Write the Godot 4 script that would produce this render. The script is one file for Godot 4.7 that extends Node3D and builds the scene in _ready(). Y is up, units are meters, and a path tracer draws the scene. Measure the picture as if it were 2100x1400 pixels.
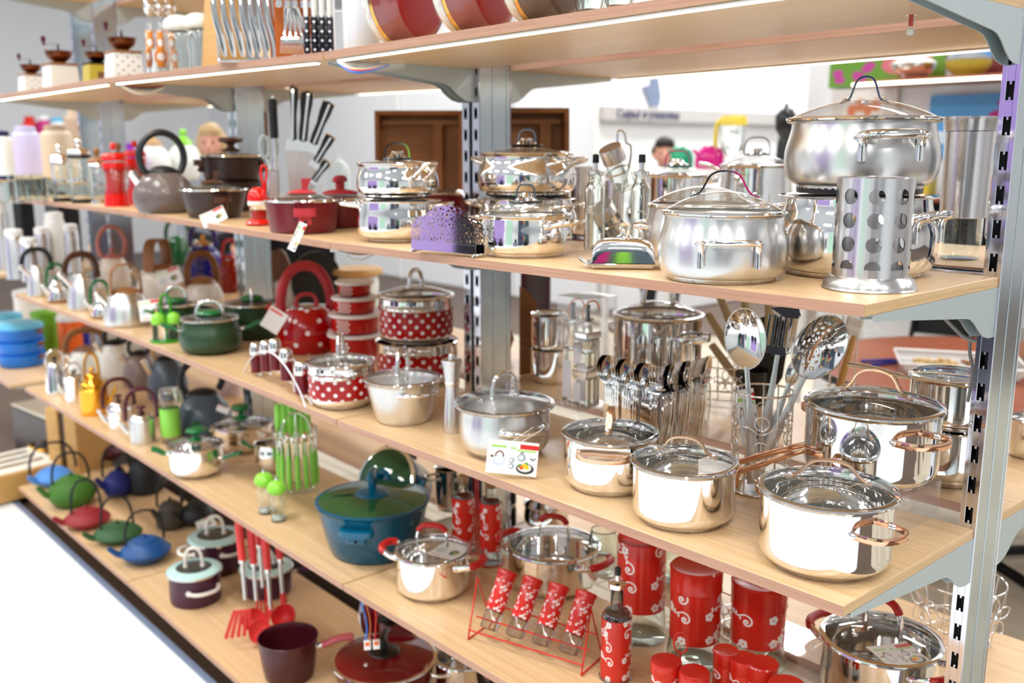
extends Node3D

func _ready() -> void:
	# camera
	var cam := Camera3D.new()
	cam.name = "camera"
	add_child(cam)
	cam.position = Vector3(0.58559, 1.51174, 1.5008)
	cam.rotation = Vector3(deg_to_rad(-11.2395), deg_to_rad(48.2699), 0)
	cam.near = 0.05
	cam.far = 60.0
	var lens := CameraAttributesPhysical.new()
	lens.frustum_focal_length = 34.004
	lens.frustum_focus_distance = 1.42
	lens.exposure_aperture = 3.6
	cam.attributes = lens
	cam.fov = 38.8758
	cam.current = true
	# air and exposure
	var we := WorldEnvironment.new()
	we.name = "world_environment"
	var e := Environment.new()
	e.background_mode = Environment.BG_COLOR
	e.background_color = Color(0.02, 0.02, 0.02)
	e.tonemap_mode = Environment.TONE_MAPPER_LINEAR
	e.tonemap_exposure = 1.14
	e.sdfgi_enabled = true
	e.ssao_enabled = true
	e.ssil_enabled = true
	we.environment = e
	add_child(we)
	materials()
	posters()
	# ceiling lamps of the hall: glowing panels, each with a light of its own size below it
	for x in [-8.0, -4.6, -1.6, 1.4, 4.4]:
		for z in [-6.5, -3.2, 1.9, 5.6]:
			ceiling_lamp(Vector3(x, 4.5, z))
	hall()
	shelving()
	goods_0()
	goods_1()
	goods_2()
	goods_3()
	goods_4()
	custom()

func ceiling_lamp(at: Vector3) -> void:
	var o := thing("ceiling_lamp", "white ceiling lamp panel of the hall", "lamp", at, 0.0, "ceiling lamp panels of the hall")
	obj("lamp_housing", MB.new().box(Vector3(0, 0.03, 0), Vector3(1.3, 0.06, 0.7), 0.004), "white_plastic", o)
	obj("lamp_panel", MB.new().box(Vector3(0, -0.004, 0), Vector3(1.2, 0.008, 0.6), 0.001), "lamp_glow", o)
	var a := AreaLight3D.new()
	a.name = "panel_light"
	a.area_size = Vector2(1.2, 0.6)
	a.light_energy = 5.2 if at.x > -3.0 else 7.0
	a.light_color = Color(1, 0.99, 0.98)
	a.area_range = 30.0
	a.area_attenuation = 2.0
	a.shadow_enabled = true
	a.position = Vector3(0, -0.012, 0)
	a.rotation.x = -PI / 2
	o.add_child(a)
class MB:
	var v:=PackedVector3Array()
	var n:=PackedVector3Array()
	var t:=PackedVector2Array()
	var ix:=PackedInt32Array()
	var X:=Transform3D()
	func vert(p: Vector3,q: Vector3,uv: Vector2)->int:
		v.append(X*p)
		n.append((X.basis*q).normalized())
		t.append(uv)
		return v.size()-1
	func tri(a: int,b: int,c: int)->void:
		var g:=(v[b]-v[a]).cross(v[c]-v[a])
		if g.dot(n[a]+n[b]+n[c])>.0:
			ix.append_array([a,c,b])
		else:
			ix.append_array([a,b,c])
	func quad(a: int,b: int,c: int,d: int)->void:
		tri(a,b,c)
		tri(a,c,d)
	func face(p: Array,nn: Vector3,uv:=[])->void:
		var s:=v.size()
		for i in p.size():
			vert(p[i],nn,uv[i] if uv.size() else Vector2(p[i].x,p[i].y))
		for i in range(1,p.size()-1):
			tri(s,s+i,s+i+1)
	func lathe(p: PackedVector2Array,seg:=40,tile:=.0,a0:=.0,a1:=TAU)->MB:
		var k:=p.size()-1
		var sn: Array[Vector2]=[]
		var run:=.0
		for i in k:
			var d:=p[i+1]-p[i]
			sn.append(Vector2(d.y,-d.x).normalized())
		for i in k:
			var na:=sn[i]
			var nb:=sn[i]
			if i>0 and sn[i-1].dot(sn[i])>.66:
				na=(sn[i-1]+sn[i]).normalized()
			if i<k-1 and sn[i+1].dot(sn[i])>.66:
				nb=(sn[i+1]+sn[i]).normalized()
			var l:=p[i].distance_to(p[i+1])
			if l<1e-7:
				continue
			var s:=v.size()
			for j in seg+1:
				var a:=a0+(a1-a0)*j/seg
				var c:=sin(a)
				var e:=cos(a)
				var u:=float(j)/seg
				var va:=run
				var vb:=run+l
				if tile>.0:
					u*=roundf(maxf(p[i].x,p[i+1].x)*(a1-a0)/tile) if a1-a0>6.0 else maxf(p[i].x,p[i+1].x)*(a1-a0)/tile
					va/=-tile
					vb/=-tile
				vert(Vector3(c*p[i].x,p[i].y,e*p[i].x),Vector3(c*na.x,na.y,e*na.x),Vector2(u,va))
				vert(Vector3(c*p[i+1].x,p[i+1].y,e*p[i+1].x),Vector3(c*nb.x,nb.y,e*nb.x),Vector2(u,vb))
			for j in seg:
				quad(s+2*j,s+2*j+1,s+2*j+3,s+2*j+2)
			run+=l
		return self
	func tube(p: PackedVector3Array,r,sides:=10,closed:=false,wide:=1.0,ref:=Vector3.UP)->MB:
		var k:=p.size()
		var up:=ref
		var s:=v.size()
		var rows:=k+1 if closed else k
		var run:=.0
		for i in rows:
			var c:=p[i%k]
			var a:=p[(i-1+k)%k] if closed or i>0 else p[0]
			var b:=p[(i+1)%k] if closed or i<k-1 else p[k-1]
			var d:=(b-a).normalized()
			var side:=d.cross(up)
			if side.length()<.05:
				side=d.cross(Vector3(.3,.2,1.0))
			side=side.normalized()
			up=side.cross(d).normalized()
			var rad: float=r if r is float or r is int else r[i%k]
			if i>0:
				run+=p[i%k].distance_to(p[(i-1)%k])
			for j in sides+1:
				var w:=TAU*j/sides
				vert(c+(side*cos(w)*wide+up*sin(w))*rad,side*cos(w)/wide+up*sin(w),Vector2(float(j)/sides,run*10.0))
		for i in rows-1:
			for j in sides:
				var q:=s+i*(sides+1)+j
				quad(q,q+1,q+sides+2,q+sides+1)
		if not closed:
			for e in [0,k-1]:
				var nn:=(p[0]-p[1]).normalized() if e==0 else (p[k-1]-p[k-2]).normalized()
				var c:=vert(p[e]+nn*(r if r is float or r is int else r[e])*.35,nn,Vector2.ZERO)
				var q:=s+(0 if e==0 else (k-1))*(sides+1)
				for j in sides:
					tri(c,q+j,q+j+1)
		return self
	func strap(p: PackedVector3Array,w,th: float,side:=Vector3.RIGHT)->MB:
		var k:=p.size()
		var run:=.0
		var rings:=[]
		for i in k:
			var d:=(p[mini(i+1,k-1)]-p[maxi(i-1,0)]).normalized()
			var sd:=(side-d*side.dot(d)).normalized()
			var nn:=d.cross(sd).normalized()
			if i>0:
				run+=p[i].distance_to(p[i-1])
			rings.append([p[i],sd*(w if w is float or w is int else w[mini(i,w.size()-1)])/2.0,nn,run])
		for f in 4:
			var s:=v.size()
			for i in k:
				var c: Vector3=rings[i][0]
				var sd: Vector3=rings[i][1]
				var nn: Vector3=rings[i][2]
				var l: float=rings[i][3]
				var un:=sd.normalized()
				if f<2:
					var g:=1.0 if f==0 else -1.0
					vert(c+nn*th/2*g-sd,(nn*g-un*.35),Vector2(l*10,0))
					vert(c+nn*th/2*g+sd,(nn*g+un*.35),Vector2(l*10,sd.length()*20))
				else:
					var g:=1.0 if f==2 else -1.0
					vert(c+sd*g-nn*th/2,un*g,Vector2(l*10,0))
					vert(c+sd*g+nn*th/2,un*g,Vector2(l*10,.1))
			for i in k-1:
				quad(s+2*i,s+2*i+1,s+2*i+3,s+2*i+2)
		for e in [0,k-1]:
			var c: Vector3=rings[e][0]
			var sd: Vector3=rings[e][1]
			var nn: Vector3=rings[e][2]*th/2
			var d:=(p[0]-p[1]).normalized() if e==0 else (p[k-1]-p[k-2]).normalized()
			face([c-sd-nn,c+sd-nn,c+sd+nn,c-sd+nn],d)
		return self
	func box(c: Vector3,s: Vector3,b:=.0015)->MB:
		var h:=s/2
		b=minf(b,minf(h.x,minf(h.y,h.z))*.9)
		var i:=h-Vector3(b,b,b)
		for ax in 3:
			for g in [-1.0,1.0]:
				var a1:=(ax+1)%3
				var a2:=(ax+2)%3
				var nn:=Vector3.ZERO
				nn[ax]=g
				var q:=[]
				var uv:=[]
				for m in [[-1,-1],[1,-1],[1,1],[-1,1]]:
					var p:=Vector3.ZERO
					p[ax]=h[ax]*g
					p[a1]=i[a1]*m[0]
					p[a2]=i[a2]*m[1]
					q.append(c+p)
					var z:=[Vector2(p.z*g,-p.y),Vector2(p.x,p.z),Vector2(p.x*g,-p.y)][ax] as Vector2
					var sz:=[Vector2(s.z,s.y),Vector2(s.x,s.z),Vector2(s.x,s.y)][ax] as Vector2
					uv.append(Vector2(.5,.5)+z/sz)
				if ax==0:
					for w in 4:
						uv[w].x=1.0-uv[w].x
				face(q,nn,uv)
				if b>.0:
					for g2 in [-1.0,1.0]:
						var e:=[]
						for m in [-1.0,1.0]:
							var p:=Vector3.ZERO
							p[ax]=h[ax]*g
							p[a1]=i[a1]*g2
							p[a2]=i[a2]*m
							e.append(c+p)
						for m in [1.0,-1.0]:
							var p:=Vector3.ZERO
							p[ax]=i[ax]*g
							p[a1]=h[a1]*g2
							p[a2]=i[a2]*m
							e.append(c+p)
						var en:=nn
						en[a1]=g2
						face(e,en.normalized())
		if b>.0:
			for gx in [-1.0,1.0]:
				for gy in [-1.0,1.0]:
					for gz in [-1.0,1.0]:
						var g:=Vector3(gx,gy,gz)
						face([c+g*Vector3(h.x,i.y,i.z),c+g*Vector3(i.x,h.y,i.z),c+g*Vector3(i.x,i.y,h.z)],g)
		return self
	func prism(p: PackedVector2Array,d: float,smooth:=false)->MB:
		var tr:=Geometry2D.triangulate_polygon(p)
		var lo:=p[0]
		var hi:=p[0]
		for q in p:
			lo=lo.min(q)
			hi=hi.max(q)
		for g in [-1.0,1.0]:
			var s:=v.size()
			for q in p:
				vert(Vector3(q.x,q.y,d/2*g),Vector3(0,0,g),Vector2((q.x-lo.x)/(hi.x-lo.x)*g,(hi.y-q.y)/(hi.y-lo.y)))
			for i in range(0,tr.size(),3):
				tri(s+tr[i],s+tr[i+1],s+tr[i+2])
		var k:=p.size()
		var cw:=-1.0 if Geometry2D.is_polygon_clockwise(p) else 1.0
		for i in k:
			var a:=p[i]
			var b:=p[(i+1)%k]
			var nn:=Vector2(b.y-a.y,a.x-b.x).normalized()*cw
			var na:=nn
			var nb:=nn
			if smooth:
				var z:=p[(i-1+k)%k]
				var y:=p[(i+2)%k]
				var n0:=Vector2(a.y-z.y,z.x-a.x).normalized()*cw
				var n2:=Vector2(y.y-b.y,b.x-y.x).normalized()*cw
				if n0.dot(nn)>.5:
					na=(n0+nn).normalized()
				if n2.dot(nn)>.5:
					nb=(n2+nn).normalized()
			var s:=v.size()
			vert(Vector3(a.x,a.y,-d/2),Vector3(na.x,na.y,0),Vector2(0,0))
			vert(Vector3(a.x,a.y,d/2),Vector3(na.x,na.y,0),Vector2(0,1))
			vert(Vector3(b.x,b.y,d/2),Vector3(nb.x,nb.y,0),Vector2(1,1))
			vert(Vector3(b.x,b.y,-d/2),Vector3(nb.x,nb.y,0),Vector2(1,0))
			quad(s,s+1,s+2,s+3)
		return self
	func ball(c: Vector3,r: float,sc:=Vector3.ONE,seg:=16)->MB:
		var was:=X
		X=X*Transform3D(Basis.from_scale(sc),c)
		var p:=PackedVector2Array()
		for i in seg/2+1:
			var a:=-PI/2+PI*i/(seg/2)
			p.append(Vector2(maxf(cos(a)*r,.0),sin(a)*r))
		lathe(p,seg)
		X=was
		return self
	func sheet(rows: Array,flip:=false)->MB:
		var a:=rows.size()
		var b: int=rows[0].size()
		var s:=v.size()
		for i in a:
			for j in b:
				var du: Vector3=rows[i][mini(j+1,b-1)]-rows[i][maxi(j-1,0)]
				var dv: Vector3=rows[mini(i+1,a-1)][j]-rows[maxi(i-1,0)][j]
				var nn:=du.cross(dv).normalized()*(-1.0 if flip else 1.0)
				vert(rows[i][j],nn,Vector2(float(j)/(b-1),float(i)/(a-1)))
		for i in a-1:
			for j in b-1:
				quad(s+i*b+j,s+i*b+j+1,s+(i+1)*b+j+1,s+(i+1)*b+j)
		return self
	func mesh()->ArrayMesh:
		var a:=[]
		a.resize(Mesh.ARRAY_MAX)
		a[Mesh.ARRAY_VERTEX]=v
		a[Mesh.ARRAY_NORMAL]=n
		a[Mesh.ARRAY_TEX_UV]=t
		a[Mesh.ARRAY_INDEX]=ix
		var m:=ArrayMesh.new()
		m.add_surface_from_arrays(Mesh.PRIMITIVE_TRIANGLES,a)
		return m
static func V(a: Array)->PackedVector2Array:
	var p:=PackedVector2Array()
	for i in range(0,a.size(),2):
		p.append(Vector2(a[i],a[i+1]))
	return p
static func W(a: Array)->PackedVector3Array:
	var p:=PackedVector3Array()
	for i in range(0,a.size(),3):
		p.append(Vector3(a[i],a[i+1],a[i+2]))
	return p
static func soft(p: PackedVector2Array,k:=5)->PackedVector2Array:
	var o:=PackedVector2Array()
	for i in p.size()-1:
		var a:=p[maxi(i-1,0)]
		var d:=p[mini(i+2,p.size()-1)]
		for j in k:
			var q:=p[i].cubic_interpolate(p[i+1],a,d,float(j)/k)
			o.append(Vector2(maxf(q.x,.0),q.y))
	o.append(p[p.size()-1])
	return o
static func soft3(p: PackedVector3Array,k:=6)->PackedVector3Array:
	var o:=PackedVector3Array()
	for i in p.size()-1:
		var a:=p[maxi(i-1,0)]
		var d:=p[mini(i+2,p.size()-1)]
		for j in k:
			o.append(p[i].cubic_interpolate(p[i+1],a,d,float(j)/k))
	o.append(p[p.size()-1])
	return o
static func bow(w: float,h: float,k:=16,e:=.7)->PackedVector3Array:
	var o:=PackedVector3Array()
	for i in k+1:
		var a:=PI*i/k
		o.append(Vector3(-signf(cos(a))*pow(absf(cos(a)),e)*w/2,pow(maxf(sin(a),.0),e)*h,0))
	return o
static func rot(deg: float,at:=Vector3.ZERO)->Transform3D:
	return Transform3D(Basis(Vector3.UP,deg_to_rad(deg)),at)
var used:={}
var M:={}
func numbered(called: String)->String:
	used[called]=used.get(called,-1)+1
	return called if used[called]==0 else "%s_%03d"%[called,used[called]]
func obj(called: String,mb: MB,mat: String,parent: Node=null)->MeshInstance3D:
	var o:=MeshInstance3D.new()
	o.mesh=mb.mesh()
	o.material_override=M[mat]
	if parent:
		o.name=called
		parent.add_child(o,true)
	else:
		o.name=numbered(called)
		add_child(o,true)
	return o
func thing(called: String,label: String,category: String,at:=Vector3.ZERO,turn:=.0,group:="")->Node3D:
	var o:=Node3D.new()
	o.name=numbered(called)
	add_child(o,true)
	o.position=at
	o.rotation.y=turn
	return tag(o,label,category,group)
func tag(o: Node3D,label: String,category: String,group:="")->Node3D:
	o.set_meta("label",label)
	o.set_meta("category",category)
	if group!="":
		o.set_meta("group",group)
	return o
func setting(called: String,mb: MB,mat: String)->MeshInstance3D:
	var o:=obj(called,mb,mat)
	o.set_meta("kind","structure")
	return o
func mt(key: String,c: Color,rough:=.5,metal:=.0,more:={})->void:
	var m:=StandardMaterial3D.new()
	m.resource_name=key
	m.albedo_color=c
	m.roughness=rough
	m.metallic=metal
	m.cull_mode=BaseMaterial3D.CULL_DISABLED
	for k in more:
		m.set(k,more[k])
	M[key]=m
func glassy(key: String,c: Color,rough:=.0)->void:
	mt(key,c,rough,.0,{"transparency": BaseMaterial3D.TRANSPARENCY_ALPHA})
func img(w: int,h: int,f: Callable)->ImageTexture:
	var im:=Image.create_empty(w,h,false,Image.FORMAT_RGB8)
	for y in h:
		for x in w:
			im.set_pixel(x,y,f.call(x,y))
	return ImageTexture.create_from_image(im)
static func disc(im: Image,x: float,y: float,r: float,c: Color,sx:=1.0)->void:
	var w:=im.get_width()
	var h:=im.get_height()
	for j in range(int(y-r),int(y+r)+2):
		for i in range(int(x-r*sx),int(x+r*sx)+2):
			var d:=Vector2((i-x)/sx,j-y).length()
			if d<r+.5:
				var q:=im.get_pixel(posmod(i,w),posmod(j,h))
				im.set_pixel(posmod(i,w),posmod(j,h),q.lerp(c,clampf(r+.5-d,0,1)))
func speckle(key: String,base: Color,fleck: Color,n: int,rough:=.4,seedn:=1,big:=1.2)->void:
	var rng:=RandomNumberGenerator.new()
	rng.seed=seedn
	var im:=Image.create_empty(160,160,false,Image.FORMAT_RGB8)
	im.fill(base)
	for i in n:
		disc(im,rng.randf()*160,rng.randf()*160,rng.randf()*big,base.lerp(fleck,rng.randf_range(.3,1.0)))
	mt(key,Color.WHITE,rough,.0,{"albedo_texture": ImageTexture.create_from_image(im),"uv1_triplanar": true,"uv1_scale": Vector3.ONE*12.0})
func woods(key: String,a: Color,b: Color,period: float,rough:=.4,freq:=1.0)->void:
	var nz:=FastNoiseLite.new()
	nz.seed=7
	nz.frequency=.9
	nz.fractal_octaves=4
	var f:=func(x: int,y: int)->Color:
		var u:=x/512.0
		var w:=TAU*y/256.0
		var q:=nz.get_noise_3d(cos(w)*7.0*freq,sin(w)*7.0*freq,u*1.1)*1.1
		var s:=nz.get_noise_3d(cos(w)*34.0*freq+9,sin(w)*34.0*freq,u*4.5)
		var fl:=nz.get_noise_3d(cos(w)*60.0+40,sin(w)*60.0,u*28.0)
		return a.lerp(b,clampf(.42+q*.55+s*.4-maxf(fl-.25,.0)*.9,.0,1.0))
	mt(key,Color.WHITE,rough,.0,{"albedo_texture": img(512,256,f),"uv1_triplanar": true,"uv1_world_triplanar": true,"uv1_scale": Vector3(1.0/period,1.0/(period*.32),1.0/(period*.32))})
func dots(key: String,base: Color,dot: Color,r: float,rough:=.15)->void:
	var im:=Image.create_empty(128,128,false,Image.FORMAT_RGB8)
	im.fill(base)
	for p in [[0,0],[64,64]]:
		disc(im,p[0],p[1],r,dot)
	mt(key,Color.WHITE,rough,.0,{"albedo_texture": ImageTexture.create_from_image(im)})
func scrolls(key: String,base: Color,ink: Color)->void:
	var rng:=RandomNumberGenerator.new()
	rng.seed=11
	var im:=Image.create_empty(384,384,false,Image.FORMAT_RGB8)
	im.fill(base)
	for k in 7:
		var c:=Vector2((k%2)*192+50+rng.randf()*60+(k/2)*40,(k/2)*96+40+rng.randf()*24)
		var g:=1.0 if k%2==0 else -1.0
		var a0:=rng.randf()*TAU
		var e:=c
		for i in 150:
			var q:=i/150.0
			var rr:=5.0+34.0*q*q
			var a:=a0+g*q*9.5
			e=c+Vector2(cos(a),sin(a))*rr
			disc(im,e.x,e.y,5.5-1.5*q,ink)
		var dv:=Vector2(-sin(a0+g*9.5),cos(a0+g*9.5))*g
		for i in 46:
			dv=dv.rotated(-g*.035)
			e+=dv*1.7
			disc(im,e.x,e.y,4.2,ink)
			if i%14==9:
				var s:=e+dv.orthogonal()*12.0*(1 if i%28==9 else -1)
				disc(im,s.x,s.y,8.5,ink,.7)
		for i in 5:
			var s:=e+Vector2(13.5,0).rotated(TAU*i/5+a0)
			disc(im,s.x,s.y,10.5,ink)
		disc(im,e.x,e.y,4.5,base)
	mt(key,Color.WHITE,.22,.0,{"albedo_texture": ImageTexture.create_from_image(im)})
func card(key: String,kind: int)->void:
	var im:=Image.create_empty(220,150,false,Image.FORMAT_RGB8)
	im.fill(Color(.95,.95,.94))
	var gr:=Color(.6,.85,.35)
	var rd:=Color(.85,.16,.12)
	var dk:=Color(.2,.19,.18)
	if kind==0:
		im.fill_rect(Rect2i(16,24,66,9),gr)
		im.fill_rect(Rect2i(100,28,24,7),gr)
		im.fill_rect(Rect2i(128,36,82,7),gr)
		im.fill_rect(Rect2i(140,12,80,21),rd)
		for i in 24:
			var a:=PI*i/23
			disc(im,54-cos(a)*17,72-sin(a)*22,3.2,Color(.45,.32,.25))
		disc(im,53,92,24,Color(.8,.85,.9),1.1)
		disc(im,53,88,17,Color(.93,.95,.97),1.1)
		disc(im,22,74,5,Color(.45,.32,.25),1.6)
		for p in [[108,86,12],[108,112,13],[150,70,18]]:
			disc(im,p[0],p[1],p[2],Color(.62,.67,.7))
			disc(im,p[0]-3,p[1],p[2]*.6,Color(.88,.9,.92))
		im.fill_rect(Rect2i(143,46,16,5),dk)
		for i in 9:
			disc(im,188+i*2.5,78-absf(i-4)*2,2.5,dk)
		disc(im,168,118,24,dk,1.6)
		disc(im,166,114,19,Color(.85,.87,.88),1.6)
		for p in [[146,108,0],[172,98,0],[158,112,1],[166,104,1],[152,114,2],[176,112,1]]:
			disc(im,p[0],p[1],9,[Color(.3,.6,.2),Color(.98,.78,.1),Color(.95,.4,.15)][p[2]])
	elif kind==1:
		im.fill_rect(Rect2i(0,18,150,6),gr)
		im.fill_rect(Rect2i(120,4,90,22),rd)
		disc(im,50,86,26,Color(.82,.86,.88),1.4)
		disc(im,150,88,24,Color(.35,.42,.35),1.3)
		disc(im,140,84,9,Color(.3,.55,.2))
		disc(im,162,90,10,Color(.98,.75,.1))
		im.fill_rect(Rect2i(20,132,70,5),Color(.9,.4,.35))
	else:
		im.fill_rect(Rect2i(12,14,150,16),Color(.9,.3,.25))
	mt(key,Color.WHITE,.45,.0,{"albedo_texture": ImageTexture.create_from_image(im)})
func turned(called: String,label: String,cat: String,at: Vector3,turn: float,parts: Array,group:="")->Node3D:
	var o:=thing(called,label,cat,at,turn,group)
	for p in parts:
		add_turned(o,p)
	return o
static func shell(p: PackedVector2Array,t:=.0016)->PackedVector2Array:
	var o:=p.duplicate()
	var k:=p.size()
	for j in k:
		var i:=k-1-j
		var d:=(p[mini(i+1,k-1)]-p[maxi(i-1,0)]).normalized()
		var q:=p[i]+Vector2(-d.y,d.x)*t
		q.x=.0 if p[i].x<.0005 else maxf(q.x,.0003)
		o.append(q)
	if p[0].x>.0005:
		o.append(p[0])
	return o
func add_turned(o: Node3D,p: Array)->MeshInstance3D:
	var op: Dictionary=p[3] if p.size()>3 else {}
	var pr:=V(p[2])
	if op.has("k"):
		pr=soft(pr,op.k)
	if p[1]=="glass":
		pr=shell(pr)
	var mb:=MB.new()
	if op.has("x"):
		mb.X=op.x
	mb.lathe(pr,op.get("seg",36),op.get("tile",.0))
	return obj(p[0],mb,p[1],o)
func rivet(o: Node3D,at: Vector3,r: float)->void:
	obj("rivet",MB.new().ball(at,r,Vector3(1,.8,1),10),"steel",o)
func knob(lid: Node3D,k: Array,y: float)->void:
	var kind: String=k[0]
	var psi: float=k[k.size()-1]
	var mb:=MB.new()
	mb.X=rot(psi,Vector3(0,y,0))
	if kind=="loop":
		mb.tube(bow(k[1],k[2],20,.75),k[3],12)
		for s in [-1,1]:
			mb.ball(Vector3(s*k[1]/2,0,0),k[3]*1.6,Vector3(1,.6,1),10)
		obj("lid_handle",mb,k[4],lid)
	elif kind=="strap":
		var w: float=k[1]/2
		var h: float=k[2]
		var p:=soft3(W([-w-.012,-.004,0,-w,.001,0,-w*.8,h*.32,0,-w*.58,h*.78,0,-w*.25,h*.98,0,w*.25,h*.98,0,w*.58,h*.78,0,w*.8,h*.32,0,w,.001,0,w+.012,-.004,0]),4)
		mb.strap(p,k[3],.0028,Vector3(0,0,1))
		obj("lid_handle",mb,k[4],lid)
		for s in [-1,1]:
			rivet(lid,mb.X*Vector3(s*(w+.006),.001,0),.0045)
	elif kind=="cap":
		var g:=MB.new()
		g.X=rot(psi,Vector3(0,y,0))*Transform3D(Basis.from_scale(Vector3(1,1,.6)),Vector3.ZERO)
		g.lathe(V([0,-.001,k[1],-.001,k[1]+.001,.001,k[1],.003,0,.004]),32)
		obj("gasket",g,"navy_plastic",lid)
		var b:=MB.new()
		b.X=g.X
		b.lathe(V([k[1]*.8,.003,k[1]*.5,.009,k[1]*.38,.017,0,.018]),28)
		obj("boss",b,"steel",lid)
		mb.strap(bow(k[2],k[3],18,.62),.007,.0035,Vector3(0,0,1))
		mb.X=mb.X*Transform3D(Basis.IDENTITY,Vector3(0,.004,0))
		obj("lid_handle",mb,"steel",lid)
	elif kind=="mush":
		mb.lathe(soft(V([.001,0,k[1]*.75,0,k[1]*.7,k[2]*.12,k[1]*.36,k[2]*.25,k[1]*.34,k[2]*.5,k[1]*.95,k[2]*.68,k[1],k[2]*.82,k[1]*.8,k[2]*.97,0,k[2]]),4),32)
		obj("lid_knob",mb,k[3],lid)
	elif kind=="ball":
		mb.lathe(V([k[1]*.5,0,k[1]*.4,k[1]*.6]),16)
		mb.ball(Vector3(0,k[1]*1.3,0),k[1])
		obj("lid_knob",mb,k[2],lid)
	elif kind=="grip":
		mb.lathe(soft(V([.0,.0,k[1]*.75,.0,k[1]*.6,.005,k[1]*.3,.009,0,.01]),3),28)
		var w: float=k[1]/2
		mb.prism(soft(V([w*.62,.004,w*.6,k[2]*.35,w*.8,k[2]*.75,w,k[2]*.93,w*.8,k[2],-w*.8,k[2],-w,k[2]*.93,-w*.8,k[2]*.75,-w*.6,k[2]*.35,-w*.62,.004]),3),k[3],true)
		obj("lid_knob",mb,k[4],lid)
	elif kind=="lever":
		mb.lathe(soft(V([.0,-.002,k[1]*.62,-.002,k[1]*.6,.004,k[1]*.3,.009,0,.01]),3),28)
		mb.box(Vector3(0,k[2]*.5,0),Vector3(k[1]*.42,k[2],k[3]),.004)
		mb.tube(Transform3D(Basis.IDENTITY,Vector3(0,k[2]*.84,0))*bow(k[1]*.9,k[2]*.2,12,.6),k[3]*.55,10)
		obj("lid_knob",mb,k[4],lid)
	elif kind=="sili":
		var p:=bow(k[1],k[2],20,.62)
		for q in [p.slice(0,6),p.slice(15,21)]:
			var lg:=MB.new()
			lg.X=mb.X
			obj("handle_leg",lg.strap(q,.011,.004,Vector3(0,0,1)),"steel",lid)
		mb.tube(p.slice(4,17),.0065,12,false,1.25,Vector3(0,1,.01))
		obj("handle_grip",mb,k[3],lid)
	elif kind=="dome":
		mb.lathe(soft(V([.0,.0,k[1]*.85,.0,k[1],.004,k[1]*.7,.012,0,.014]),3),32)
		obj("lid_knob",mb,k[3],lid)
		var b:=MB.new()
		b.X=mb.X
		b.tube(bow(k[1]*1.9,k[2],18,.8),.0042,10,false,1.5)
		obj("lid_handle",b,"steel",lid)
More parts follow.
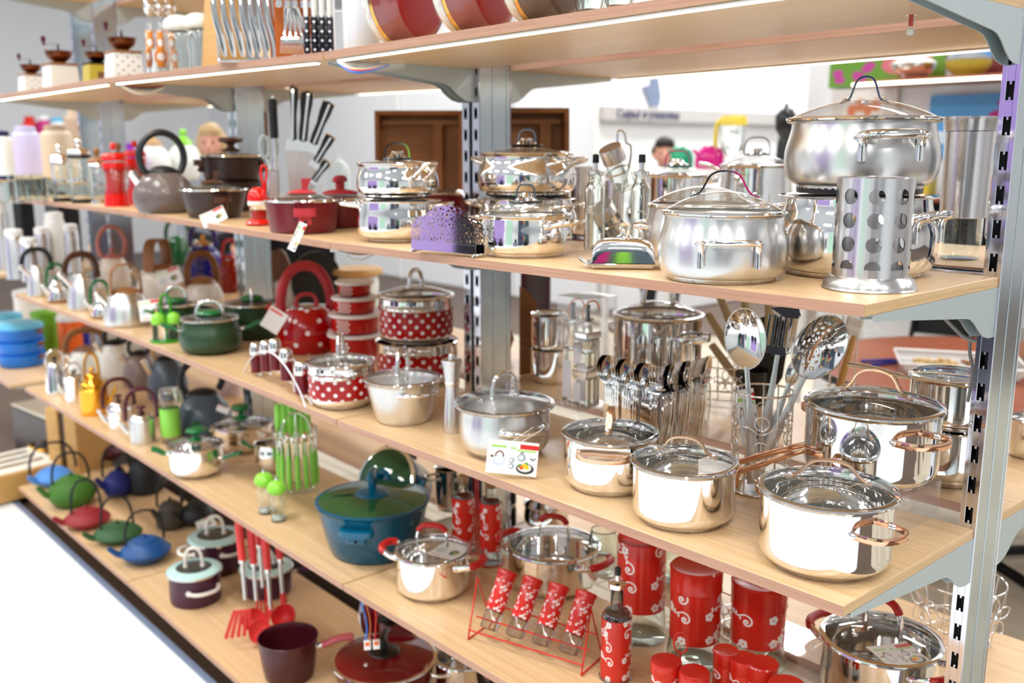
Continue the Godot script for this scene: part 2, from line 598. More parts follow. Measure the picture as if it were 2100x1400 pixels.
func side_handle(o: Node3D,hd: Array,wall: Callable)->void:
	var kind: String=hd[0]
	var psi: float=hd[1]
	var y: float=hd[2]
	var R: float=wall.call(y)
	var mb:=MB.new()
	mb.X=rot(psi)
	var w: float=hd[3]
	var e: float=hd[4]
	var loop:=func(lift: float,k:=20,ex:=.55)->PackedVector3Array:
		var p:=PackedVector3Array()
		for i in k+1:
			var a:=PI*i/k
			var x:=-signf(cos(a))*pow(absf(cos(a)),ex)*w/2
			p.append(Vector3(x,y+lift*sin(a),sqrt(maxf(R*R-x*x,.0))-.002+pow(maxf(sin(a),.0),.75)*e))
		return p
	if kind=="wire":
		mb.tube(loop.call(hd[6]),hd[5],12)
		for s in [-1,1]:
			mb.ball(Vector3(s*w/2,y,sqrt(maxf(R*R-w*w/4,0))+.001),hd[5]*1.5,Vector3.ONE,10)
		obj("side_handle",mb,hd[7],o)
	elif kind=="lug":
		mb.tube(loop.call(hd[6],24,.4),hd[5],12)
		for s in [-1,1]:
			var x: float=s*w*.46
			mb.tube(soft3(W([x,y+hd[6]*.5,R+e*.7,x,y,R+e*.25,x,y-.012,R+.0005,x,y-.034,R+.0005]),4),hd[5]*.85,10,false,1.2)
		obj("side_handle",mb,hd[7],o)
	elif kind=="band":
		mb.strap(loop.call(hd[6]),hd[5],.0026,Vector3.UP)
		obj("side_handle",mb,hd[7],o)
		for s in [-1,1]:
			rivet(o,rot(psi)*Vector3(s*w/2,y,sqrt(maxf(R*R-w*w/4,0))+.003),.0058)
	elif kind=="sili":
		var p: PackedVector3Array=loop.call(.012,24)
		var h:=obj("handle_grip",mb.tube(p.slice(6,19),.0085,12),hd[5],o)
		for q in [p.slice(0,8),p.slice(17,25)]:
			var g:=MB.new()
			g.X=rot(psi)
			obj("handle_root",g.strap(q,.013,.005,Vector3.UP),"steel",h)
		for s in [-1,1]:
			rivet(h,rot(psi)*Vector3(s*w/2,y,sqrt(maxf(R*R-w*w/4,0))+.003),.006)
	elif kind=="lip":
		var p:=PackedVector2Array()
		for i in 17:
			var a:=PI*i/16
			p.append(Vector2(cos(a)*w/2,pow(maxf(sin(a),.0),.6)*e+.004))
		p.append(Vector2(-w/2,-.012))
		p.append(Vector2(w/2,-.012))
		mb.X=rot(psi)*Transform3D(Basis(Vector3.RIGHT,PI/2),Vector3(0,y,R-.002))
		mb.prism(p,hd[5],true)
		var bx:=Vector3(0,.005,hd[5]*.5+.008)
		mb.box(bx,Vector3(w*.6,.012,.026),.004)
		obj("side_handle",mb,hd[6],o)
		var sc:=MB.new()
		sc.X=mb.X
		sc.ball(Vector3(0,.0115,hd[5]*.5+.013),.004,Vector3.ONE,8)
		obj("screw",sc,"dark_steel",o)
	elif kind=="leaf":
		var p:=soft3(W([0,y,R-.003,0,y+hd[5]*.2,R+e*.3,0,y+hd[5]*.75,R+e*.65,0,y+hd[5],R+e]),5)
		mb.strap(p.slice(3,16),[w*.5,w*.62,w*.75,w*.85,w*.93,w,w*1.03,w*1.05,w*1.03,w,w*.92,w*.75,w*.5],.008,Vector3.RIGHT)
		obj("side_handle",mb,hd[6],o)
		var rt:=MB.new()
		rt.X=rot(psi)
		rt.tube(p.slice(0,5),.006,10,false,1.6)
		obj("handle_root",rt,"steel",o)
	elif kind=="bars":
		for s in [-1,1]:
			mb.strap(soft3(W([s*w/2,y-.03,R+.001,s*w/2,y-.005,R+.004,s*w/2,y,R+.02,s*w*.42,y+hd[6]*.5,R+e*.5,s*w*.25,y+hd[6],R+e*.95,0,y+hd[6],R+e]),5),hd[5],.003,Vector3.UP)
		obj("long_handle",mb,hd[7],o)
	elif kind=="long":
		var q:=soft3(W([0,y,R-.002,0,y+hd[6]*.25,R+e*.25,0,y+hd[6]*.8,R+e*.6,0,y+hd[6],R+e]),6)
		mb.tube(q.slice(4,19),hd[5],12,false,w/(2*hd[5]))
		obj("long_handle",mb,hd[7],o)
		var rt:=MB.new()
		rt.X=rot(psi)
		rt.tube(q.slice(0,6),hd[5]*.8,10,false,w/(2.6*hd[5]))
		obj("handle_root",rt,hd[8],o)
func pot(called: String,label: String,cat: String,at: Vector3,turn: float,s: Dictionary,group:="")->Node3D:
	var o:=thing(called,label,cat,at,turn,group)
	var rb: float=s.rb
	var rr: float=s.rr
	var h: float=s.h
	var lip: float=s.get("lip",.004)
	var rn:=rr-lip
	var rm: float=s.get("rm",rn)
	var b0: float=s.get("base",.007)
	var sh: String=s.get("sh","str")
	var hy: float=s.get("ym",.42)
	var m: String=s.get("m","steel")
	var wall:=func(y: float)->float:
		var t:=clampf((y-b0)/(h-b0-.004),.0,1.0)
		if sh=="belly":
			if t<hy:
				var q:=1.0-t/hy
				return rb+(rm-rb)*sqrt(maxf(1.0-q*q*q,.0))
			return rm+(rn-rm)*(.5-.5*cos(PI*(t-hy)/(1.0-hy)))
		if sh=="cone":
			return rb+(rn-rb)*pow(t,.75) if t>.0 else rb
		var c:=clampf(t/s.get("rd",.22),.0,1.0)
		return rb+(rn-rb)*sqrt(maxf(1.0-(1.0-c)*(1.0-c),.0))
	var out:=PackedVector2Array([Vector2(0,b0*.5),Vector2(rb-.001,b0*.5)])
	var ins:=PackedVector2Array()
	for i in 25:
		var t:=pow(i/24.0,1.6)
		var y:=b0+t*(h-b0-.004)
		out.append(Vector2(wall.call(y),y))
		if i%2==0:
			ins.append(Vector2(maxf(wall.call(y)-.0022,.001),maxf(y,b0+.003)))
	out.append_array(PackedVector2Array([Vector2(rr-.001,h-.002),Vector2(rr,h-.001),Vector2(rr-.0015,h),Vector2(rn-.001,h-.002)]))
	ins.reverse()
	ins.append(Vector2(0,b0+.003))
	var mb:=MB.new()
	if not s.has("mi"):
		out.append_array(ins)
	mb.lathe(out,56)
	obj("body",mb,m,o)
	if s.has("mi"):
		obj("lining",MB.new().lathe(ins,56),s.mi,o)
	if b0>.0:
		obj("base",MB.new().lathe(V([0,0,rb-.003,0,rb-.001,.001,rb-.0005,b0-.0012,rb-.003,b0-.0006,rb-.003,b0]),48),s.get("mb","base_steel"),o)
	for b in s.get("bands",[]):
		var p:=PackedVector2Array()
		for i in 9:
			var y: float=lerpf(b[0],b[1],i/8.0)
			p.append(Vector2(wall.call(y)+.0007,y))
		obj("printed_band",MB.new().lathe(p,56,b[3]),b[2],o)
	if s.has("lid"):
		var l: Dictionary=s.lid
		var rl: float=rr-.003
		var y0: float=h+.001
		var rise: float=l.rise
		var rw: float=l.get("rw",.0)
		var p:=PackedVector2Array()
		for i in 15:
			var q:=(rl-rw)*(1.0-i/14.0)
			p.append(Vector2(q,y0+.003+rise*(1.0-pow(q/rl,2.0))))
		var lid:=obj("lid",MB.new().lathe(p,56),l.get("m","lid_glass"),o)
		if rw>.0:
			var c:=PackedVector2Array([Vector2(rl+.004,y0-.002),Vector2(rl+.005,y0+.003)])
			for i in 8:
				var q:=rl+.002-(rw+.003)*i/7.0
				c.append(Vector2(q,y0+.006+rise*(1.0-pow(minf(q/rl,1.0),2.0))))
			c.append(Vector2(rl-rw-.001,y0+.001+rise*(1.0-pow((rl-rw)/rl,2.0))))
			obj("lid_rim",MB.new().lathe(c,56),l.get("mr","steel"),lid)
			var e:=MB.new().lathe(V([rl+.003,y0-.004,rl+.0062,y0-.003,rl+.0062,y0+.001,rl+.004,y0+.002]),56)
			obj("lid_edge",e,"steel",lid)
		else:
			obj("lid_rim",MB.new().lathe(V([rl-.004,y0,rl+.003,y0-.001,rl+.0045,y0+.001,rl+.0035,y0+.0035,rl,y0+.0045,rl-.005,y0+.0045,rl-.005,y0+.0025]),56),l.get("mr","steel"),lid)
		if l.get("vent",0)>0:
			var a:=deg_to_rad(l.get("va",30.0))
			var q:=rl*.55
			var vt:=MB.new()
			vt.X=Transform3D(Basis.IDENTITY,Vector3(sin(a)*q,y0+.0035+rise*.7,cos(a)*q))
			vt.lathe(V([.0015,.0,.006,.0,.0055,.0025,.0025,.003,.0015,.001]),18)
			obj("vent",vt,"steel",lid)
		if l.has("knob"):
			var k: Array=l.knob
			var fw: float=.0
			if k[0] in ["loop","strap","sili"]:
				fw=k[1]/2
			knob(lid,k,y0+.003+rise*(1.0-pow(minf(fw/rl,1.0),2.0)))
	for hd in s.get("hs",[]):
		side_handle(o,hd,wall)
	return o
func kettle(called: String,label: String,cat: String,at: Vector3,turn: float,s: Dictionary,group:="")->Node3D:
	var o:=thing(called,label,cat,at,turn,group)
	var pr:=soft(V(s.pr),5)
	obj("body",MB.new().lathe(pr,48,s.get("tile",.0)),s.m,o)
	var top:=pr[pr.size()-1]
	if s.has("foot"):
		obj("foot",MB.new().lathe(V([0,.0,s.pr[0]+.004,.0,s.pr[0]+.005,s.foot[0],s.pr[0],s.foot[0]+.002]),40),s.foot[1],o)
	if s.has("collar"):
		obj("collar",MB.new().lathe(V([top.x-.002,top.y-.004,top.x+.003,top.y-.003,top.x+.003,top.y+.003,top.x-.004,top.y+.004]),40),s.collar,o)
	var l: Array=s.lid
	var lid:=obj("lid",MB.new().lathe(soft(V([l[0]+.001,top.y-.001,l[0],top.y+.003,l[0]*.8,top.y+l[1]*.6,l[0]*.35,top.y+l[1]*.95,0,top.y+l[1]]),4),36),l[2],o)
	if l.size()>3:
		knob(lid,l[3],top.y+l[1]*.95)
	if s.has("spout"):
		var p: Array=s.spout
		var mb:=MB.new()
		mb.X=rot(p[0])
		var r0:=.0
		for q in pr:
			if q.y<p[1]+.003:
				r0=q.x
		var a:=Vector3(0,p[1],maxf(r0-.012,.0))
		var e:=Vector3(0,p[2],r0+p[3])
		var bend: float=p[7] if p.size()>7 else .0
		var path:=soft3(PackedVector3Array([a,a.lerp(e,.35)+Vector3(0,-bend,bend*.4),a.lerp(e,.75)+Vector3(0,-bend*.4,bend*.3),e]),5)
		var rs:=[]
		for i in path.size():
			rs.append(lerpf(p[4],p[5],pow(i/float(path.size()-1),.7)))
		mb.tube(path,rs,14)
		obj("spout",mb,p[6],o)
		if s.has("whistle"):
			var wm:=MB.new()
			wm.X=mb.X
			var d:=(path[path.size()-1]-path[path.size()-2]).normalized()
			wm.tube(PackedVector3Array([e-d*.012,e+d*.003,e+d*.006]),[p[5]*1.25,p[5]*1.3,p[5]*.9],14)
			obj("whistle",wm,s.whistle,o)
	if s.has("bail"):
		var b: Array=s.bail
		var mb:=MB.new()
		mb.X=rot(b[1],Vector3(0,b[4],0))
		if b.size()>8:
			mb.X=mb.X*Transform3D(Basis(Vector3(1,0,0),deg_to_rad(b[8])),Vector3.ZERO)
		if b[0]=="rod":
			mb.tube(bow(b[2],b[3],26,b[9] if b.size()>9 else .72),b[5],12,false,b[6]/b[5])
		elif b[0]=="ring":
			var p:=PackedVector3Array()
			for i in 27:
				var a:=deg_to_rad(-40.0+260.0*i/26)
				p.append(Vector3(cos(a)*b[2]/2,b[3]*.42+sin(a)*b[3]*.58,0))
			mb.tube(p,b[5],12,false,b[6]/b[5])
		else:
			mb.strap(bow(b[2],b[3],24,.6),b[6],b[5],Vector3(0,0,1))
		obj("handle",mb,b[7],o)
	return o
func tagcard(called: String,label: String,c: Vector3,w: float,h: float,b: Basis,mat: String,curl:=.0,thread:=[])->Node3D:
	var o:=thing(called,label,"price card" if mat!="card_blank" else "tag",c,.0)
	var rows:=[]
	for i in 9:
		var r:=[]
		for j in 13:
			var x:=(j/12.0-.5)
			var y:=.5-i/8.0
			r.append(b*Vector3(x*w,y*h,curl*(x*x+.3*y*y)*4.0*.25))
		rows.append(r)
	obj("card",MB.new().sheet(rows,true),mat,o)
	if thread.size():
		var t:=MB.new()
		for q in thread:
			t.tube(PackedVector3Array([b*Vector3(q[3]*w,h*.47,0),Vector3(q[0],q[1],q[2])-c]),.0006,5)
		obj("thread",t,"thread",o)
	return o
func slotted(mb: MB,x0: float,x1: float,y0: float,y1: float,z: float,pitch:=.05)->void:
	var sw:=(x1-x0)*.42
	var xm:=(x0+x1)/2
	var e:=(x1-x0-sw)/2
	mb.box(Vector3(x0+e/2,(y0+y1)/2,z),Vector3(e,y1-y0,.002),.0006)
	mb.box(Vector3(x1-e/2,(y0+y1)/2,z),Vector3(e,y1-y0,.002),.0006)
	var y:=y0
	while y<y1:
		mb.box(Vector3(xm,y,z),Vector3(sw,pitch*.46,.002),.0)
		for g in [-1,1]:
			mb.box(Vector3(xm,y+g*pitch*.27,z),Vector3(sw*.28,pitch*.12,.002),.0006)
		y+=pitch
func upright(x0: float,x1: float,y1: float,label: String)->void:
	var o:=thing("upright_post",label,"post",Vector3(0,0,0),.0,"slotted uprights of the shelving")
	var f:=MB.new()
	slotted(f,x0,x1,.02,y1,-.001)
	obj("slotted_face",f,"chrome_plate",o)
	var k:=MB.new()
	slotted(k,x0,x1,.02,y1,-.099)
	obj("slotted_face",k,"chrome_plate",o)
	var s:=MB.new()
	for x in [x0+.001,x1-.001]:
		for z in [-.02,-.0625,-.0915]:
			var d: float={-.02: .036,-.0625: .043,-.0915: .011}[z]
			s.box(Vector3(x,y1/2,z),Vector3(.002,y1,d),.0012)
		s.box(Vector3(x+(.0012 if x<(x0+x1)/2 else -.0012),y1/2,-.05),Vector3(.0012,y1,.09),.0)
	obj("side_panel",s,"zinc_plate",o)
	var d:=MB.new().box(Vector3((x0+x1)/2,y1/2,-.05),Vector3(.004,y1,.08),.0)
	obj("inner_web",d,"dark_steel",o)
	var ft:=MB.new().box(Vector3((x0+x1)/2,.01,-.05),Vector3(.06,.02,.11),.003)
	obj("foot",ft,"dark_plastic",o)
func bracket(x: float,y: float,reach: float,dir: float,label: String,g:="brackets under the shelves")->void:
	var o:=thing("shelf_bracket",label,"bracket",Vector3(x,y,.0 if dir>0 else -.1),.0 if dir>0 else PI,g)
	var p:=soft(V([0,0,reach,0,reach,-.008,.125,-.0335,.1,-.036,.085,-.039,.07,-.047,.052,-.061,.035,-.071,.015,-.0755,.0,-.0755]),1)
	var q:=PackedVector2Array()
	for i in range(p.size()):
		q.append(p[i])
	for sx in [-1,1]:
		var mb:=MB.new()
		mb.X=Transform3D(Basis(Vector3.UP,-PI/2),Vector3(sx*.0095,0,0))
		mb.prism(q,.0018)
		obj("side_plate",mb,"bracket_paint",o)
	obj("top_plate",MB.new().box(Vector3(0,-.001,reach/2),Vector3(.02,.0018,reach),.0005),"bracket_paint",o)
	obj("hook",MB.new().box(Vector3(0,-.04,-.004),Vector3(.006,.06,.016),.001),"dark_steel",o)
func board(label: String,xa: float,xb: float,ya: float,yb: float,z0: float,z1: float,group: String)->void:
	var th:=.016
	var o:=Node3D.new()
	o.name=numbered("shelf_board")
	add_child(o,true)
	tag(o,label,"shelf",group)
	o.position=Vector3((xa+xb)/2,(ya+yb)/2-th/2,(z0+z1)/2)
	o.rotation.z=atan2(yb-ya,xb-xa)
	obj("panel",MB.new().box(Vector3.ZERO,Vector3(xb-xa-.006,th,z1-z0-.002),.0008),"beech",o)
	for s in [-1,1]:
		obj("edge_band",MB.new().box(Vector3(0,0,s*((z1-z0)/2-.0005)),Vector3(xb-xa-.006,th-.0004,.0011),.0003),"beech_edge",o)
func led(label: String,xa: float,xb: float,ya: float,yb: float,z: float)->void:
	var o:=thing("led_strip",label,"light strip",Vector3((xa+xb)/2,(ya+yb)/2-.0195,z),.0,"light strips under the shelves")
	o.rotation.z=atan2(yb-ya,xb-xa)
	var l:=xb-xa-.08
	obj("channel",MB.new().box(Vector3(0,.001,0),Vector3(l,.0036,.012),.0006),"white_plastic",o)
	obj("led_light",MB.new().box(Vector3(0,-.0016,0),Vector3(l-.004,.0024,.009),.0008),"led",o)
	var a:=AreaLight3D.new()
	a.name="led_lamp"
	a.area_size=Vector2(l,.008)
	a.light_color=Color(1,.96,.88)
	a.light_energy=.05*l
	a.shadow_enabled=true
	a.position=Vector3(0,-.004,0)
	a.rotation.x=-PI/2
	o.add_child(a)
class Field:
	var bones:=[]
	func d(p: Vector3,k:=.03)->float:
		var r:=9.0
		for b in bones:
			var ab: Vector3=b[1]-b[0]
			var t:=clampf((p-b[0]).dot(ab)/maxf(ab.length_squared(),1e-6),.0,1.0)
			var e: float=p.distance_to(b[0]+ab*t)-lerpf(b[2],b[3],t)
			var h:=maxf(k-absf(r-e),.0)/k
			r=minf(r,e)-h*h*k*.25
		return r
	func nets(mb: MB,lo: Vector3,hi: Vector3,c: float)->void:
		var nx:=int((hi.x-lo.x)/c)+2
		var ny:=int((hi.y-lo.y)/c)+2
		var nz:=int((hi.z-lo.z)/c)+2
		var f:=PackedFloat32Array()
		f.resize(nx*ny*nz)
		for z in nz:
			for y in ny:
				for x in nx:
					f[x+nx*(y+ny*z)]=d(lo+Vector3(x,y,z)*c)
		var id:={}
		for z in nz-1:
			for y in ny-1:
				for x in nx-1:
					var o:=x+nx*(y+ny*z)
					var s:=Vector3.ZERO
					var m:=0
					for e in [[0,1],[0,nx],[0,nx*ny],[1,nx],[1,nx*ny],[nx,1],[nx,nx*ny],[nx*ny,1],[nx*ny,nx],[1+nx,nx*ny],[1+nx*ny,nx],[nx+nx*ny,1]]:
						var a: float=f[o+e[0]]
						var b: float=f[o+e[0]+e[1]]
						if (a<.0)!=(b<.0):
							var t:=a/(a-b)
							var p:=Vector3(float(e[0]%nx),float((e[0]/nx)%ny),float(e[0]/(nx*ny)))
							var q:=Vector3(1,0,0) if e[1]==1 else Vector3(0,1,0) if e[1]==nx else Vector3(0,0,1)
							s+=p+q*t
							m+=1
					if m>0:
						var p:=lo+(Vector3(x,y,z)+s/m)*c
						var g:=Vector3(d(p+Vector3(.004,0,0))-d(p-Vector3(.004,0,0)),d(p+Vector3(0,.004,0))-d(p-Vector3(0,.004,0)),d(p+Vector3(0,0,.004))-d(p-Vector3(0,0,.004)))
						id[o]=mb.vert(p,g,Vector2.ZERO)
		for o in id:
			for ax in [[1,nx,nx*ny],[nx,nx*ny,1],[nx*ny,1,nx]]:
				if o+ax[0]<f.size() and (f[o]<.0)!=(f[o+ax[0]]<.0):
					var q:=[o,o-ax[1],o-ax[1]-ax[2],o-ax[2]]
					if id.has(q[1]) and id.has(q[2]) and id.has(q[3]):
						mb.quad(id[q[0]],id[q[1]],id[q[2]],id[q[3]])
func person(label: String,at: Vector3,turn: float,hair: String,shirt: String,trousers: String,long_hair: bool,hgt:=1.0)->void:
	var o:=thing("person",label,"person",at,turn)
	o.scale=Vector3.ONE*hgt
	var w:=.92 if long_hair else 1.0
	var A:=func(x: float,y: float,z: float)->Vector3: return Vector3(x*w,y,z)
	var body:=Field.new()
	var head:=[[A.call(0,1.62,.0),A.call(0,1.66,-.012),.078,.088],[A.call(0,1.57,.035),A.call(0,1.55,.045),.052,.04],[A.call(0,1.6,.095),A.call(0,1.625,.085),.014,.009],[A.call(0,1.565,.082),A.call(0,1.56,.08),.016,.012]]
	for s in [-1.0,1.0]:
		head.append([A.call(s*.083,1.6,-.005),A.call(s*.09,1.625,-.012),.016,.014])
	body.bones=head+[[A.call(0,1.53,-.005),A.call(0,1.42,-.01),.05,.058],[A.call(0,1.3,0),A.call(0,1.02,.01),.12,.11],[A.call(-.07,1.32,0),A.call(-.06,1.0,0),.1,.1],[A.call(.07,1.32,0),A.call(.06,1.0,0),.1,.1],[A.call(-.16,1.39,0),A.call(.16,1.39,0),.055,.055]]
	for s in [-1.0,1.0]:
		var el: Vector3=A.call(s*.25,1.12,-.02)
		var wr: Vector3=A.call(s*.22,.93,.16)
		body.bones+=[[A.call(s*.19,1.38,0),el,.05,.039],[el,wr,.038,.026],[wr,wr+Vector3(-s*.01,-.035,.07),.026,.03]]
		for i in 4:
			var k:=wr+Vector3(-s*.01+(i-1.5)*.017,-.04,.08)
			body.bones+=[[k,k+Vector3(0,-.025,.04),.009,.0085],[k+Vector3(0,-.025,.04),k+Vector3(0,-.055,.05),.0085,.007]]
		body.bones.append([wr+Vector3(-s*.03,-.02,.03),wr+Vector3(-s*.05,-.05,.06),.011,.009])
		body.bones+=[[A.call(s*.09,.95,0),A.call(s*.1,.5,.015),.085,.056],[A.call(s*.1,.5,.015),A.call(s*.1,.09,-.01),.054,.036],[A.call(s*.1,.045,-.02),A.call(s*.11,.035,.13),.04,.033]]
	var mb:=MB.new()
	body.nets(mb,Vector3(-.34,.0,-.2),Vector3(.34,1.5,.34),.026)
	var hm:=Field.new()
	hm.bones=body.bones.slice(0,7)
	hm.nets(mb,Vector3(-.12,1.45,-.13),Vector3(.12,1.78,.13),.009)
	obj("body",mb,"skin",o)
	var cl:=Field.new()
	for b in body.bones.slice(7,11):
		cl.bones.append([b[0],b[1],b[2]+.014,b[3]+.014])
	for b in body.bones:
		if (b[0].y>1.36 and b[2]<.052 and absf(b[0].x)>.1) or (b[1] is Vector3 and absf(b[0].x)>.2 and b[2]>.037 and b[2]<.039):
			cl.bones.append([b[0],b[1],b[2]+.014,b[3]+.012])
	var sm:=MB.new()
	cl.nets(sm,Vector3(-.36,.84,-.2),Vector3(.36,1.52,.25),.024)
	obj("shirt",sm,shirt,o)
	var tr:=Field.new()
	for b in body.bones:
		if b[0].y<.96 and b[0].y>.3 and b[2]>.05:
			tr.bones.append([b[0],b[1],b[2]+.014,b[3]+.02])
	tr.bones.append([A.call(-.05,.95,0),A.call(.05,.95,0),.125,.125])
	var tm:=MB.new()
	tr.nets(tm,Vector3(-.26,.05,-.2),Vector3(.26,1.1,.2),.026)
	obj("trousers",tm,trousers,o)
	var hr:=Field.new()
	hr.bones=[[A.call(0,1.665,-.03),A.call(0,1.69,-.015),.092,.084],[A.call(-.05,1.64,-.045),A.call(.05,1.64,-.045),.062,.062],[A.call(-.04,1.715,.04),A.call(.04,1.715,.04),.036,.036]]
	if long_hair:
		hr.bones+=[[A.call(-.07,1.65,-.02),A.call(-.085,1.5,-.03),.04,.03],[A.call(.07,1.65,-.02),A.call(.085,1.5,-.03),.04,.03],[A.call(0,1.62,-.07),A.call(0,1.47,-.075),.06,.045]]
	var hb:=MB.new()
	hr.nets(hb,Vector3(-.16,1.4,-.18),Vector3(.16,1.82,.12),.011)
	obj("hair",hb,hair,o)
	var ey:=MB.new()
	for s in [-1,1]:
		ey.ball(Vector3(s*.032*w,1.628,.073),.011,Vector3.ONE,10)
	obj("eye",ey,"eye",o)
	var mo:=MB.new().ball(Vector3(0,1.566,.0925),.02,Vector3(1,.3,.4),12)
	obj("mouth",mo,"lips",o)
func cutlery(kind: String,l: float)->MB:
	var mb:=MB.new()
	if kind=="spoon" or kind=="teaspoon":
		var rows:=[]
		var hw:=l*.105
		var hl:=l*.3
		for i in 9:
			var a:=i/8.0
			var y:=-hl*a
			var w:=hw*pow(sin(PI*clampf(.12+a*.8,0,1)),.8)
			var r:=[]
			for j in 7:
				var q:=j/3.0-1.0
				r.append(Vector3(q*w,y,-.008*(1.0-q*q)*sin(PI*minf(a+.1,1.0))))
			rows.append(r)
		mb.sheet(rows)
		mb.strap(soft3(W([0,-hl*.93,-.002,0,-hl*1.15,.001,0,-l*.6,.004,0,-l,0])),[.009,.008,.007,.006,.006,.006,.006,.0065,.007,.008,.009,.01,.011,.012,.013,.014,.015,.015,.011],.0024)
	elif kind=="fork":
		for i in 4:
			var x:=(i-1.5)*l*.032
			mb.tube(soft3(W([x,0,.003,x,-l*.13,-.003,x*.9,-l*.2,-.004]),4),l*.0085,6)
		mb.sheet([W([-l*.06,-l*.18,-.004,l*.06,-l*.18,-.004]),W([-l*.055,-l*.24,-.004,l*.055,-l*.24,-.004]),W([-l*.018,-l*.31,0,l*.018,-l*.31,0])])
		mb.strap(soft3(W([0,-l*.29,0,0,-l*.4,.002,0,-l*.7,.004,0,-l,0])),[.008,.007,.006,.006,.006,.006,.006,.0065,.007,.008,.009,.01,.011,.012,.013,.014,.015,.015,.011],.0024)
	else:
		mb.X=Transform3D(Basis(Vector3.RIGHT,0),Vector3.ZERO)
		mb.prism(V([-.008,0,-.0085,-l*.38,.0085,-l*.38,.0085,-l*.06,.004,-.002]),.0012)
		mb.strap(W([0,-l*.36,0,0,-l*.7,0,0,-l,0]),[.012,.014,.016],.006)
	return mb
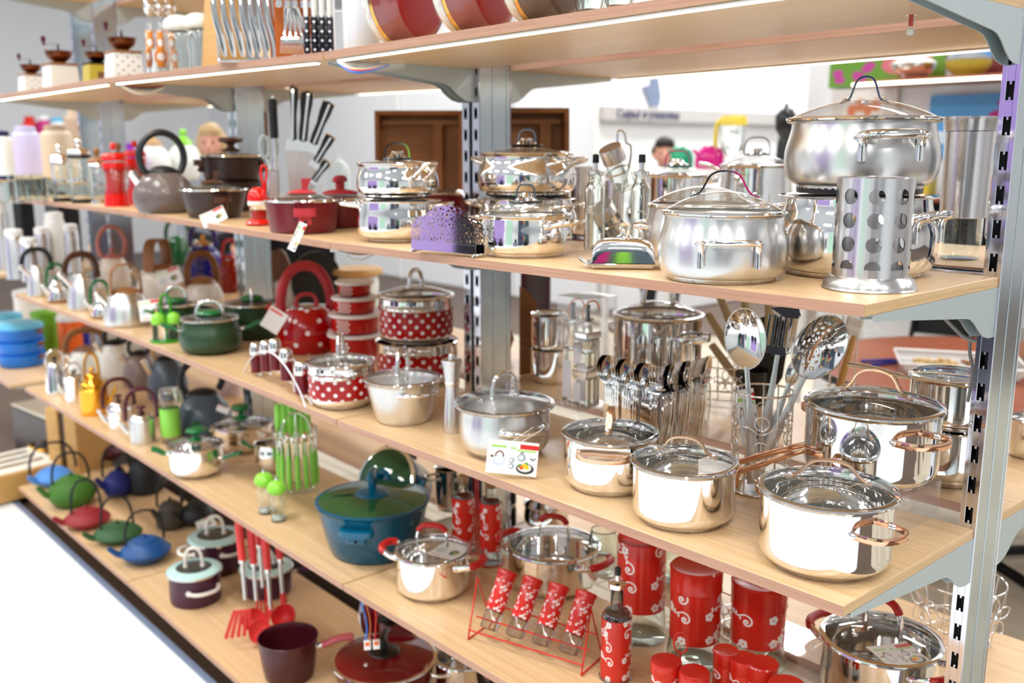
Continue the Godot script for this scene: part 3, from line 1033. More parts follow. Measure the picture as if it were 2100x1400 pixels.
func materials()->void:
	woods("beech",Color(.89,.765,.595),Color(.80,.65,.46),1.25,.32)
	woods("beech_edge",Color(.75,.585,.485),Color(.65,.475,.38),.6,.42)
	woods("bamboo",Color(.66,.45,.25),Color(.50,.31,.15),.5,.4)
	woods("bamboo_pale",Color(.85,.68,.42),Color(.76,.57,.3),.5,.4)
	woods("brown_wood",Color(.52,.36,.23),Color(.42,.28,.17),.4,.45)
	woods("handle_wood",Color(.62,.42,.24),Color(.5,.32,.17),.25,.35)
	woods("table_wood",Color(.64,.36,.24),Color(.54,.28,.18),1.0,.35)
	woods("dark_wood",Color(.22,.1,.07),Color(.12,.05,.04),.5,.3)
	woods("plank_a",Color(.80,.77,.70),Color(.70,.66,.58),1.3,.45)
	woods("plank_b",Color(.75,.71,.63),Color(.66,.61,.52),1.1,.45)
	mt("steel",Color(.93,.925,.92),.045,1.0)
	mt("satin_steel",Color(.86,.86,.86),.3,1.0,{"anisotropy_enabled": true,"anisotropy": -.7})
	mt("brushed",Color(.84,.84,.85),.26,1.0,{"anisotropy_enabled": true,"anisotropy": -.8})
	mt("base_steel",Color(.72,.68,.64),.22,1.0)
	mt("dark_steel",Color(.1,.1,.11),.4,.8)
	mt("copper",Color(.95,.75,.62),.12,1.0)
	mt("copper_mesh",Color(.93,.78,.66),.3,1.0)
	mt("old_copper",Color(.42,.24,.16),.2,1.0)
	mt("gold",Color(.92,.7,.25),.1,1.0)
	mt("chrome_plate",Color(.86,.86,.9),.1,1.0)
	mt("zinc_plate",Color(.76,.81,.84),.22,1.0)
	mt("bracket_paint",Color(.74,.79,.80),.42,.35)
	glassy("lid_glass",Color(.93,.98,.95,.05))
	mt("glass",Color(.98,1.0,.99,.0),.0,.0,{"refraction_enabled": true,"refraction_scale": .048})
	glassy("thin_glass",Color(.97,1.0,.99,.06))
	glassy("acrylic",Color(.98,.98,1.0,.05),.02)
	glassy("green_lid_glass",Color(.25,.62,.35,.22))
	glassy("red_lid_glass",Color(.62,.1,.14,.35))
	mt("led",Color(1,.97,.9),.5,.0,{"emission_enabled": true,"emission": Color(1,.95,.84),"emission_energy_multiplier": 5.0})
	mt("lamp_glow",Color(1,1,1),.5,.0,{"emission_enabled": true,"emission": Color(1,1,1),"emission_energy_multiplier": 6.0})
	for c in [["white_plastic",Color(.93,.93,.92),.3],["white_enamel",Color(.93,.94,.92),.12],["cream",Color(.92,.88,.78),.2],["dark_plastic",Color(.03,.03,.035),.35],["navy_plastic",Color(.04,.055,.1),.3],["soft_black",Color(.06,.08,.1),.45],
		["red_silicone",Color(.72,.09,.07),.35],["coral_silicone",Color(.88,.22,.22),.4],["red_enamel",Color(.72,.05,.05),.1],["red_paint",Color(.82,.16,.11),.2],["red_matte",Color(.7,.16,.2),.5],["red_lacquer",Color(.86,.08,.05),.12],
		["green_matte",Color(.14,.26,.15),.35],["green_plastic",Color(.02,.42,.2),.15],["lime",Color(.56,.86,.26),.25],["lime_silicone",Color(.58,.9,.36),.4],["green_enamel",Color(.0,.3,.13),.12],["green_glow",Color(.2,.55,.02),.1],
		["teal_glaze",Color(.0,.36,.5),.12],["pink_matte",Color(.8,.36,.4),.4],["plum",Color(.27,.1,.2),.35],["plum_handle",Color(.25,.05,.25),.2],["mint_rim",Color(.72,.86,.85),.15],["maroon",Color(.3,.06,.1),.15],["maroon_purple",Color(.36,.12,.2),.2],
		["iron_sky",Color(.3,.55,.85),.6],["iron_green",Color(.22,.42,.08),.65],["iron_red",Color(.55,.07,.11),.6],["iron_moss",Color(.16,.33,.16),.65],["iron_blue",Color(.0,.28,.52),.45],["iron_indigo",Color(.1,.16,.5),.5],["iron_black",Color(.09,.11,.13),.55],["iron_grey",Color(.27,.25,.22),.6],["iron_wine",Color(.33,.1,.1),.6],["iron_bail",Color(.05,.07,.08),.5],
		["pearl",Color(.92,.9,.86),.2],["taupe",Color(.55,.48,.47),.25],["rose_copper",Color(.75,.45,.4),.25],["thread",Color(.9,.9,.9),.5],["wire_white",Color(.9,.9,.92),.2],["coffee",Color(.06,.03,.02),.6],["spice",Color(.45,.03,.08),.3],
		["label_white",Color(.93,.94,.97),.5],["raffia",Color(.9,.5,.05),.5],["speckled_beige",Color(.72,.64,.48),.5],["paper",Color(.92,.9,.84),.6],["blue_plastic",Color(.0,.45,.85),.25],["sky_plastic",Color(.4,.75,.9),.25],["orange_plastic",Color(.9,.38,.03),.3],["green_tin",Color(.42,.68,.15),.3],
		["magenta_plastic",Color(.75,.05,.45),.2],["mint_plastic",Color(.0,.6,.42),.25],["yellow_plastic",Color(.9,.8,.25),.3],["violet_plastic",Color(.55,.15,.7),.3],["navy_cap",Color(.02,.03,.3),.3],["skin",Color(.78,.56,.47),.5],["blond",Color(.72,.6,.42),.5],["dark_hair",Color(.06,.04,.03),.5],["shirt_dark",Color(.03,.04,.09),.8],["shirt_grey",Color(.5,.52,.55),.8],["trousers",Color(.06,.07,.1),.8],["eye",Color(.08,.06,.05),.2],["lips",Color(.6,.3,.28),.4],
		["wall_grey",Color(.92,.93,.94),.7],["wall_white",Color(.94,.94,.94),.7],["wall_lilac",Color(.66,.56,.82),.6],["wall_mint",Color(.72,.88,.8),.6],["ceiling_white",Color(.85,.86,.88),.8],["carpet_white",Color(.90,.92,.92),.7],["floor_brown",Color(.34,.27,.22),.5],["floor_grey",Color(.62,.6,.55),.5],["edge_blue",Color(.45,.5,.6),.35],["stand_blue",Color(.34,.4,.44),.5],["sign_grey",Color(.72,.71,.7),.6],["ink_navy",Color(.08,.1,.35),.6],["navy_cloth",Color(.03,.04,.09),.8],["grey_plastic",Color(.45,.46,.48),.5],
		["lilac_tin",Color(.78,.76,.9),.3],["beige_tin",Color(.85,.77,.66),.3],["tin_shade",Color(.72,.62,.52),.3],["mill_yellow",Color(.75,.68,.25),.3],["cork",Color(.75,.6,.42),.7],["cracker",Color(.85,.72,.5),.8],["nuts",Color(.6,.4,.22),.8],["pen_blue",Color(.02,.05,.5),.3],["cable_white",Color(.88,.86,.8),.4],["cable_grey",Color(.6,.6,.6),.4],["cable_orange",Color(.75,.42,.22),.4],["cable_blue",Color(.1,.45,.85),.3],["red_box",Color(.7,.05,.07),.3],["pan_red",Color(.55,.05,.06),.2],["pan_brown",Color(.3,.18,.11),.25],["rattan",Color(.72,.36,.06),.4]]:
		mt(c[0],c[1],c[2])
	speckle("granite_red",Color(.42,.03,.08),Color(.8,.5,.52),260,.3,1)
	speckle("granite_brown",Color(.2,.13,.11),Color(.55,.47,.45),220,.35,2)
	speckle("granite_teal",Color(.0,.31,.42),Color(.4,.72,.78),110,.15,3)
	speckle("granite_blue",Color(.29,.35,.42),Color(.66,.72,.77),700,.25,4)
	speckle("granite_taupe",Color(.42,.37,.36),Color(.7,.66,.66),160,.25,5)
	speckle("granite_plum",Color(.27,.06,.1),Color(.55,.3,.35),160,.3,6)
	speckle("granite_wine",Color(.4,.02,.05),Color(.7,.4,.42),140,.2,7)
	speckle("blue_gold",Color(.01,.04,.5),Color(.72,.55,.2),60,.08,8,9.0)
	speckle("red_gold",Color(.55,.02,.03),Color(.8,.55,.2),90,.1,9,7.0)
	speckle("white_flowers",Color(.93,.93,.9),Color(.75,.15,.2),14,.15,10,9.0)
	speckle("pepper",Color(.45,.02,.1),Color(.1,.03,.02),380,.3,12,3.4)
	speckle("sparkle_white",Color(.88,.89,.92),Color(.75,.77,.82),500,.35,13)
	speckle("basket_dark",Color(.07,.05,.04),Color(.22,.17,.13),600,.6,14,3.0)
	speckle("bouquet",Color(.85,.8,.78),Color(.7,.2,.45),60,.3,15,8.0)
	dots("red_dots",Color(.66,.02,.03),Color(.96,.96,.96),20.0)
	dots("kettle_dots",Color(.68,.03,.04),Color(.96,.96,.96),13.0)
	dots("navy_dots",Color(.015,.02,.09),Color(.95,.95,.97),17.0)
	dots("bean_print",Color(.93,.94,.93),Color(.22,.12,.08),12.0,.3)
	dots("orange_blobs",Color(.92,.52,.02),Color(.96,.9,.86),34.0,.3)
	scrolls("red_scrolls",Color(.83,.17,.12),Color(.97,.96,.95))
	card("card_pots",0)
	card("card_green",1)
	card("card_blank",2)
func posters()->void:
	var rng:=RandomNumberGenerator.new()
	rng.seed=21
	for k in 3:
		var im:=Image.create_empty(160,80,false,Image.FORMAT_RGB8)
		im.fill([Color(.4,.6,.15),Color(.85,.82,.8),Color(.35,.65,.9)][k])
		if k==0:
			for i in 9:
				disc(im,10+rng.randf()*50,10+rng.randf()*60,8,Color(.75,.25,.6))
			disc(im,110,40,22,Color(.85,.45,.5),1.6)
			disc(im,110,40,15,Color(.9,.7,.6),1.6)
		elif k==1:
			disc(im,80,34,30,Color(.93,.9,.88),1.8)
			for i in 4:
				disc(im,50+i*20,36-(i%2)*8,11,Color(.88,.4,.15))
			im.fill_rect(Rect2i(0,64,160,16),Color(.2,.14,.1))
		else:
			im.fill_rect(Rect2i(0,46,160,16),Color(.85,.92,.97))
			for i in 4:
				disc(im,100+[-30,-22,22,30][i],22+[6,-10,-10,6][i],8,Color(.75,.1,.5),1.7)
			disc(im,100,30,18,Color(.9,.6,.72))
			disc(im,36,56,18,Color(.5,.2,.22))
		mt(["poster_green","poster_pale","poster_sky"][k],Color.WHITE,.5,.0,{"albedo_texture": ImageTexture.create_from_image(im)})
func bowl_dots(r: float,h: float)->void:
	var o: Node3D=get_child(get_child_count()-1)
	var mb:=MB.new()
	for i in 5:
		for j in 4:
			var a:=deg_to_rad(-24.0+j*12.0+(6.0 if i%2 else .0))*.05/r
			var y:=h*(.16+.15*i)
			mb.X=Transform3D(Basis(Vector3.UP,a),Vector3(0,y,0))*Transform3D(Basis(Vector3.RIGHT,PI/2),Vector3(0,0,r-.0004))
			mb.lathe(V([h*.062,0,h*.062,.0006,0,.0007]),12)
	obj("printed_dots",mb,"white_enamel",o)
func hall()->void:
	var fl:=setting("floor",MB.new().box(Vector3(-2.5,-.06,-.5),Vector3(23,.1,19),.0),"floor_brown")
	var cp:=setting("floor",MB.new().box(Vector3(-2.5,-.0,4.73),Vector3(23,.024,8.52),.002),"carpet_white")
	setting("trim_1",MB.new().box(Vector3(-2.5,.002,.458),Vector3(23,.022,.024),.004),"edge_blue")
	var rng:=RandomNumberGenerator.new()
	rng.seed=5
	var pl:=[MB.new().box(Vector3.ZERO,Vector3(1.196,.01,.192),.0015).mesh()]
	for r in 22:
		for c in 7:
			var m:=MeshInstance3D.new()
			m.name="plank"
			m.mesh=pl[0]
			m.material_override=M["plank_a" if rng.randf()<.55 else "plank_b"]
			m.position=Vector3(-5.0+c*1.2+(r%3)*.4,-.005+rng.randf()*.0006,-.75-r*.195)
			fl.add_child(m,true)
	setting("wall_left",MB.new().box(Vector3(-14.1,2.3,-.5),Vector3(.2,4.7,19.4),.0),"wall_grey")
	setting("wall_right",MB.new().box(Vector3(9.1,2.3,-.5),Vector3(.2,4.7,19.4),.0),"wall_grey")
	setting("wall_back",MB.new().box(Vector3(-2.5,2.3,-10.1),Vector3(23.4,4.7,.2),.0),"wall_white")
	setting("wall_front",MB.new().box(Vector3(-2.5,2.3,9.1),Vector3(23.4,4.7,.2),.0),"wall_grey")
	setting("ceiling",MB.new().box(Vector3(-2.5,4.7,-.5),Vector3(23.4,.2,19.4),.0),"ceiling_white")
func shelving()->void:
	var oy:=[.0,-.0104,.0035,.0]
	var lv:={"top": 2.122,"T": 1.7224,"A": 1.3243,"B": .9241,"C": .5254,"D": .1}
	var nm:={"top": "topmost","T": "upper","A": "second","B": "third","C": "fourth","D": "lowest"}
	var bay:=["nearest bay","middle bay","far bay"]
	for k in 3:
		for l in lv:
			if l=="top" and k==0:
				continue
			var ya: float=lv[l]+oy[k+1]
			var yb: float=lv[l]+oy[k]
			board("beech shelf board, %s level of the %s, on the side facing the aisle"%[nm[l],bay[k]],-1.25*(k+1),-1.25*k,ya,yb,.0,.46 if l=="D" else .394,"front shelf boards")
			board("beech shelf board, %s level of the %s, on the far side behind the posts"%[nm[l],bay[k]],-1.25*(k+1),-1.25*k,ya,yb,-.494,-.1,"rear shelf boards")
			if l=="T":
				led("glowing light strip under the front edge of the upper shelf in the %s"%bay[k],-1.25*(k+1),-1.25*k,ya,yb,.382)
				led("glowing light strip under the rear edge of the upper shelf in the %s"%bay[k],-1.25*(k+1),-1.25*k,ya,yb,-.482)
			for s in [-1,1]:
				var x: float=-1.25*(k+(1 if s<0 else 0))-s*.013
				var y: float=(ya if s<0 else yb)-.016
				var w: String="left" if s<0 else "right"
				bracket(x,y,.37,1.0,"grey steel bracket at the %s end of the %s front shelf in the %s"%[w,nm[l],bay[k]])
				bracket(x,y,.37,-1.0,"grey steel bracket at the %s end of the %s rear shelf in the %s"%[w,nm[l],bay[k]])
	upright(-.0265,.0,2.2,"slotted steel post at the near end of the shelving")
	for k in [1,2]:
		upright(-1.25*k-.028,-1.25*k-.0015,2.4,"left one of the paired slotted steel posts between the %s and the %s"%[bay[k-1],bay[k]])
		upright(-1.25*k+.0105,-1.25*k+.037,2.4,"right one of the paired slotted steel posts between the %s and the %s"%[bay[k-1],bay[k]])
	upright(-3.75,-3.7235,2.4,"slotted steel post at the far end of the shelving")
func riser(label: String,at: Vector3,w: float,h: float,d: float,m:="acrylic")->void:
	var o:=thing("clear_stand",label,"stand",at)
	obj("top_panel",MB.new().box(Vector3(0,h-.002,0),Vector3(w,.003,d),.0006),m,o)
	for s in [-1,1]:
		obj("side_panel",MB.new().box(Vector3(s*(w/2-.0015),h/2-.002,0),Vector3(.003,h-.004,d),.0006),m,o)
func perforated(label: String,at: Vector3,turn: float,rf: float,r: float,h: float)->void:
	var o:=thing("cutlery_cylinder",label,"utensil holder",at,turn)
	var mb:=MB.new()
	var cols:=9
	var y0:=.03
	var ph:=(h-.024)/4.0
	var hr:=.0105
	for c in cols:
		for k in 4:
			var cy:=h-.024-ph*k
			var lo:=cy-ph/2
			var hi:=h if k==0 else cy+ph/2
			if k==3:
				lo=y0-.006
			var rim:=[]
			var box:=[]
			for i in 25:
				var a:=TAU*i/24
				var q:=Vector2(cos(a),sin(a))
				rim.append(Vector2(q.x*hr/r,q.y*hr))
				q/=maxf(absf(q.x),absf(q.y))
				box.append(Vector2(q.x*PI/cols,q.y*(hi-cy if q.y>0 else cy-lo)))
			for g in [1.0,-1.0]:
				var s:=mb.v.size()
				var rad: float=r if g>0 else r-.0015
				for i in 25:
					for j in 7:
						var q: Vector2=(rim[i] as Vector2).lerp(box[i],j/6.0)
						var a:=q.x+TAU*c/cols+.05
						mb.vert(Vector3(sin(a)*rad,cy+q.y,cos(a)*rad),Vector3(sin(a),0,cos(a))*g,Vector2(a/TAU,(cy+q.y)/h))
				for i in 24:
					for j in 6:
						mb.quad(s+i*7+j,s+i*7+j+1,s+i*7+j+8,s+i*7+j+7)
	mb.lathe(V([r-.0015,h,r-.001,h+.0008,r,h]),48)
	mb.lathe(V([r,y0,r,.018,r-.0015,.018,r-.0015,y0]),48)
	obj("body",mb,"brushed",o)
	obj("foot_ring",MB.new().lathe(soft(V([0,.001,rf-.004,.0,rf,.004,rf-.002,.011,r+.004,.017,r-.001,.019]),4),56),"satin_steel",o)
func custom()->void:
	pass
func wire_ring(label: String,at: Vector3)->void:
	var o:=thing("wire_carrier",label,"carrier",at,.5)
	var mb:=MB.new()
	var p:=PackedVector3Array()
	for i in 24:
		var a:=TAU*i/24
		p.append(Vector3(cos(a)*.013,.118+sin(a)*.02,0))
	mb.tube(p,.0018,8,true)
	obj("ring_handle",mb,"red_paint",o)
	obj("stem",MB.new().tube(W([0,.1,0,0,.004,0]),.0018,8),"red_paint",o)
	obj("base_loop",MB.new().tube(W([-.05,.002,-.03,.05,.002,-.03,.05,.002,.03,-.05,.002,.03]),.0018,8,true),"red_paint",o)
func bottle_stand(label: String,a: Vector3,b: Vector3,r: float)->void:
	var o:=thing("bottle_stand",label,"bottle stand",(a+b)/2)
	var d:=(b-a)/2
	var side:=d.cross(Vector3.UP).normalized()*r
	for g in [-1.0,1.0]:
		var c: Vector3=d*g
		for y in [.004,.052]:
			var p:=PackedVector3Array()
			for i in 28:
				var t:=TAU*i/28
				p.append(c+Vector3(cos(t)*r,y,sin(t)*r))
			obj("ring",MB.new().tube(p,.0017,7,true),"red_paint",o)
		for s in [-1.0,1.0]:
			obj("rail",MB.new().tube(PackedVector3Array([c+side*s+Vector3(0,.004,0),c+side*s+Vector3(0,.052,0)]),.0016,7),"red_paint",o)
			obj("foot",MB.new().ball(c+side*s+Vector3(0,.0035,0),.0035),"red_paint",o)
	for s in [-1.0,1.0]:
		obj("upright_wire",MB.new().tube(PackedVector3Array([d.normalized()*.004*s+Vector3(0,.004,0),d.normalized()*.004*s+Vector3(0,.235,0)]),.0018,8),"red_paint",o)
	obj("top_loop",MB.new().tube(Transform3D(Basis(d.normalized(),Vector3.UP,side.normalized()),Vector3(0,.235,0))*bow(.03,.03,14),.0018,8),"red_paint",o)
func tipped_pot(label: String,at: Vector3)->void:
	var o:=thing("pot",label,"pot",at+Vector3(-.045,.094,-.12),.0)
	o.rotation=Vector3(0,deg_to_rad(14),0)
	var t:=Transform3D(Basis(Vector3.RIGHT,deg_to_rad(62)),Vector3.ZERO)
	var r:=.094
	var mb:=MB.new()
	mb.X=t
	mb.lathe(V([0,-.12,r*.72,-.12,r*.76,-.115,r,0,r+.004,0,r+.003,.004,r-.002,.003]),56)
	obj("body",mb,"granite_teal",o)
	var li:=MB.new()
	li.X=t
	li.lathe(V([r-.002,.003,r-.004,-.01,r*.72,-.114,0,-.116]),56)
	obj("lining",li,"green_matte",o)
	var g:=MB.new()
	g.X=t
	g.lathe(V([r-.002,.006,r*.8,.014,r*.4,.021,0,.022]),48)
	var lid:=obj("lid",g,"green_lid_glass",o)
	var e:=MB.new()
	e.X=t
	e.lathe(V([r-.006,.003,r+.003,.003,r+.004,.007,r,.009,r-.006,.01]),56)
	obj("lid_rim",e,"steel",lid)
	var h:=Node3D.new()
	h.transform=t
	h.name="lid_grip"
	lid.add_child(h)
	var k:=MB.new()
	k.X=t*Transform3D(Basis(Vector3.UP,1.2),Vector3(0,.022,0))
	k.lathe(soft(V([0,-.002,.027,-.002,.026,.004,.013,.009,0,.01]),3),28)
	k.box(Vector3(0,.018,0),Vector3(.03,.028,.013),.004)
	obj("lid_knob",k,"teal_glaze",lid)
	var sd:=MB.new()
	sd.X=t
	sd.box(Vector3(r+.012,-.015,0),Vector3(.024,.013,.06),.004)
	obj("side_handle",sd,"teal_glaze",o)
func leaning_lid(label: String,at: Vector3)->void:
	var o:=thing("tipped_pan",label,"lid",at+Vector3(-.02,.088,-.1),.0)
	o.rotation=Vector3(0,deg_to_rad(34),0)
	var t:=Transform3D(Basis(Vector3.RIGHT,deg_to_rad(72)),Vector3.ZERO)
	var r:=.094
	var g:=MB.new()
	g.X=t
	g.lathe(V([r-.002,.004,r*.8,.012,r*.4,.019,0,.02]),48)
	obj("glass",g,"red_lid_glass",o)
	var e:=MB.new()
	e.X=t
	e.lathe(V([r-.006,.0,r+.003,.0,r+.005,.005,r,.008,r-.006,.008]),56)
	obj("lid_rim",e,"steel",o)
	var bk:=MB.new()
	bk.X=t
	bk.lathe(V([0,-.06,r*.7,-.06,r*.95,-.002,r*.93,-.002,r*.66,-.056,0,-.056]),40)
	obj("pan_behind",bk,"granite_wine",o)
	var k:=MB.new()
	k.X=t*Transform3D(Basis(Vector3.UP,.4),Vector3(0,.02,0))
	k.lathe(soft(V([0,-.002,.025,-.002,.024,.004,.012,.009,0,.01]),3),28)
	k.box(Vector3(0,.016,0),Vector3(.026,.026,.013),.004)
	k.box(Vector3(0,.03,0),Vector3(.05,.01,.015),.004)
	obj("lid_knob",k,"dark_plastic",o)
func grinder(label: String,at: Vector3,turn: float,w: float,m: String)->void:
	var o:=thing("coffee_grinder",label,"coffee grinder",at,turn+.3,"coffee grinders on the upper shelf")
	var h:=w*.82
	var b:=MB.new()
	var hw:=w*.5
	for k in 4:
		var q:=Basis(Vector3.UP,PI/2*k)
		b.face([q*Vector3(-hw,0,hw),q*Vector3(hw,0,hw),q*Vector3(hw*.88,h,hw*.88),q*Vector3(-hw*.88,h,hw*.88)],q*Vector3(0,.1,1),[Vector2(0,3),Vector2(3,3),Vector2(2.8,0),Vector2(.2,0)])
	b.face([Vector3(-hw,0,-hw),Vector3(hw,0,-hw),Vector3(hw,0,hw),Vector3(-hw,0,hw)],Vector3.DOWN)
	obj("box",b,m,o)
	if m=="white_enamel":
		for i in 6:
			obj("rib",MB.new().box(Vector3(0,h*(.1+i*.15),hw*(.995-.018*i)),Vector3(w*.9,h*.05,.003),.001),"pearl",o)
	if m=="mill_yellow":
		obj("drawer",MB.new().box(Vector3(hw*.2,h*.38,hw*.97),Vector3(w*.5,h*.5,.006),.001),"brown_wood",o)
	obj("top_plate",MB.new().box(Vector3(0,h+w*.04,0),Vector3(w*.98,w*.08,w*.98),.003),"handle_wood" if m!="mill_yellow" else "dark_steel",o)
	obj("hopper",MB.new().lathe(soft(V([w*.16,h+w*.08,w*.2,h+w*.13,w*.4,h+w*.3,w*.45,h+w*.48,w*.49,h+w*.5,w*.43,h+w*.48,w*.36,h+w*.3,0,h+w*.2]),3),32),"old_copper",o)
	obj("axle",MB.new().tube(W([0,h+w*.2,0,0,h+w*.75,0]),w*.035,8),"dark_steel",o)
	var cr:=obj("crank",MB.new().strap(soft3(W([0,h+w*.7,0,-w*.25,h+w*.74,w*.05,-w*.5,h+w*.66,w*.1])),w*.07,.003,Vector3(0,0,1)),"steel",o)
	obj("crank_knob",MB.new().tube(W([-w*.5,h+w*.66,w*.1,-w*.5,h+w*.74,w*.1,-w*.5,h+w*.86,w*.1,-w*.5,h+w*.96,w*.1]),[w*.03,w*.05,w*.09,w*.06],10),"maroon",cr)
func wrapped_pan(label: String,at: Vector3,w: float,m: String)->void:
	var r:=.105
	var o:=thing("frying_pan_set",label,"frying pan",at+Vector3(0,r,-.0),.32,"wrapped pans on the upper shelf")
	var t:=Transform3D(Basis(Vector3(0,0,1),-PI/2),Vector3.ZERO)
	var l:=w*.92
	for q in [["printed_card","white_flowers",[0,-l*.5,r*.9,-l*.5,r*.94,-l*.47,r*.94,-l*.2,0,-l*.2]],["rim","gold",[r*.97,-l*.22,r,-l*.21,r,-l*.13,r*.98,-l*.12]],["rim","dark_steel",[r*.96,-l*.24,r*.985,-l*.24,r*.985,-l*.21]],["pan",m,[r*.97,-l*.13,r*.98,-l*.1,r*.96,l*.2,r*.88,l*.42,r*.7,l*.5,0,l*.5]],["wrap","acrylic",[r*1.0,-l*.45,r*1.003,l*.1,r*.96,l*.42,r*.9,l*.53]]]:
		var mb:=MB.new()
		mb.X=t
		mb.lathe(V(q[2]),48)
		obj(q[0],mb,q[1],o)
func hang(o: Node3D,called: String,mb: MB,mat: String,t: Transform3D)->MeshInstance3D:
	var r:=obj(called,mb,mat,o)
	r.transform=t
	return r
func dotted_stand(label: String,at: Vector3,turn: float)->void:
	var o:=thing("cutlery_stand",label,"cutlery stand",at,turn)
	for i in 7:
		var x:=-.034+(i%4)*.017+(.02 if i>3 else .0)
		var z:=.02-(.03 if i>3 else .0)
		var h:=MB.new()
		h.X=Transform3D(Basis.from_scale(Vector3(1,1,.5)),Vector3(x,.004,z))
		h.lathe(V([0,0,.0065,0,.0075,.01,.007,.085,.005,.09]),14,.02)
		var p:=obj("handle",h,"navy_dots",o)
		obj("neck",MB.new().tube(W([x,.088,z,x,.125,z,x,.17,z]),[.005,.0048,.002],8),"white_enamel",p)
		obj("blade",MB.new().box(Vector3(x,.2,z),Vector3(.012,.08,.0015),.0004),"steel",p)
	for x in [.028,.062]:
		obj("stand_wire",MB.new().tube(W([x,0,.03,x,.3,.03]),.0022,8),"wire_white",o)
	obj("stand_wire",MB.new().tube(W([.028,.1,.03,.062,.1,.03]),.0022,8),"wire_white",o)
	obj("base",MB.new().box(Vector3(0,.002,0),Vector3(.13,.004,.08),.001),"wire_white",o)
func fork_fan(label: String,at: Vector3,turn: float)->void:
	var o:=thing("cutlery_rack",label,"cutlery rack",at,turn)
	obj("rail",MB.new().tube(W([-.12,.165,0,.11,.165,0]),.003,8),"steel",o)
	obj("base",MB.new().box(Vector3(0,.003,-.03),Vector3(.22,.006,.09),.002),"steel",o)
	for x in [-.11,.1]:
		obj("post",MB.new().tube(W([x,.0,-.03,x,.165,-.03,x,.165,0]),.003,8),"steel",o)
	for i in 11:
		var x:=-.115+i*.021
		var mb:=MB.new()
		mb.strap(soft3(W([x-.006,.172,.004,x,.15,.008,x+.004,.1,.012,x+.016,.05,.012,x+.022,.012,.006]),4),[.008,.008,.008,.009,.01,.012,.013,.014,.015,.016,.016,.016,.015,.015,.014,.012,.008],.005,Vector3.RIGHT)
		mb.strap(soft3(W([x-.006,.172,.004,x-.012,.2,.004,x-.02,.25,.0]),3),.012,.0016,Vector3.RIGHT)
		mb.ball(Vector3(x-.003,.165,.006),.006,Vector3.ONE,8)
		obj("cutlery_handle",mb,"steel",o)
func rattan_forks(label: String,at: Vector3,turn: float)->void:
	var o:=thing("fork_rack",label,"cutlery rack",at,turn)
	for i in 5:
		var x:=-.036+i*.018
		var t:=Transform3D(Basis(Vector3(0,0,1),.12*(i-1))*Basis(Vector3.RIGHT,PI),Vector3(x+.004,.016,.02))
		hang(o,"fork",cutlery("fork",.13),"steel",t)
		obj("rattan_grip",MB.new().tube(W([x,.13,.02,x,.26,.02]),.0075,10),"rattan",o)
		obj("ferrule",MB.new().tube(W([x,.12,.02,x,.134,.02]),.0078,10),"steel",o)
	obj("back_panel",MB.new().box(Vector3(0,.1,-.02),Vector3(.1,.2,.006),.001),"rattan",o)
func orange_cutlery(label: String,at: Vector3,turn: float)->void:
	var o:=thing("cutlery_holder",label,"cutlery holder",at,turn)
	for i in 3:
		var x:=-.03+i*.028
		var h:=MB.new()
		h.X=Transform3D(Basis.from_scale(Vector3(1,1,.5)),Vector3(x,.02,0))
		h.lathe(V([0,0,.01,0,.0125,.015,.011,.1,.007,.108]),16,.04)
		var p:=obj("handle",h,"orange_blobs",o)
		obj("ferrule",MB.new().tube(W([x,.125,0,x,.145,0]),.008,10),"steel",p)
		obj("spoon_head",MB.new().ball(Vector3(x+.004,.19,0),.017,Vector3(1,1.7,.35),14),"steel",p)
	obj("cup",MB.new().lathe(V([0,.001,.045,0,.046,.07]),28),"glass",o)
func knife_block(label: String,at: Vector3,turn: float)->void:
	var o:=thing("knife_block",label,"knife block",at,turn+.35)
	var b:=MB.new()
	b.X=Transform3D(Basis(Vector3.UP,PI/2),Vector3.ZERO)
	b.prism(V([-.075,0,.07,0,.05,.05,.0,.21,-.05,.25,-.075,.2]),.075)
	obj("block",b,"bamboo_pale",o)
	for i in 3:
		obj("knife_handle",MB.new().tube(W([-.02+i*.02,.22,.02,-.02+i*.02,.29,.06]),.008,8,false,.7),"dark_plastic",o)
func assembly(called: String,label: String,cat: String,at: Vector3,turn: float,parts: Array,group:="")->Node3D:
	var o:=thing(called,label,cat,at,turn,group)
	for p in parts:
		var mb:=MB.new()
		match p[2]:
			"t":
				var q:=W(p[3])
				var r=p[4]
				if p[6]>0:
					q=soft3(q,p[6])
					if r is Array:
						var z:=[]
						for i in q.size():
							var f: float=i*(r.size()-1.0)/(q.size()-1)
							z.append(lerpf(r[int(f)],r[mini(int(f)+1,r.size()-1)],f-int(f)))
						r=z
				mb.tube(q,r,int(p[5]),p[7]>0,p[8])
			"s":
				mb.strap(soft3(W(p[3]),int(p[7])) if p[7]>0 else W(p[3]),p[4],p[5],v3(p[6]))
			"b":
				var e:=v3(p[6])
				mb.X=Transform3D(Basis.from_euler(e*PI/180.0),v3(p[3]))
				mb.box(Vector3.ZERO,v3(p[4]),p[5])
			"p":
				mb.X=Transform3D(Basis.IDENTITY,Vector3(0,0,p[5]))
				mb.prism(soft(V(p[3]+p[3].slice(0,2)),int(p[6])).slice(0,-1) if p[6]>0 else V(p[3]),p[4],p[6]>0)
			"o":
				mb.X=Transform3D(Basis.from_scale(v3(p[5])),v3(p[3]))
				mb.ball(Vector3.ZERO,p[4])
			"l":
				var y:=v3(p[5]).normalized()
				var x:=y.cross(Vector3(.1,.2,1)).normalized()
				mb.X=Transform3D(Basis(x,y,x.cross(y)),v3(p[4]))
				mb.lathe(soft(V(p[3]),int(p[6])) if p[6]>0 else V(p[3]),int(p[8]),p[7])
		obj(p[0],mb,p[1],o)
	return o
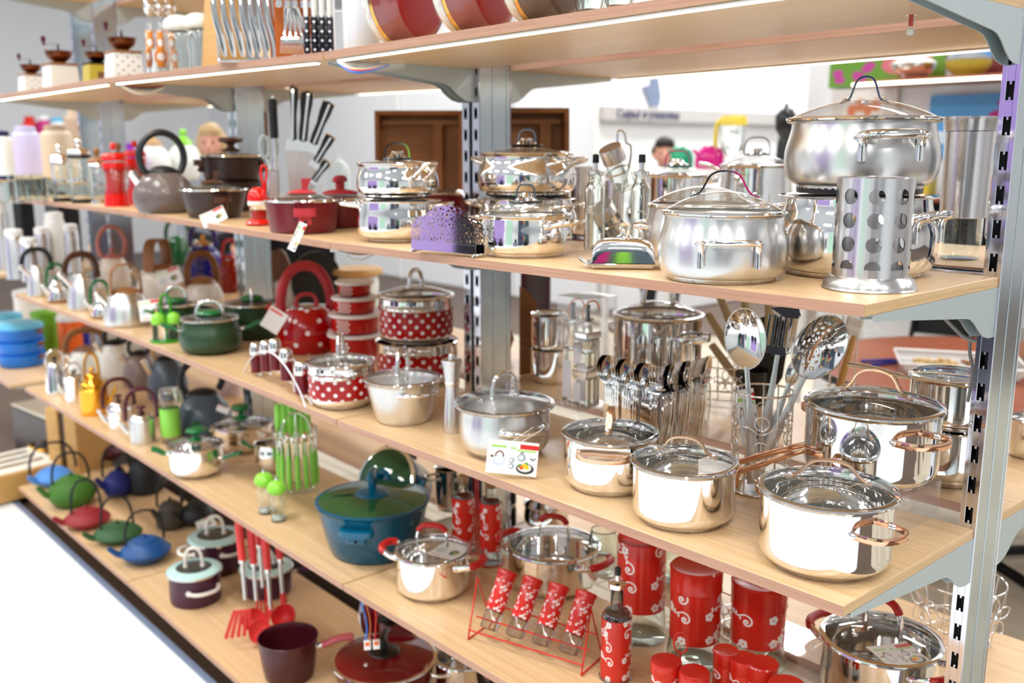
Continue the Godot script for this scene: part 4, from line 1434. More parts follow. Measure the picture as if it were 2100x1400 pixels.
func v3(a: Array)->Vector3:
	return Vector3(a[0],a[1],a[2])
func bottle_box(at: Vector3,w: float,h: float,d: float)->void:
	var o:=thing("gift_box","clear plastic box holding bottles and jars on an acrylic stand","box",at)
	for s in [-1,1]:
		obj("side_pane",MB.new().box(Vector3(s*w/2,h/2,0),Vector3(.0008,h,d),.0),"acrylic",o)
		obj("face_pane",MB.new().box(Vector3(0,h/2,s*d/2),Vector3(w,h,.0008),.0),"acrylic",o)
	obj("top_pane",MB.new().box(Vector3(0,h,0),Vector3(w,.0008,d),.0),"acrylic",o)
	obj("floor_pane",MB.new().box(Vector3(0,.001,0),Vector3(w,.0015,d),.0),"acrylic",o)
	for i in 2:
		var bw:=.034
		var b:=thing("square_bottle","tall square clear glass bottle with a white label, %s in the clear box"%["left one" if i==0 else "right one"],"bottle",at+Vector3(-w/2+.024+i*.044,.002,d/2-.024),.0,"bottles in the clear box")
		var mb:=MB.new()
		mb.box(Vector3(0,.062,0),Vector3(bw,.124,bw),.004)
		mb.lathe(soft(V([bw*.62,.124,bw*.5,.14,.0125,.155,.0115,.165,.0115,.185,.0145,.187,.0145,.195,.009,.196]),3),20)
		obj("glass",mb,"glass",b)
		obj("label",MB.new().box(Vector3(0,.058,bw/2+.0006),Vector3(bw*.72,.084,.0006),.0),"label_white",b)
		obj("pourer",MB.new().tube(W([0,.19,0,0,.212,0,0,.224,0]),[.006,.004,.006],10),"navy_plastic",b)
		obj("raffia_tie",MB.new().tube(soft3(W([.004,.19,.012,.0,.21,.016,.012,.232,.012,.028,.235,.004,.038,.22,.004])),.0018,6),"raffia",b)
	for i in 2:
		var jw:=.044
		var j:=thing("square_jar","square clear glass jar with a steel lid and white label, %s in the clear box"%["lower one" if i==0 else "upper one"],"jar",at+Vector3(w/2-.027,.002+i*.085,d/2-.028),.0,"jars in the clear box")
		obj("glass",MB.new().box(Vector3(0,.033,0),Vector3(jw,.066,jw),.004),"glass",j)
		obj("lid",MB.new().box(Vector3(0,.074,0),Vector3(jw+.003,.016,jw+.003),.003),"steel",j)
		obj("label",MB.new().box(Vector3(-.006,.033,jw/2+.0006),Vector3(jw*.5,.042,.0006),.0),"label_white",j)
func cutlery_caddy(at: Vector3,w: float,d: float,h: float)->void:
	var o:=thing("cutlery_stand","steel cutlery stand with a square rail hung with spoons, forks and knives","cutlery stand",at)
	var y:=h
	var p:=PackedVector3Array()
	for c in [[1,1],[-1,1],[-1,-1],[1,-1]]:
		for i in 5:
			var a:=PI/2*i/4.0
			var cx: float=c[0]
			var cz: float=c[1]
			var e:=Vector3(cx*(w/2-.012),y,cz*(d/2-.012))
			var t:=a if cx==cz else PI/2-a
			p.append(e+Vector3(cx*sin(t) if cx==cz else cx*sin(t),0,cz*cos(t))*.012)
	obj("rail",MB.new().tube(p,.0035,10,true,1.6,Vector3.UP),"steel",o)
	for s in [-1,1]:
		obj("rail_bar",MB.new().box(Vector3(s*w*.18,y,0),Vector3(.005,.004,d),.001),"steel",o)
	obj("post",MB.new().lathe(V([.011,.006,.011,y]),20),"brushed",o)
	obj("base",MB.new().box(Vector3(0,.004,0),Vector3(w*.7,.008,d*.7),.003),"steel",o)
	obj("lower_rail",MB.new().box(Vector3(0,y*.62,0),Vector3(w*.7,.005,d*.7),.002),"acrylic",o)
	var heads:={}
	for k in ["spoon","teaspoon","fork","knife"]:
		heads[k]=cutlery(k,.19 if k!="teaspoon" else .14)
	var kinds:=["spoon","spoon","spoon","teaspoon","fork","fork"]
	for side in 2:
		for g in 3:
			for i in 6:
				var u:=(g-1)*.048+(i-2.5)*.0065
				var kd: String=kinds[i]
				var up:=.045 if kd!="teaspoon" else .022
				if g==2 and side==1:
					kd="fork" if i<4 else "spoon"
				var yaw:=.5
				var t: Transform3D
				if side==0:
					t=Transform3D(Basis(Vector3.UP,yaw)*Basis(Vector3.RIGHT,.1),Vector3(u,y+up,d/2+.003))
				else:
					t=Transform3D(Basis(Vector3.UP,PI/2+.3)*Basis(Vector3.RIGHT,.1),Vector3(w/2+.003,y+up,-u))
				var c:=thing(kd,"steel %s hanging in a bunch on the %s side of the cutlery stand"%[kd,["long","right"][side]],"cutlery",at+t.origin,.0,"%ss on the %s side of the cutlery stand"%[kd,["long","right"][side]])
				c.basis=t.basis
				obj(kd+"_body",heads[kd],"steel",c)
	for i in 5:
		var c:=thing("dinner_knife","steel dinner knife standing handle up in the middle of the cutlery stand","cutlery",at+Vector3(-.05+i*.022,y+.075,-.01-(i%2)*.012),.0,"knives in the middle of the cutlery stand")
		c.basis=Basis(Vector3.UP,.9+.1*i)
		var mb:=MB.new()
		mb.strap(soft3(W([0,0,0,0,-.02,.001,0,-.06,.001,0,-.1,0,0,-.19,0])),[.012,.015,.017,.018,.018,.0175,.017,.0165,.016,.0155,.015,.0145,.014,.0145,.015,.0155,.016,.0165,.017,.017,.017,.017,.016,.014,.01],.005)
		obj("knife_body",mb,"steel",c)
func napkin_holder(a: Vector3,b: Vector3,h: float)->void:
	var w:=a.distance_to(b)
	var d:=(b-a).normalized()
	var o:=thing("napkin_holder","fan shaped steel napkin holder cut with a lace pattern","napkin holder",(a+b)/2-d.cross(Vector3.UP)*.0,atan2(-d.z,d.x))
	for s in [-1,1]:
		obj("base_strip",MB.new().box(Vector3(0,.014,s*.012),Vector3(w,.018,.001),.0003),"steel",o)
		var mb:=MB.new()
		for k in 3:
			var c:=Vector3((k-1)*w*.27,h*(.26 if k!=1 else .36),s*(.012+.0003*(k%2)))
			var hr:=h*(.46 if k!=1 else .56)
			var P:=func(i: float,j: float)->Vector3:
				var t:=j*PI*1.24/11.0-.38
				var rr:=hr*(.1+.9*i/5.0)
				if i>4.99:
					rr*=1.0+.03*absf(sin(t*6.0))
				var v: Vector3=c+Vector3(cos(t)*rr,sin(t)*rr,0)
				return Vector3(clampf(v.x,-w/2,w/2),maxf(v.y,.012),v.z)
			for i in 5:
				for j in 11:
					var hs:=.36 if i<4 else .3
					if (i==0 and j%2==0):
						hs=.2
					for m in 12:
						var st:=mb.v.size()
						for z in [[m,hs],[m,1.0],[m+1,1.0],[m+1,hs]]:
							var q:=Vector2(cos(TAU*z[0]/12),sin(TAU*z[0]/12))
							if z[1]==1.0:
								q*=.5/maxf(absf(q.x),absf(q.y))
							else:
								q*=hs*(1.0+.2*sin(i*2.3+j*1.7+2.0*TAU*z[0]/12))
							mb.vert(P.call(i+.5+q.x,j+.5+q.y),Vector3(0,0,s),Vector2.ZERO)
						mb.quad(st,st+1,st+2,st+3)
		obj("lace_plate",mb,"steel",o)
	for s in [-1,1]:
		var p:=PackedVector3Array()
		for i in 12:
			var t:=TAU*i/12
			p.append(Vector3(s*(w/2-.004)+cos(t)*.003,.0035+sin(t)*.003,0))
		obj("curled_foot",MB.new().strap(p,.03,.0008,Vector3(0,0,1)),"steel",o)
	obj("base",MB.new().box(Vector3(0,.006,0),Vector3(w-.006,.0012,.026),.0003),"steel",o)
func butter_dish(at: Vector3,turn: float,w: float,h: float,s: float)->void:
	var o:=thing("butter_dish","polished steel butter dish with a domed oblong lid and a clear ball knob","butter dish",at,turn)
	var d:=w*.58
	var tray:=MB.new()
	tray.box(Vector3(0,.004,0),Vector3(w*.84,.006,d*.84),.003)
	tray.box(Vector3(0,.0085,0),Vector3(w,.003,d),.0012)
	obj("tray",tray,"steel",o)
	for g in [-1,1]:
		obj("tray_grip",MB.new().strap(soft3(W([g*w*.5,.0085,0,g*w*.55,.011,0,g*w*.6,.016,0])),d*.4,.0015,Vector3(0,0,1)),"steel",o)
	var rows:=[]
	for i in 17:
		var a:=PI*i/16.0
		var r:=[]
		for j in 17:
			var b:=PI*j/16.0
			var x:=-signf(cos(b))*pow(absf(cos(b)),.55)*w*.43
			var z:=-signf(cos(a))*pow(absf(cos(a)),.55)*d*.42
			var y:=pow(maxf(sin(a),.0),.6)*pow(maxf(sin(b),.0),.6)*(h-.012)
			r.append(Vector3(x,.0105+y,z))
		rows.append(r)
	obj("lid",MB.new().sheet(rows,true),"steel",o)
	var k:=obj("knob_collar",MB.new().lathe(V([.013,h-.003,.012,h+.001,.006,h+.003,.004,h+.008]),20),"steel",o)
	obj("knob",MB.new().ball(Vector3(0,h+.014,0),.0085),"glass",k)
func utensil_basket(at: Vector3,turn: float,r: float,h: float)->void:
	var o:=thing("utensil_basket","chrome wire utensil basket with scrolls and rings, full of steel ladles","utensil holder",at,turn)
	for y in [.003,h*.34,h*.66,h]:
		var p:=PackedVector3Array()
		for i in 40:
			var t:=TAU*i/40
			var wav:=.006*cos(t*6) if y>.01 and y<h else .0
			p.append(Vector3(cos(t)*r,y+wav,sin(t)*r))
		obj("wire_ring",MB.new().tube(p,.0021 if y<.01 or y==h else .0014,8,true),"steel",o)
	for i in 12:
		var t:=TAU*i/12
		obj("upright_wire",MB.new().tube(W([cos(t)*r,.002,sin(t)*r,cos(t)*r,h,sin(t)*r]),.0014,6),"steel",o)
	for i in 6:
		for k in 3:
			var t:=TAU*(i+.5)/6
			var c:=Vector3(cos(t)*(r+.001),h*(.24+.25*k),sin(t)*(r+.001))
			var p:=PackedVector3Array()
			for j in 14:
				var a:=TAU*j/14
				p.append(c+(Vector3(-sin(t),0,cos(t))*cos(a)+Vector3.UP*sin(a))*r*.24)
			obj("ring_scroll",MB.new().tube(p,.0012,6,true),"steel",o)
	obj("floor_disc",MB.new().lathe(V([0,.001,r,.001,r,.003,0,.003]),32),"steel",o)
func shank(mb: MB,a: Vector3,b: Vector3,w0: float,w1: float)->void:
	mb.strap(soft3(PackedVector3Array([a,a.lerp(b,.3),a.lerp(b,.7),b]),4),[w0,w0,w0,w0,lerpf(w0,w1,.2),lerpf(w0,w1,.4),lerpf(w0,w1,.6),w1*.8,w1*.7,w1*.6,w1*.5,w1*.5,w1*.5],.003)
func big_tool(kind: String,label: String,at: Vector3,turn: float,a: Vector3,c: Vector3,hw: float,hh: float,yaw: float)->void:
	var o:=thing(kind,label,"utensil",at,turn,"")
	var ax:=(c-a).normalized()
	var nk:=c-ax*hh
	var mb:=MB.new()
	shank(mb,a,nk+ax*.004,.022,.016)
	obj("handle",mb,"satin_steel",o)
	var side:=Vector3(cos(yaw),0,sin(yaw))
	side=(side-ax*side.dot(ax)).normalized()
	var nn:=side.cross(ax).normalized()
	var hd:=MB.new()
	if kind=="slotted_turner":
		hd.X=Transform3D(Basis(side,ax,nn),c)
		var sw:=hw*2.0/11.0
		for i in 6:
			var x:=-hw+sw*(.5+2.0*i)
			hd.box(Vector3(x,-hh*.05,0),Vector3(sw*1.02,hh*1.2,.0012),.0003)
		hd.prism(soft(V([-hw,hh*.5,hw,hh*.5,hw*.98,hh*.78,hw*.7,hh,-hw*.7,hh,-hw*.98,hh*.78]),2),.0012)
		hd.prism(V([-hw,-hh*.6,hw,-hh*.6,hw*.9,-hh*.78,hw*.2,-hh,-hw*.2,-hh,-hw*.9,-hh*.78]),.0012)
		obj("slotted_head",hd,"steel",o)
		return
	var n:=26
	var m:=12
	var holes:=kind=="skimmer"
	hd.X=Transform3D(Basis(side,ax,nn),c)
	var deep:=-hw*(.34 if kind=="skimmer" else .5)
	var P:=func(i: float,j: float)->Vector3:
		var rr:=i/m
		var t:=TAU*j/n
		return Vector3(cos(t)*hw*rr,sin(t)*hh*rr,deep*(1.0-rr*rr))
	for i in m:
		for j in n:
			if holes and i>1 and i<m-2 and i%2==0 and (j+i/2)%2==0:
				var cc: Vector3=P.call(i+.5,j+.5)
				var rim:=[]
				for k in 8:
					var q:=Vector2(cos(TAU*k/8),sin(TAU*k/8))
					var ed:=q/maxf(absf(q.x),absf(q.y))*.5
					rim.append([P.call(i+.5+q.x*.27,j+.5+q.y*.27),P.call(i+.5+ed.x,j+.5+ed.y)])
				for k in 8:
					var s:=hd.v.size()
					var nrm:=Vector3(cc.x/hw*.5,cc.y/hh*.5,1)
					for q in [rim[k][0],rim[k][1],rim[(k+1)%8][1],rim[(k+1)%8][0]]:
						hd.vert(q,nrm,Vector2.ZERO)
					hd.quad(s,s+1,s+2,s+3)
				continue
			var s:=hd.v.size()
			for q in [[i,j],[i+1,j],[i+1,j+1],[i,j+1]]:
				var v: Vector3=P.call(float(q[0]),float(q[1]))
				var kk:=-2.0*deep
				hd.vert(v,Vector3(-kk*v.x/(hw*hw),-kk*v.y/(hh*hh),1.0),Vector2.ZERO)
			hd.quad(s,s+1,s+2,s+3)
	var lip:=PackedVector3Array()
	for j in n:
		lip.append(P.call(float(m),float(j)))
	hd.tube(lip,.0012,6,true)
	obj("perforated_head" if holes else "bowl",hd,"steel",o)
func bamboo_crate(label: String,at: Vector3,turn: float,w: float,h: float)->void:
	var o:=thing("bamboo_tray",label,"tray",at,turn,"bamboo trays standing behind the posts")
	o.rotation.x=deg_to_rad(-4)
	obj("floor_panel",MB.new().box(Vector3(0,h/2,-.03),Vector3(w-.01,h-.01,.006),.001),"bamboo",o)
	for s in [-1,1]:
		obj("side_rail",MB.new().box(Vector3(s*(w/2-.006),h/2,0),Vector3(.012,h,.06),.002),"bamboo",o)
	for y in [.006,h-.006]:
		obj("end_rail",MB.new().box(Vector3(0,y,0),Vector3(w-.024,.012,.06),.002),"bamboo",o)
	obj("crossbar",MB.new().box(Vector3(-.0,h-.03,-.012),Vector3(w-.03,.016,.012),.002),"bamboo",o)
	obj("folded_leg",MB.new().box(Vector3(w*.2,h*.46,-.012),Vector3(.03,h*.84,.014),.002),"bamboo",o)
func loop_wire(o: Node3D,called: String,pts: PackedVector3Array,r: float,m: String)->void:
	obj(called,MB.new().tube(soft3(pts,6),r,7),m,o)
func flower_basket(label: String,at: Vector3,turn: float,w: float,h: float)->void:
	var o:=thing("wire_basket",label,"basket",at,turn,"chrome wire fruit baskets")
	for y in [.004,h*.3,h]:
		var p:=PackedVector3Array()
		var q: float=.75+.25*y/h
		for i in 36:
			var t:=TAU*i/36
			p.append(Vector3(cos(t)*w/2*q,y,sin(t)*w/2*q))
		obj("wire_ring",MB.new().tube(p,.0018,7,true),"steel",o)
	for i in 10:
		var t:=TAU*i/10
		obj("wire_stave",MB.new().tube(W([cos(t)*w*.375,.004,sin(t)*w*.375,cos(t)*w*.45,h*.5,sin(t)*w*.45,cos(t)*w/2,h,sin(t)*w/2]),.0013,6),"steel",o)
	for f in 3:
		var t:=PI*.5+(f-1)*.9
		var c:=Vector3(cos(t)*w*.49,h*.62,sin(t)*w*.49)
		var sx:=Vector3(-sin(t),0,cos(t))
		for k in 5:
			var a:=TAU*k/5+.3
			var d1:=sx*cos(a-.42)+Vector3.UP*sin(a-.42)
			var d2:=sx*cos(a+.42)+Vector3.UP*sin(a+.42)
			var dm:=sx*cos(a)+Vector3.UP*sin(a)
			loop_wire(o,"wire_petal",PackedVector3Array([c,c+d1*h*.22,c+dm*h*.34,c+d2*h*.22,c]),.0014,"steel")
		obj("flower_centre",MB.new().ball(c,.008,Vector3.ONE,10),"steel",o)
func arch_stand(label: String,f: Vector3,g: Vector3)->void:
	var o:=thing("spice_stand",label,"spice stand",f)
	var ax:=g-f
	var bk:=ax.cross(Vector3.UP).normalized()*-.016
	for s in [-1.0,1.0]:
		var p:=PackedVector3Array()
		for i in 21:
			var t:=i/20.0
			p.append(ax*t+Vector3.UP*.095*pow(sin(PI*t),.75)+bk*s)
		obj("arch_wire",MB.new().tube(p,.0022,8),"wire_white",o)
	var st:=PackedVector3Array()
	for q in [[.0,.004],[.04,.01],[.22,.01],[.23,.028],[.4,.028],[.41,.044],[.55,.044],[.56,.032],[.74,.032],[.75,.016],[.95,.016],[1.0,.004]]:
		st.append(ax*q[0]+Vector3.UP*q[1])
	obj("step_wire",MB.new().tube(st,.0018,8),"wire_white",o)
	for t in [.13,.31,.47,.64,.86]:
		var c: Vector3=ax*t+Vector3.UP*(.05+.03*sin(PI*t))
		var p:=PackedVector3Array()
		for i in 18:
			var a:=TAU*i/18
			p.append(c+Vector3(cos(a),0,sin(a))*.0135)
		obj("jar_ring",MB.new().tube(p,.0014,6,true),"wire_white",o)
func tilted_rack(f: Vector3,g: Vector3,bk: Vector3,th: float,l: float,offs: float)->void:
	var o:=thing("spice_rack","red wire rack holding four tilted red printed spice jars","spice rack",f)
	var ax:=g-f
	var up:=Vector3.UP
	for e in [.0,1.0]:
		var c: Vector3=ax*e
		var top:=c+up*.125+bk*.035
		obj("leg_wire",MB.new().tube(PackedVector3Array([c+up*.002,top,c+bk*.085+up*.002]),.0018,8),"red_paint",o)
		obj("floor_wire",MB.new().tube(PackedVector3Array([c+up*.002,c+bk*.085+up*.002]),.0018,8),"red_paint",o)
	for q in [[.002,.022],[.03,.04]]:
		obj("rest_wire",MB.new().tube(PackedVector3Array([bk*q[0]+up*q[1],ax+bk*q[0]+up*q[1]]),.0018,8),"red_paint",o)
	obj("back_wire",MB.new().tube(PackedVector3Array([bk*.06+up*.06,ax+bk*.06+up*.06]),.0018,8),"red_paint",o)
	var dir:=bk*cos(th)+up*sin(th)
	for i in 4:
		var at:=f+ax*(.14+.235*i)+bk*offs+up*.026
		var x:=ax.normalized()
		var j:=thing("spice_jar","tilted red printed spice jar, %s in the wire rack"%["far left one","second from the left","third from the left","right one"][i],"spice jar",at,.0,"tilted jars in the red wire rack")
		j.basis=Basis(x,dir,x.cross(dir))
		var r:=.0195
		obj("glass",MB.new().lathe(V([0,.003,r-.002,0,r-.0005,.004,r-.001,l*.36]),32),"glass",j)
		obj("printed_sleeve",MB.new().lathe(V([r-.001,l*.3,r,l*.31,r,l*.82]),32,.045),"red_scrolls",j)
		obj("lid",MB.new().lathe(V([r+.0005,l*.82,r+.0005,l*.9,r+.003,l*.96,r+.002,l*.99,r*.7,l,0,l]),32),"red_paint",j)
func green_rack(at: Vector3,turn: float,h: float)->void:
	var o:=thing("cutlery_stand","steel ring stand of cutlery with bright green handles","cutlery stand",at,turn)
	obj("base_ring",MB.new().tube(Transform3D(Basis(Vector3.RIGHT,PI/2),Vector3(0,.003,0))*_ring(.045,26),.002,8,true),"steel",o)
	obj("post",MB.new().tube(W([0,.003,0,0,h*.92,0]),.0025,8),"steel",o)
	obj("hanging_ring",MB.new().tube(Transform3D(Basis(Vector3.RIGHT,PI/2),Vector3(0,h*.62,0))*_ring(.05,30),.002,8,true),"steel",o)
	for s in [-1,1]:
		obj("carry_arch",MB.new().tube(Transform3D(Basis(Vector3.UP,.5*s),Vector3(0,h*.62,0))*bow(.098,h*.32,18,.8),.0022,8),"steel",o)
	obj("base_bar",MB.new().tube(W([-.02,.003,.045,.06,.003,.05]),.002,8),"steel",o)
	for i in 14:
		var a:=TAU*i/14.0
		var kd: String=["fork","spoon","teaspoon"][i%3]
		var c:=thing("green_"+kd,"%s with a bright green handle hanging from the ring stand"%kd,"cutlery",at+Basis(Vector3.UP,turn)*Vector3(sin(a)*.053,h*.68,cos(a)*.053),turn+a,"green handled cutlery on the ring stand")
		var l:=h*.62
		var mb:=MB.new()
		if kd=="fork":
			for k in 4:
				mb.tube(W([(k-1.5)*.0045,.02,.004,(k-1.5)*.0042,0,.006]),.0011,5)
			mb.ball(Vector3(0,-.004,.006),.009,Vector3(1,.8,.25),10)
		else:
			mb.ball(Vector3(0,.004,.006),.011,Vector3(1,1.6,.35),12)
		mb.tube(W([0,-.008,.006,0,-l*.36,.002]),.0022,6)
		obj("head",mb,"steel",c)
		obj("grip",MB.new().tube(W([0,-l*.34,.002,0,-l*.45,.002,0,-l*.8,.003,.001,-l*1.0,.004]),[.0048,.0065,.0075,.0055],10,false,1.15),"lime_silicone",c)
	for i in 6:
		var c:=thing("green_knife","table knife with a bright green handle standing upright in the ring stand","cutlery",at+Basis(Vector3.UP,turn)*Vector3(-.05+i*.017,h*.62,-.014),turn,"green handled knives in the ring stand")
		obj("grip",MB.new().tube(W([0,.0,0,0,h*.2,0,0,h*.42,0]),[.006,.0085,.0075],10,false,1.2),"lime_silicone",c)
		obj("blade",MB.new().box(Vector3(0,-h*.22,0),Vector3(.013,h*.44,.0014),.0004),"steel",c)
func _ring(r: float,k: int)->PackedVector3Array:
	var p:=PackedVector3Array()
	for i in k:
		p.append(Vector3(cos(TAU*i/k)*r,sin(TAU*i/k)*r,0))
	return p
func cross_beam(label: String,xa: float,xb: float,y: float)->void:
	var o:=thing("cross_beam",label,"beam",Vector3((xa+xb)/2,y,-.05),.0,"cross beams between the posts")
	for z in [-.018,.012]:
		obj("beam_tube",MB.new().box(Vector3(0,0,z),Vector3(xb-xa,.022,.018),.004),"dark_steel" if z<0 else "chrome_plate",o)
func far_run(c1: Vector3,c2: Vector3,c3: Vector3)->void:
	var nm:=["lower","middle","upper"]
	var i:=0
	for c in [c1,c2,c3]:
		var xr: float=c1.x
		board("beech shelf board, %s level of the shelving beyond the far end"%nm[i],xr-1.25,xr,c.y,c.y,-.1,.394,"boards of the far shelving")
		bracket(xr-.02,c.y-.016,.36,1.0,"grey bracket under the %s shelf of the shelving beyond the far end"%nm[i],"brackets of the far shelving")
		i+=1
	var o:=thing("upright_post","slotted steel post of the shelving beyond the far end","post")
	var f:=MB.new()
	slotted(f,c1.x-.033,c1.x-.006,.02,2.1,-.001)
	obj("slotted_face",f,"chrome_plate",o)
	obj("side_panel",MB.new().box(Vector3(c1.x-.02,1.05,-.052),Vector3(.026,2.1,.098),.001),"zinc_plate",o)
func box_display(at: Vector3)->void:
	var y:=.02
	var o:=thing("bamboo_box","open bamboo gift box with knives lying at the far end of the lowest shelf","gift box",Vector3(at.x-.25,y,at.z+.02),.15)
	obj("tray",MB.new().box(Vector3(0,.06,0),Vector3(.34,.12,.42),.004),"bamboo_pale",o)
	obj("insert",MB.new().box(Vector3(0,.122,0),Vector3(.31,.006,.39),.002),"paper",o)
	for i in 3:
		obj("knife",MB.new().box(Vector3(-.08+i*.08,.13,.0),Vector3(.02,.008,.3),.003),"steel",o)
	var b:=thing("bamboo_box","tall bamboo gift box standing open with a dark clasp","gift box",Vector3(at.x-.12,y,at.z-.28),.5)
	obj("box_half",MB.new().box(Vector3(-.05,.19,0),Vector3(.07,.36,.2),.004),"bamboo_pale",b)
	obj("box_half",MB.new().box(Vector3(.05,.19,0),Vector3(.07,.36,.2),.004),"bamboo_pale",b)
	obj("clasp",MB.new().box(Vector3(0,.2,.07),Vector3(.026,.3,.04),.002),"dark_wood",b)
	var c:=thing("wooden_case","dark wooden case with a brass handle on the shelf beyond the far end","case",Vector3(at.x-.5,y,at.z-.35),.12)
	obj("case_body",MB.new().box(Vector3(0,.13,0),Vector3(.5,.26,.32),.006),"dark_wood",c)
	obj("case_tray",MB.new().box(Vector3(0,.268,0),Vector3(.5,.014,.32),.004),"paper",c)
	obj("brass_handle",MB.new().tube(Transform3D(Basis(Vector3.RIGHT,PI/2),Vector3(.1,.13,.175))*bow(.14,.035,16,.5),.008,8),"gold",c)
	var d:=thing("wooden_case","second dark wooden case stacked behind the brass handled one","case",Vector3(at.x-.75,y,at.z-.75),.12)
	obj("case_body",MB.new().box(Vector3(0,.2,0),Vector3(.6,.4,.3),.006),"dark_wood",d)
func booths(yt: float,yb: float)->void:
	setting("wall_stand_left",MB.new().box(Vector3(-9.9,1.6,-5.25),Vector3(8.2,3.2,.06),.0),"wall_grey")
	setting("wall_stand_side",MB.new().box(Vector3(-5.8,1.6,-7.0),Vector3(.08,3.2,3.5),.0),"wall_white")
	for x in [-8.9,-6.95,-5.74]:
		var p:=thing("pole","slim white aluminium pole of the exhibition partition","pole",Vector3(x,0,-5.19),.0,"poles of the white partition")
		obj("pole_tube",MB.new().lathe(V([0,0,.028,0,.028,3.2,0,3.2]),16),"white_plastic",p)
	var s:=thing("sign_band","grey sign band with navy lettering on the far stand","sign",Vector3(-5.7,(yt+yb)/2,-6.9))
	obj("band",MB.new().box(Vector3(0,0,0),Vector3(.06,yt-yb,3.4),.002),"sign_grey",s)
	var t:=TextMesh.new()
	var f:=SystemFont.new()
	f.font_names=PackedStringArray(["Droid Sans"])
	t.font=f
	t.text="Сырьё и упаковка"
	t.font_size=16
	t.pixel_size=.0068
	t.depth=.006
	var m:=MeshInstance3D.new()
	m.name="lettering"
	m.mesh=t
	m.material_override=M["ink_navy"]
	m.rotation.y=PI/2
	m.position=Vector3(.034,.0,1.05)
	s.add_child(m,true)
	var g:=thing("stand_counter","grey counter with glass shelves under the sign band","counter",Vector3(-5.45,0,-6.4))
	obj("counter_body",MB.new().box(Vector3(0,.5,0),Vector3(.5,1.0,2.2),.005),"wall_grey",g)
	for y in [1.25,1.45]:
		obj("glass_shelf",MB.new().box(Vector3(-.05,y,.2),Vector3(.35,.008,1.5),.001),"glass",g)
	var l:=thing("arch_emblem","grey arch shaped emblem on the white stand wall above the sign","emblem",Vector3(-5.745,yt+.02,-5.95),PI/2)
	obj("arch",MB.new().prism(soft(V([-.17,0,.13,0,.12,.2,.06,.36,-.04,.44,-.16,.42,-.22,.34,-.1,.33,-.06,.24,-.12,.18]),2),.02),"edge_blue",l)
	for z in [-6.2,-8.0]:  # unseen lamps, added only to brighten the white stand wall
		var o:=thing("added_stand_lamp","added long lamp out of view that brightens the far white stand","lamp",Vector3(-4.9,3.5,z),.0,"added lamps above the white stand")
		obj("lamp_housing",MB.new().box(Vector3(0,.03,0),Vector3(.3,.05,1.3),.004),"white_plastic",o)
		obj("lamp_panel",MB.new().box(Vector3(0,.0,0),Vector3(.26,.008,1.2),.001),"lamp_glow",o)
		var a:=AreaLight3D.new()
		a.name="panel_light"
		a.area_size=Vector2(.26,1.2)
		a.light_energy=3.0
		a.shadow_enabled=true
		a.position=Vector3(0,-.01,0)
		a.rotation.x=-PI/2
		o.add_child(a)
	setting("wall_stand_lilac",MB.new().box(Vector3(-3.2,1.3,5.2),Vector3(3.4,2.6,.06),.0),"wall_lilac")
	setting("wall_stand_mint",MB.new().box(Vector3(-.2,1.4,5.6),Vector3(1.5,2.8,.06),.0),"wall_mint")
	for q in [[3.0,.5,"magenta_plastic"],[3.3,.3,"lime"],[2.7,.4,"navy_cloth"],[4.8,.6,"navy_cloth"],[5.2,.4,"lime"]]:  # unseen panels added to tint the reflections in the steel pots
		var b:=thing("reflection_panel","added colour panel across the aisle for the steel pots to mirror","reflection_panel",Vector3(q[0],1.5,4.55),.0,"added colour panels across the aisle")
		obj("plain_box",MB.new().box(Vector3.ZERO,Vector3(q[1]*.5,1.2,.02),.002),q[2],b)
	setting("wall_stand_far",MB.new().box(Vector3(3.6,1.4,4.6),Vector3(4.0,2.8,.06),.0),"stand_blue")
	for x in [1.9,2.25,4.2]:
		setting("column",MB.new().box(Vector3(x,1.4,4.5),Vector3(.09,2.8,.09),.004),"ink_navy")
	for q in [[-3.6,4.3,"navy_cloth"],[-2.1,4.5,"navy_cloth"],[.9,4.4,"shirt_grey"],[3.0,3.6,"navy_cloth"]]:  # unseen blocks added as dark reflections in the steel, in place of people
		var o:=thing("dark_reflection_block","added dark block across the aisle in place of people mirrored in the steel","table",Vector3(q[0],0,q[1]),.0,"added dark blocks across the aisle")
		obj("plain_box",MB.new().box(Vector3(0,.38,0),Vector3(.8,.76,.5),.02),q[2],o)
		obj("carton",MB.new().box(Vector3(.1,.96,0),Vector3(.3,.4,.25),.004),"navy_cloth",o)  # upper box of the same added block, for the reflections only
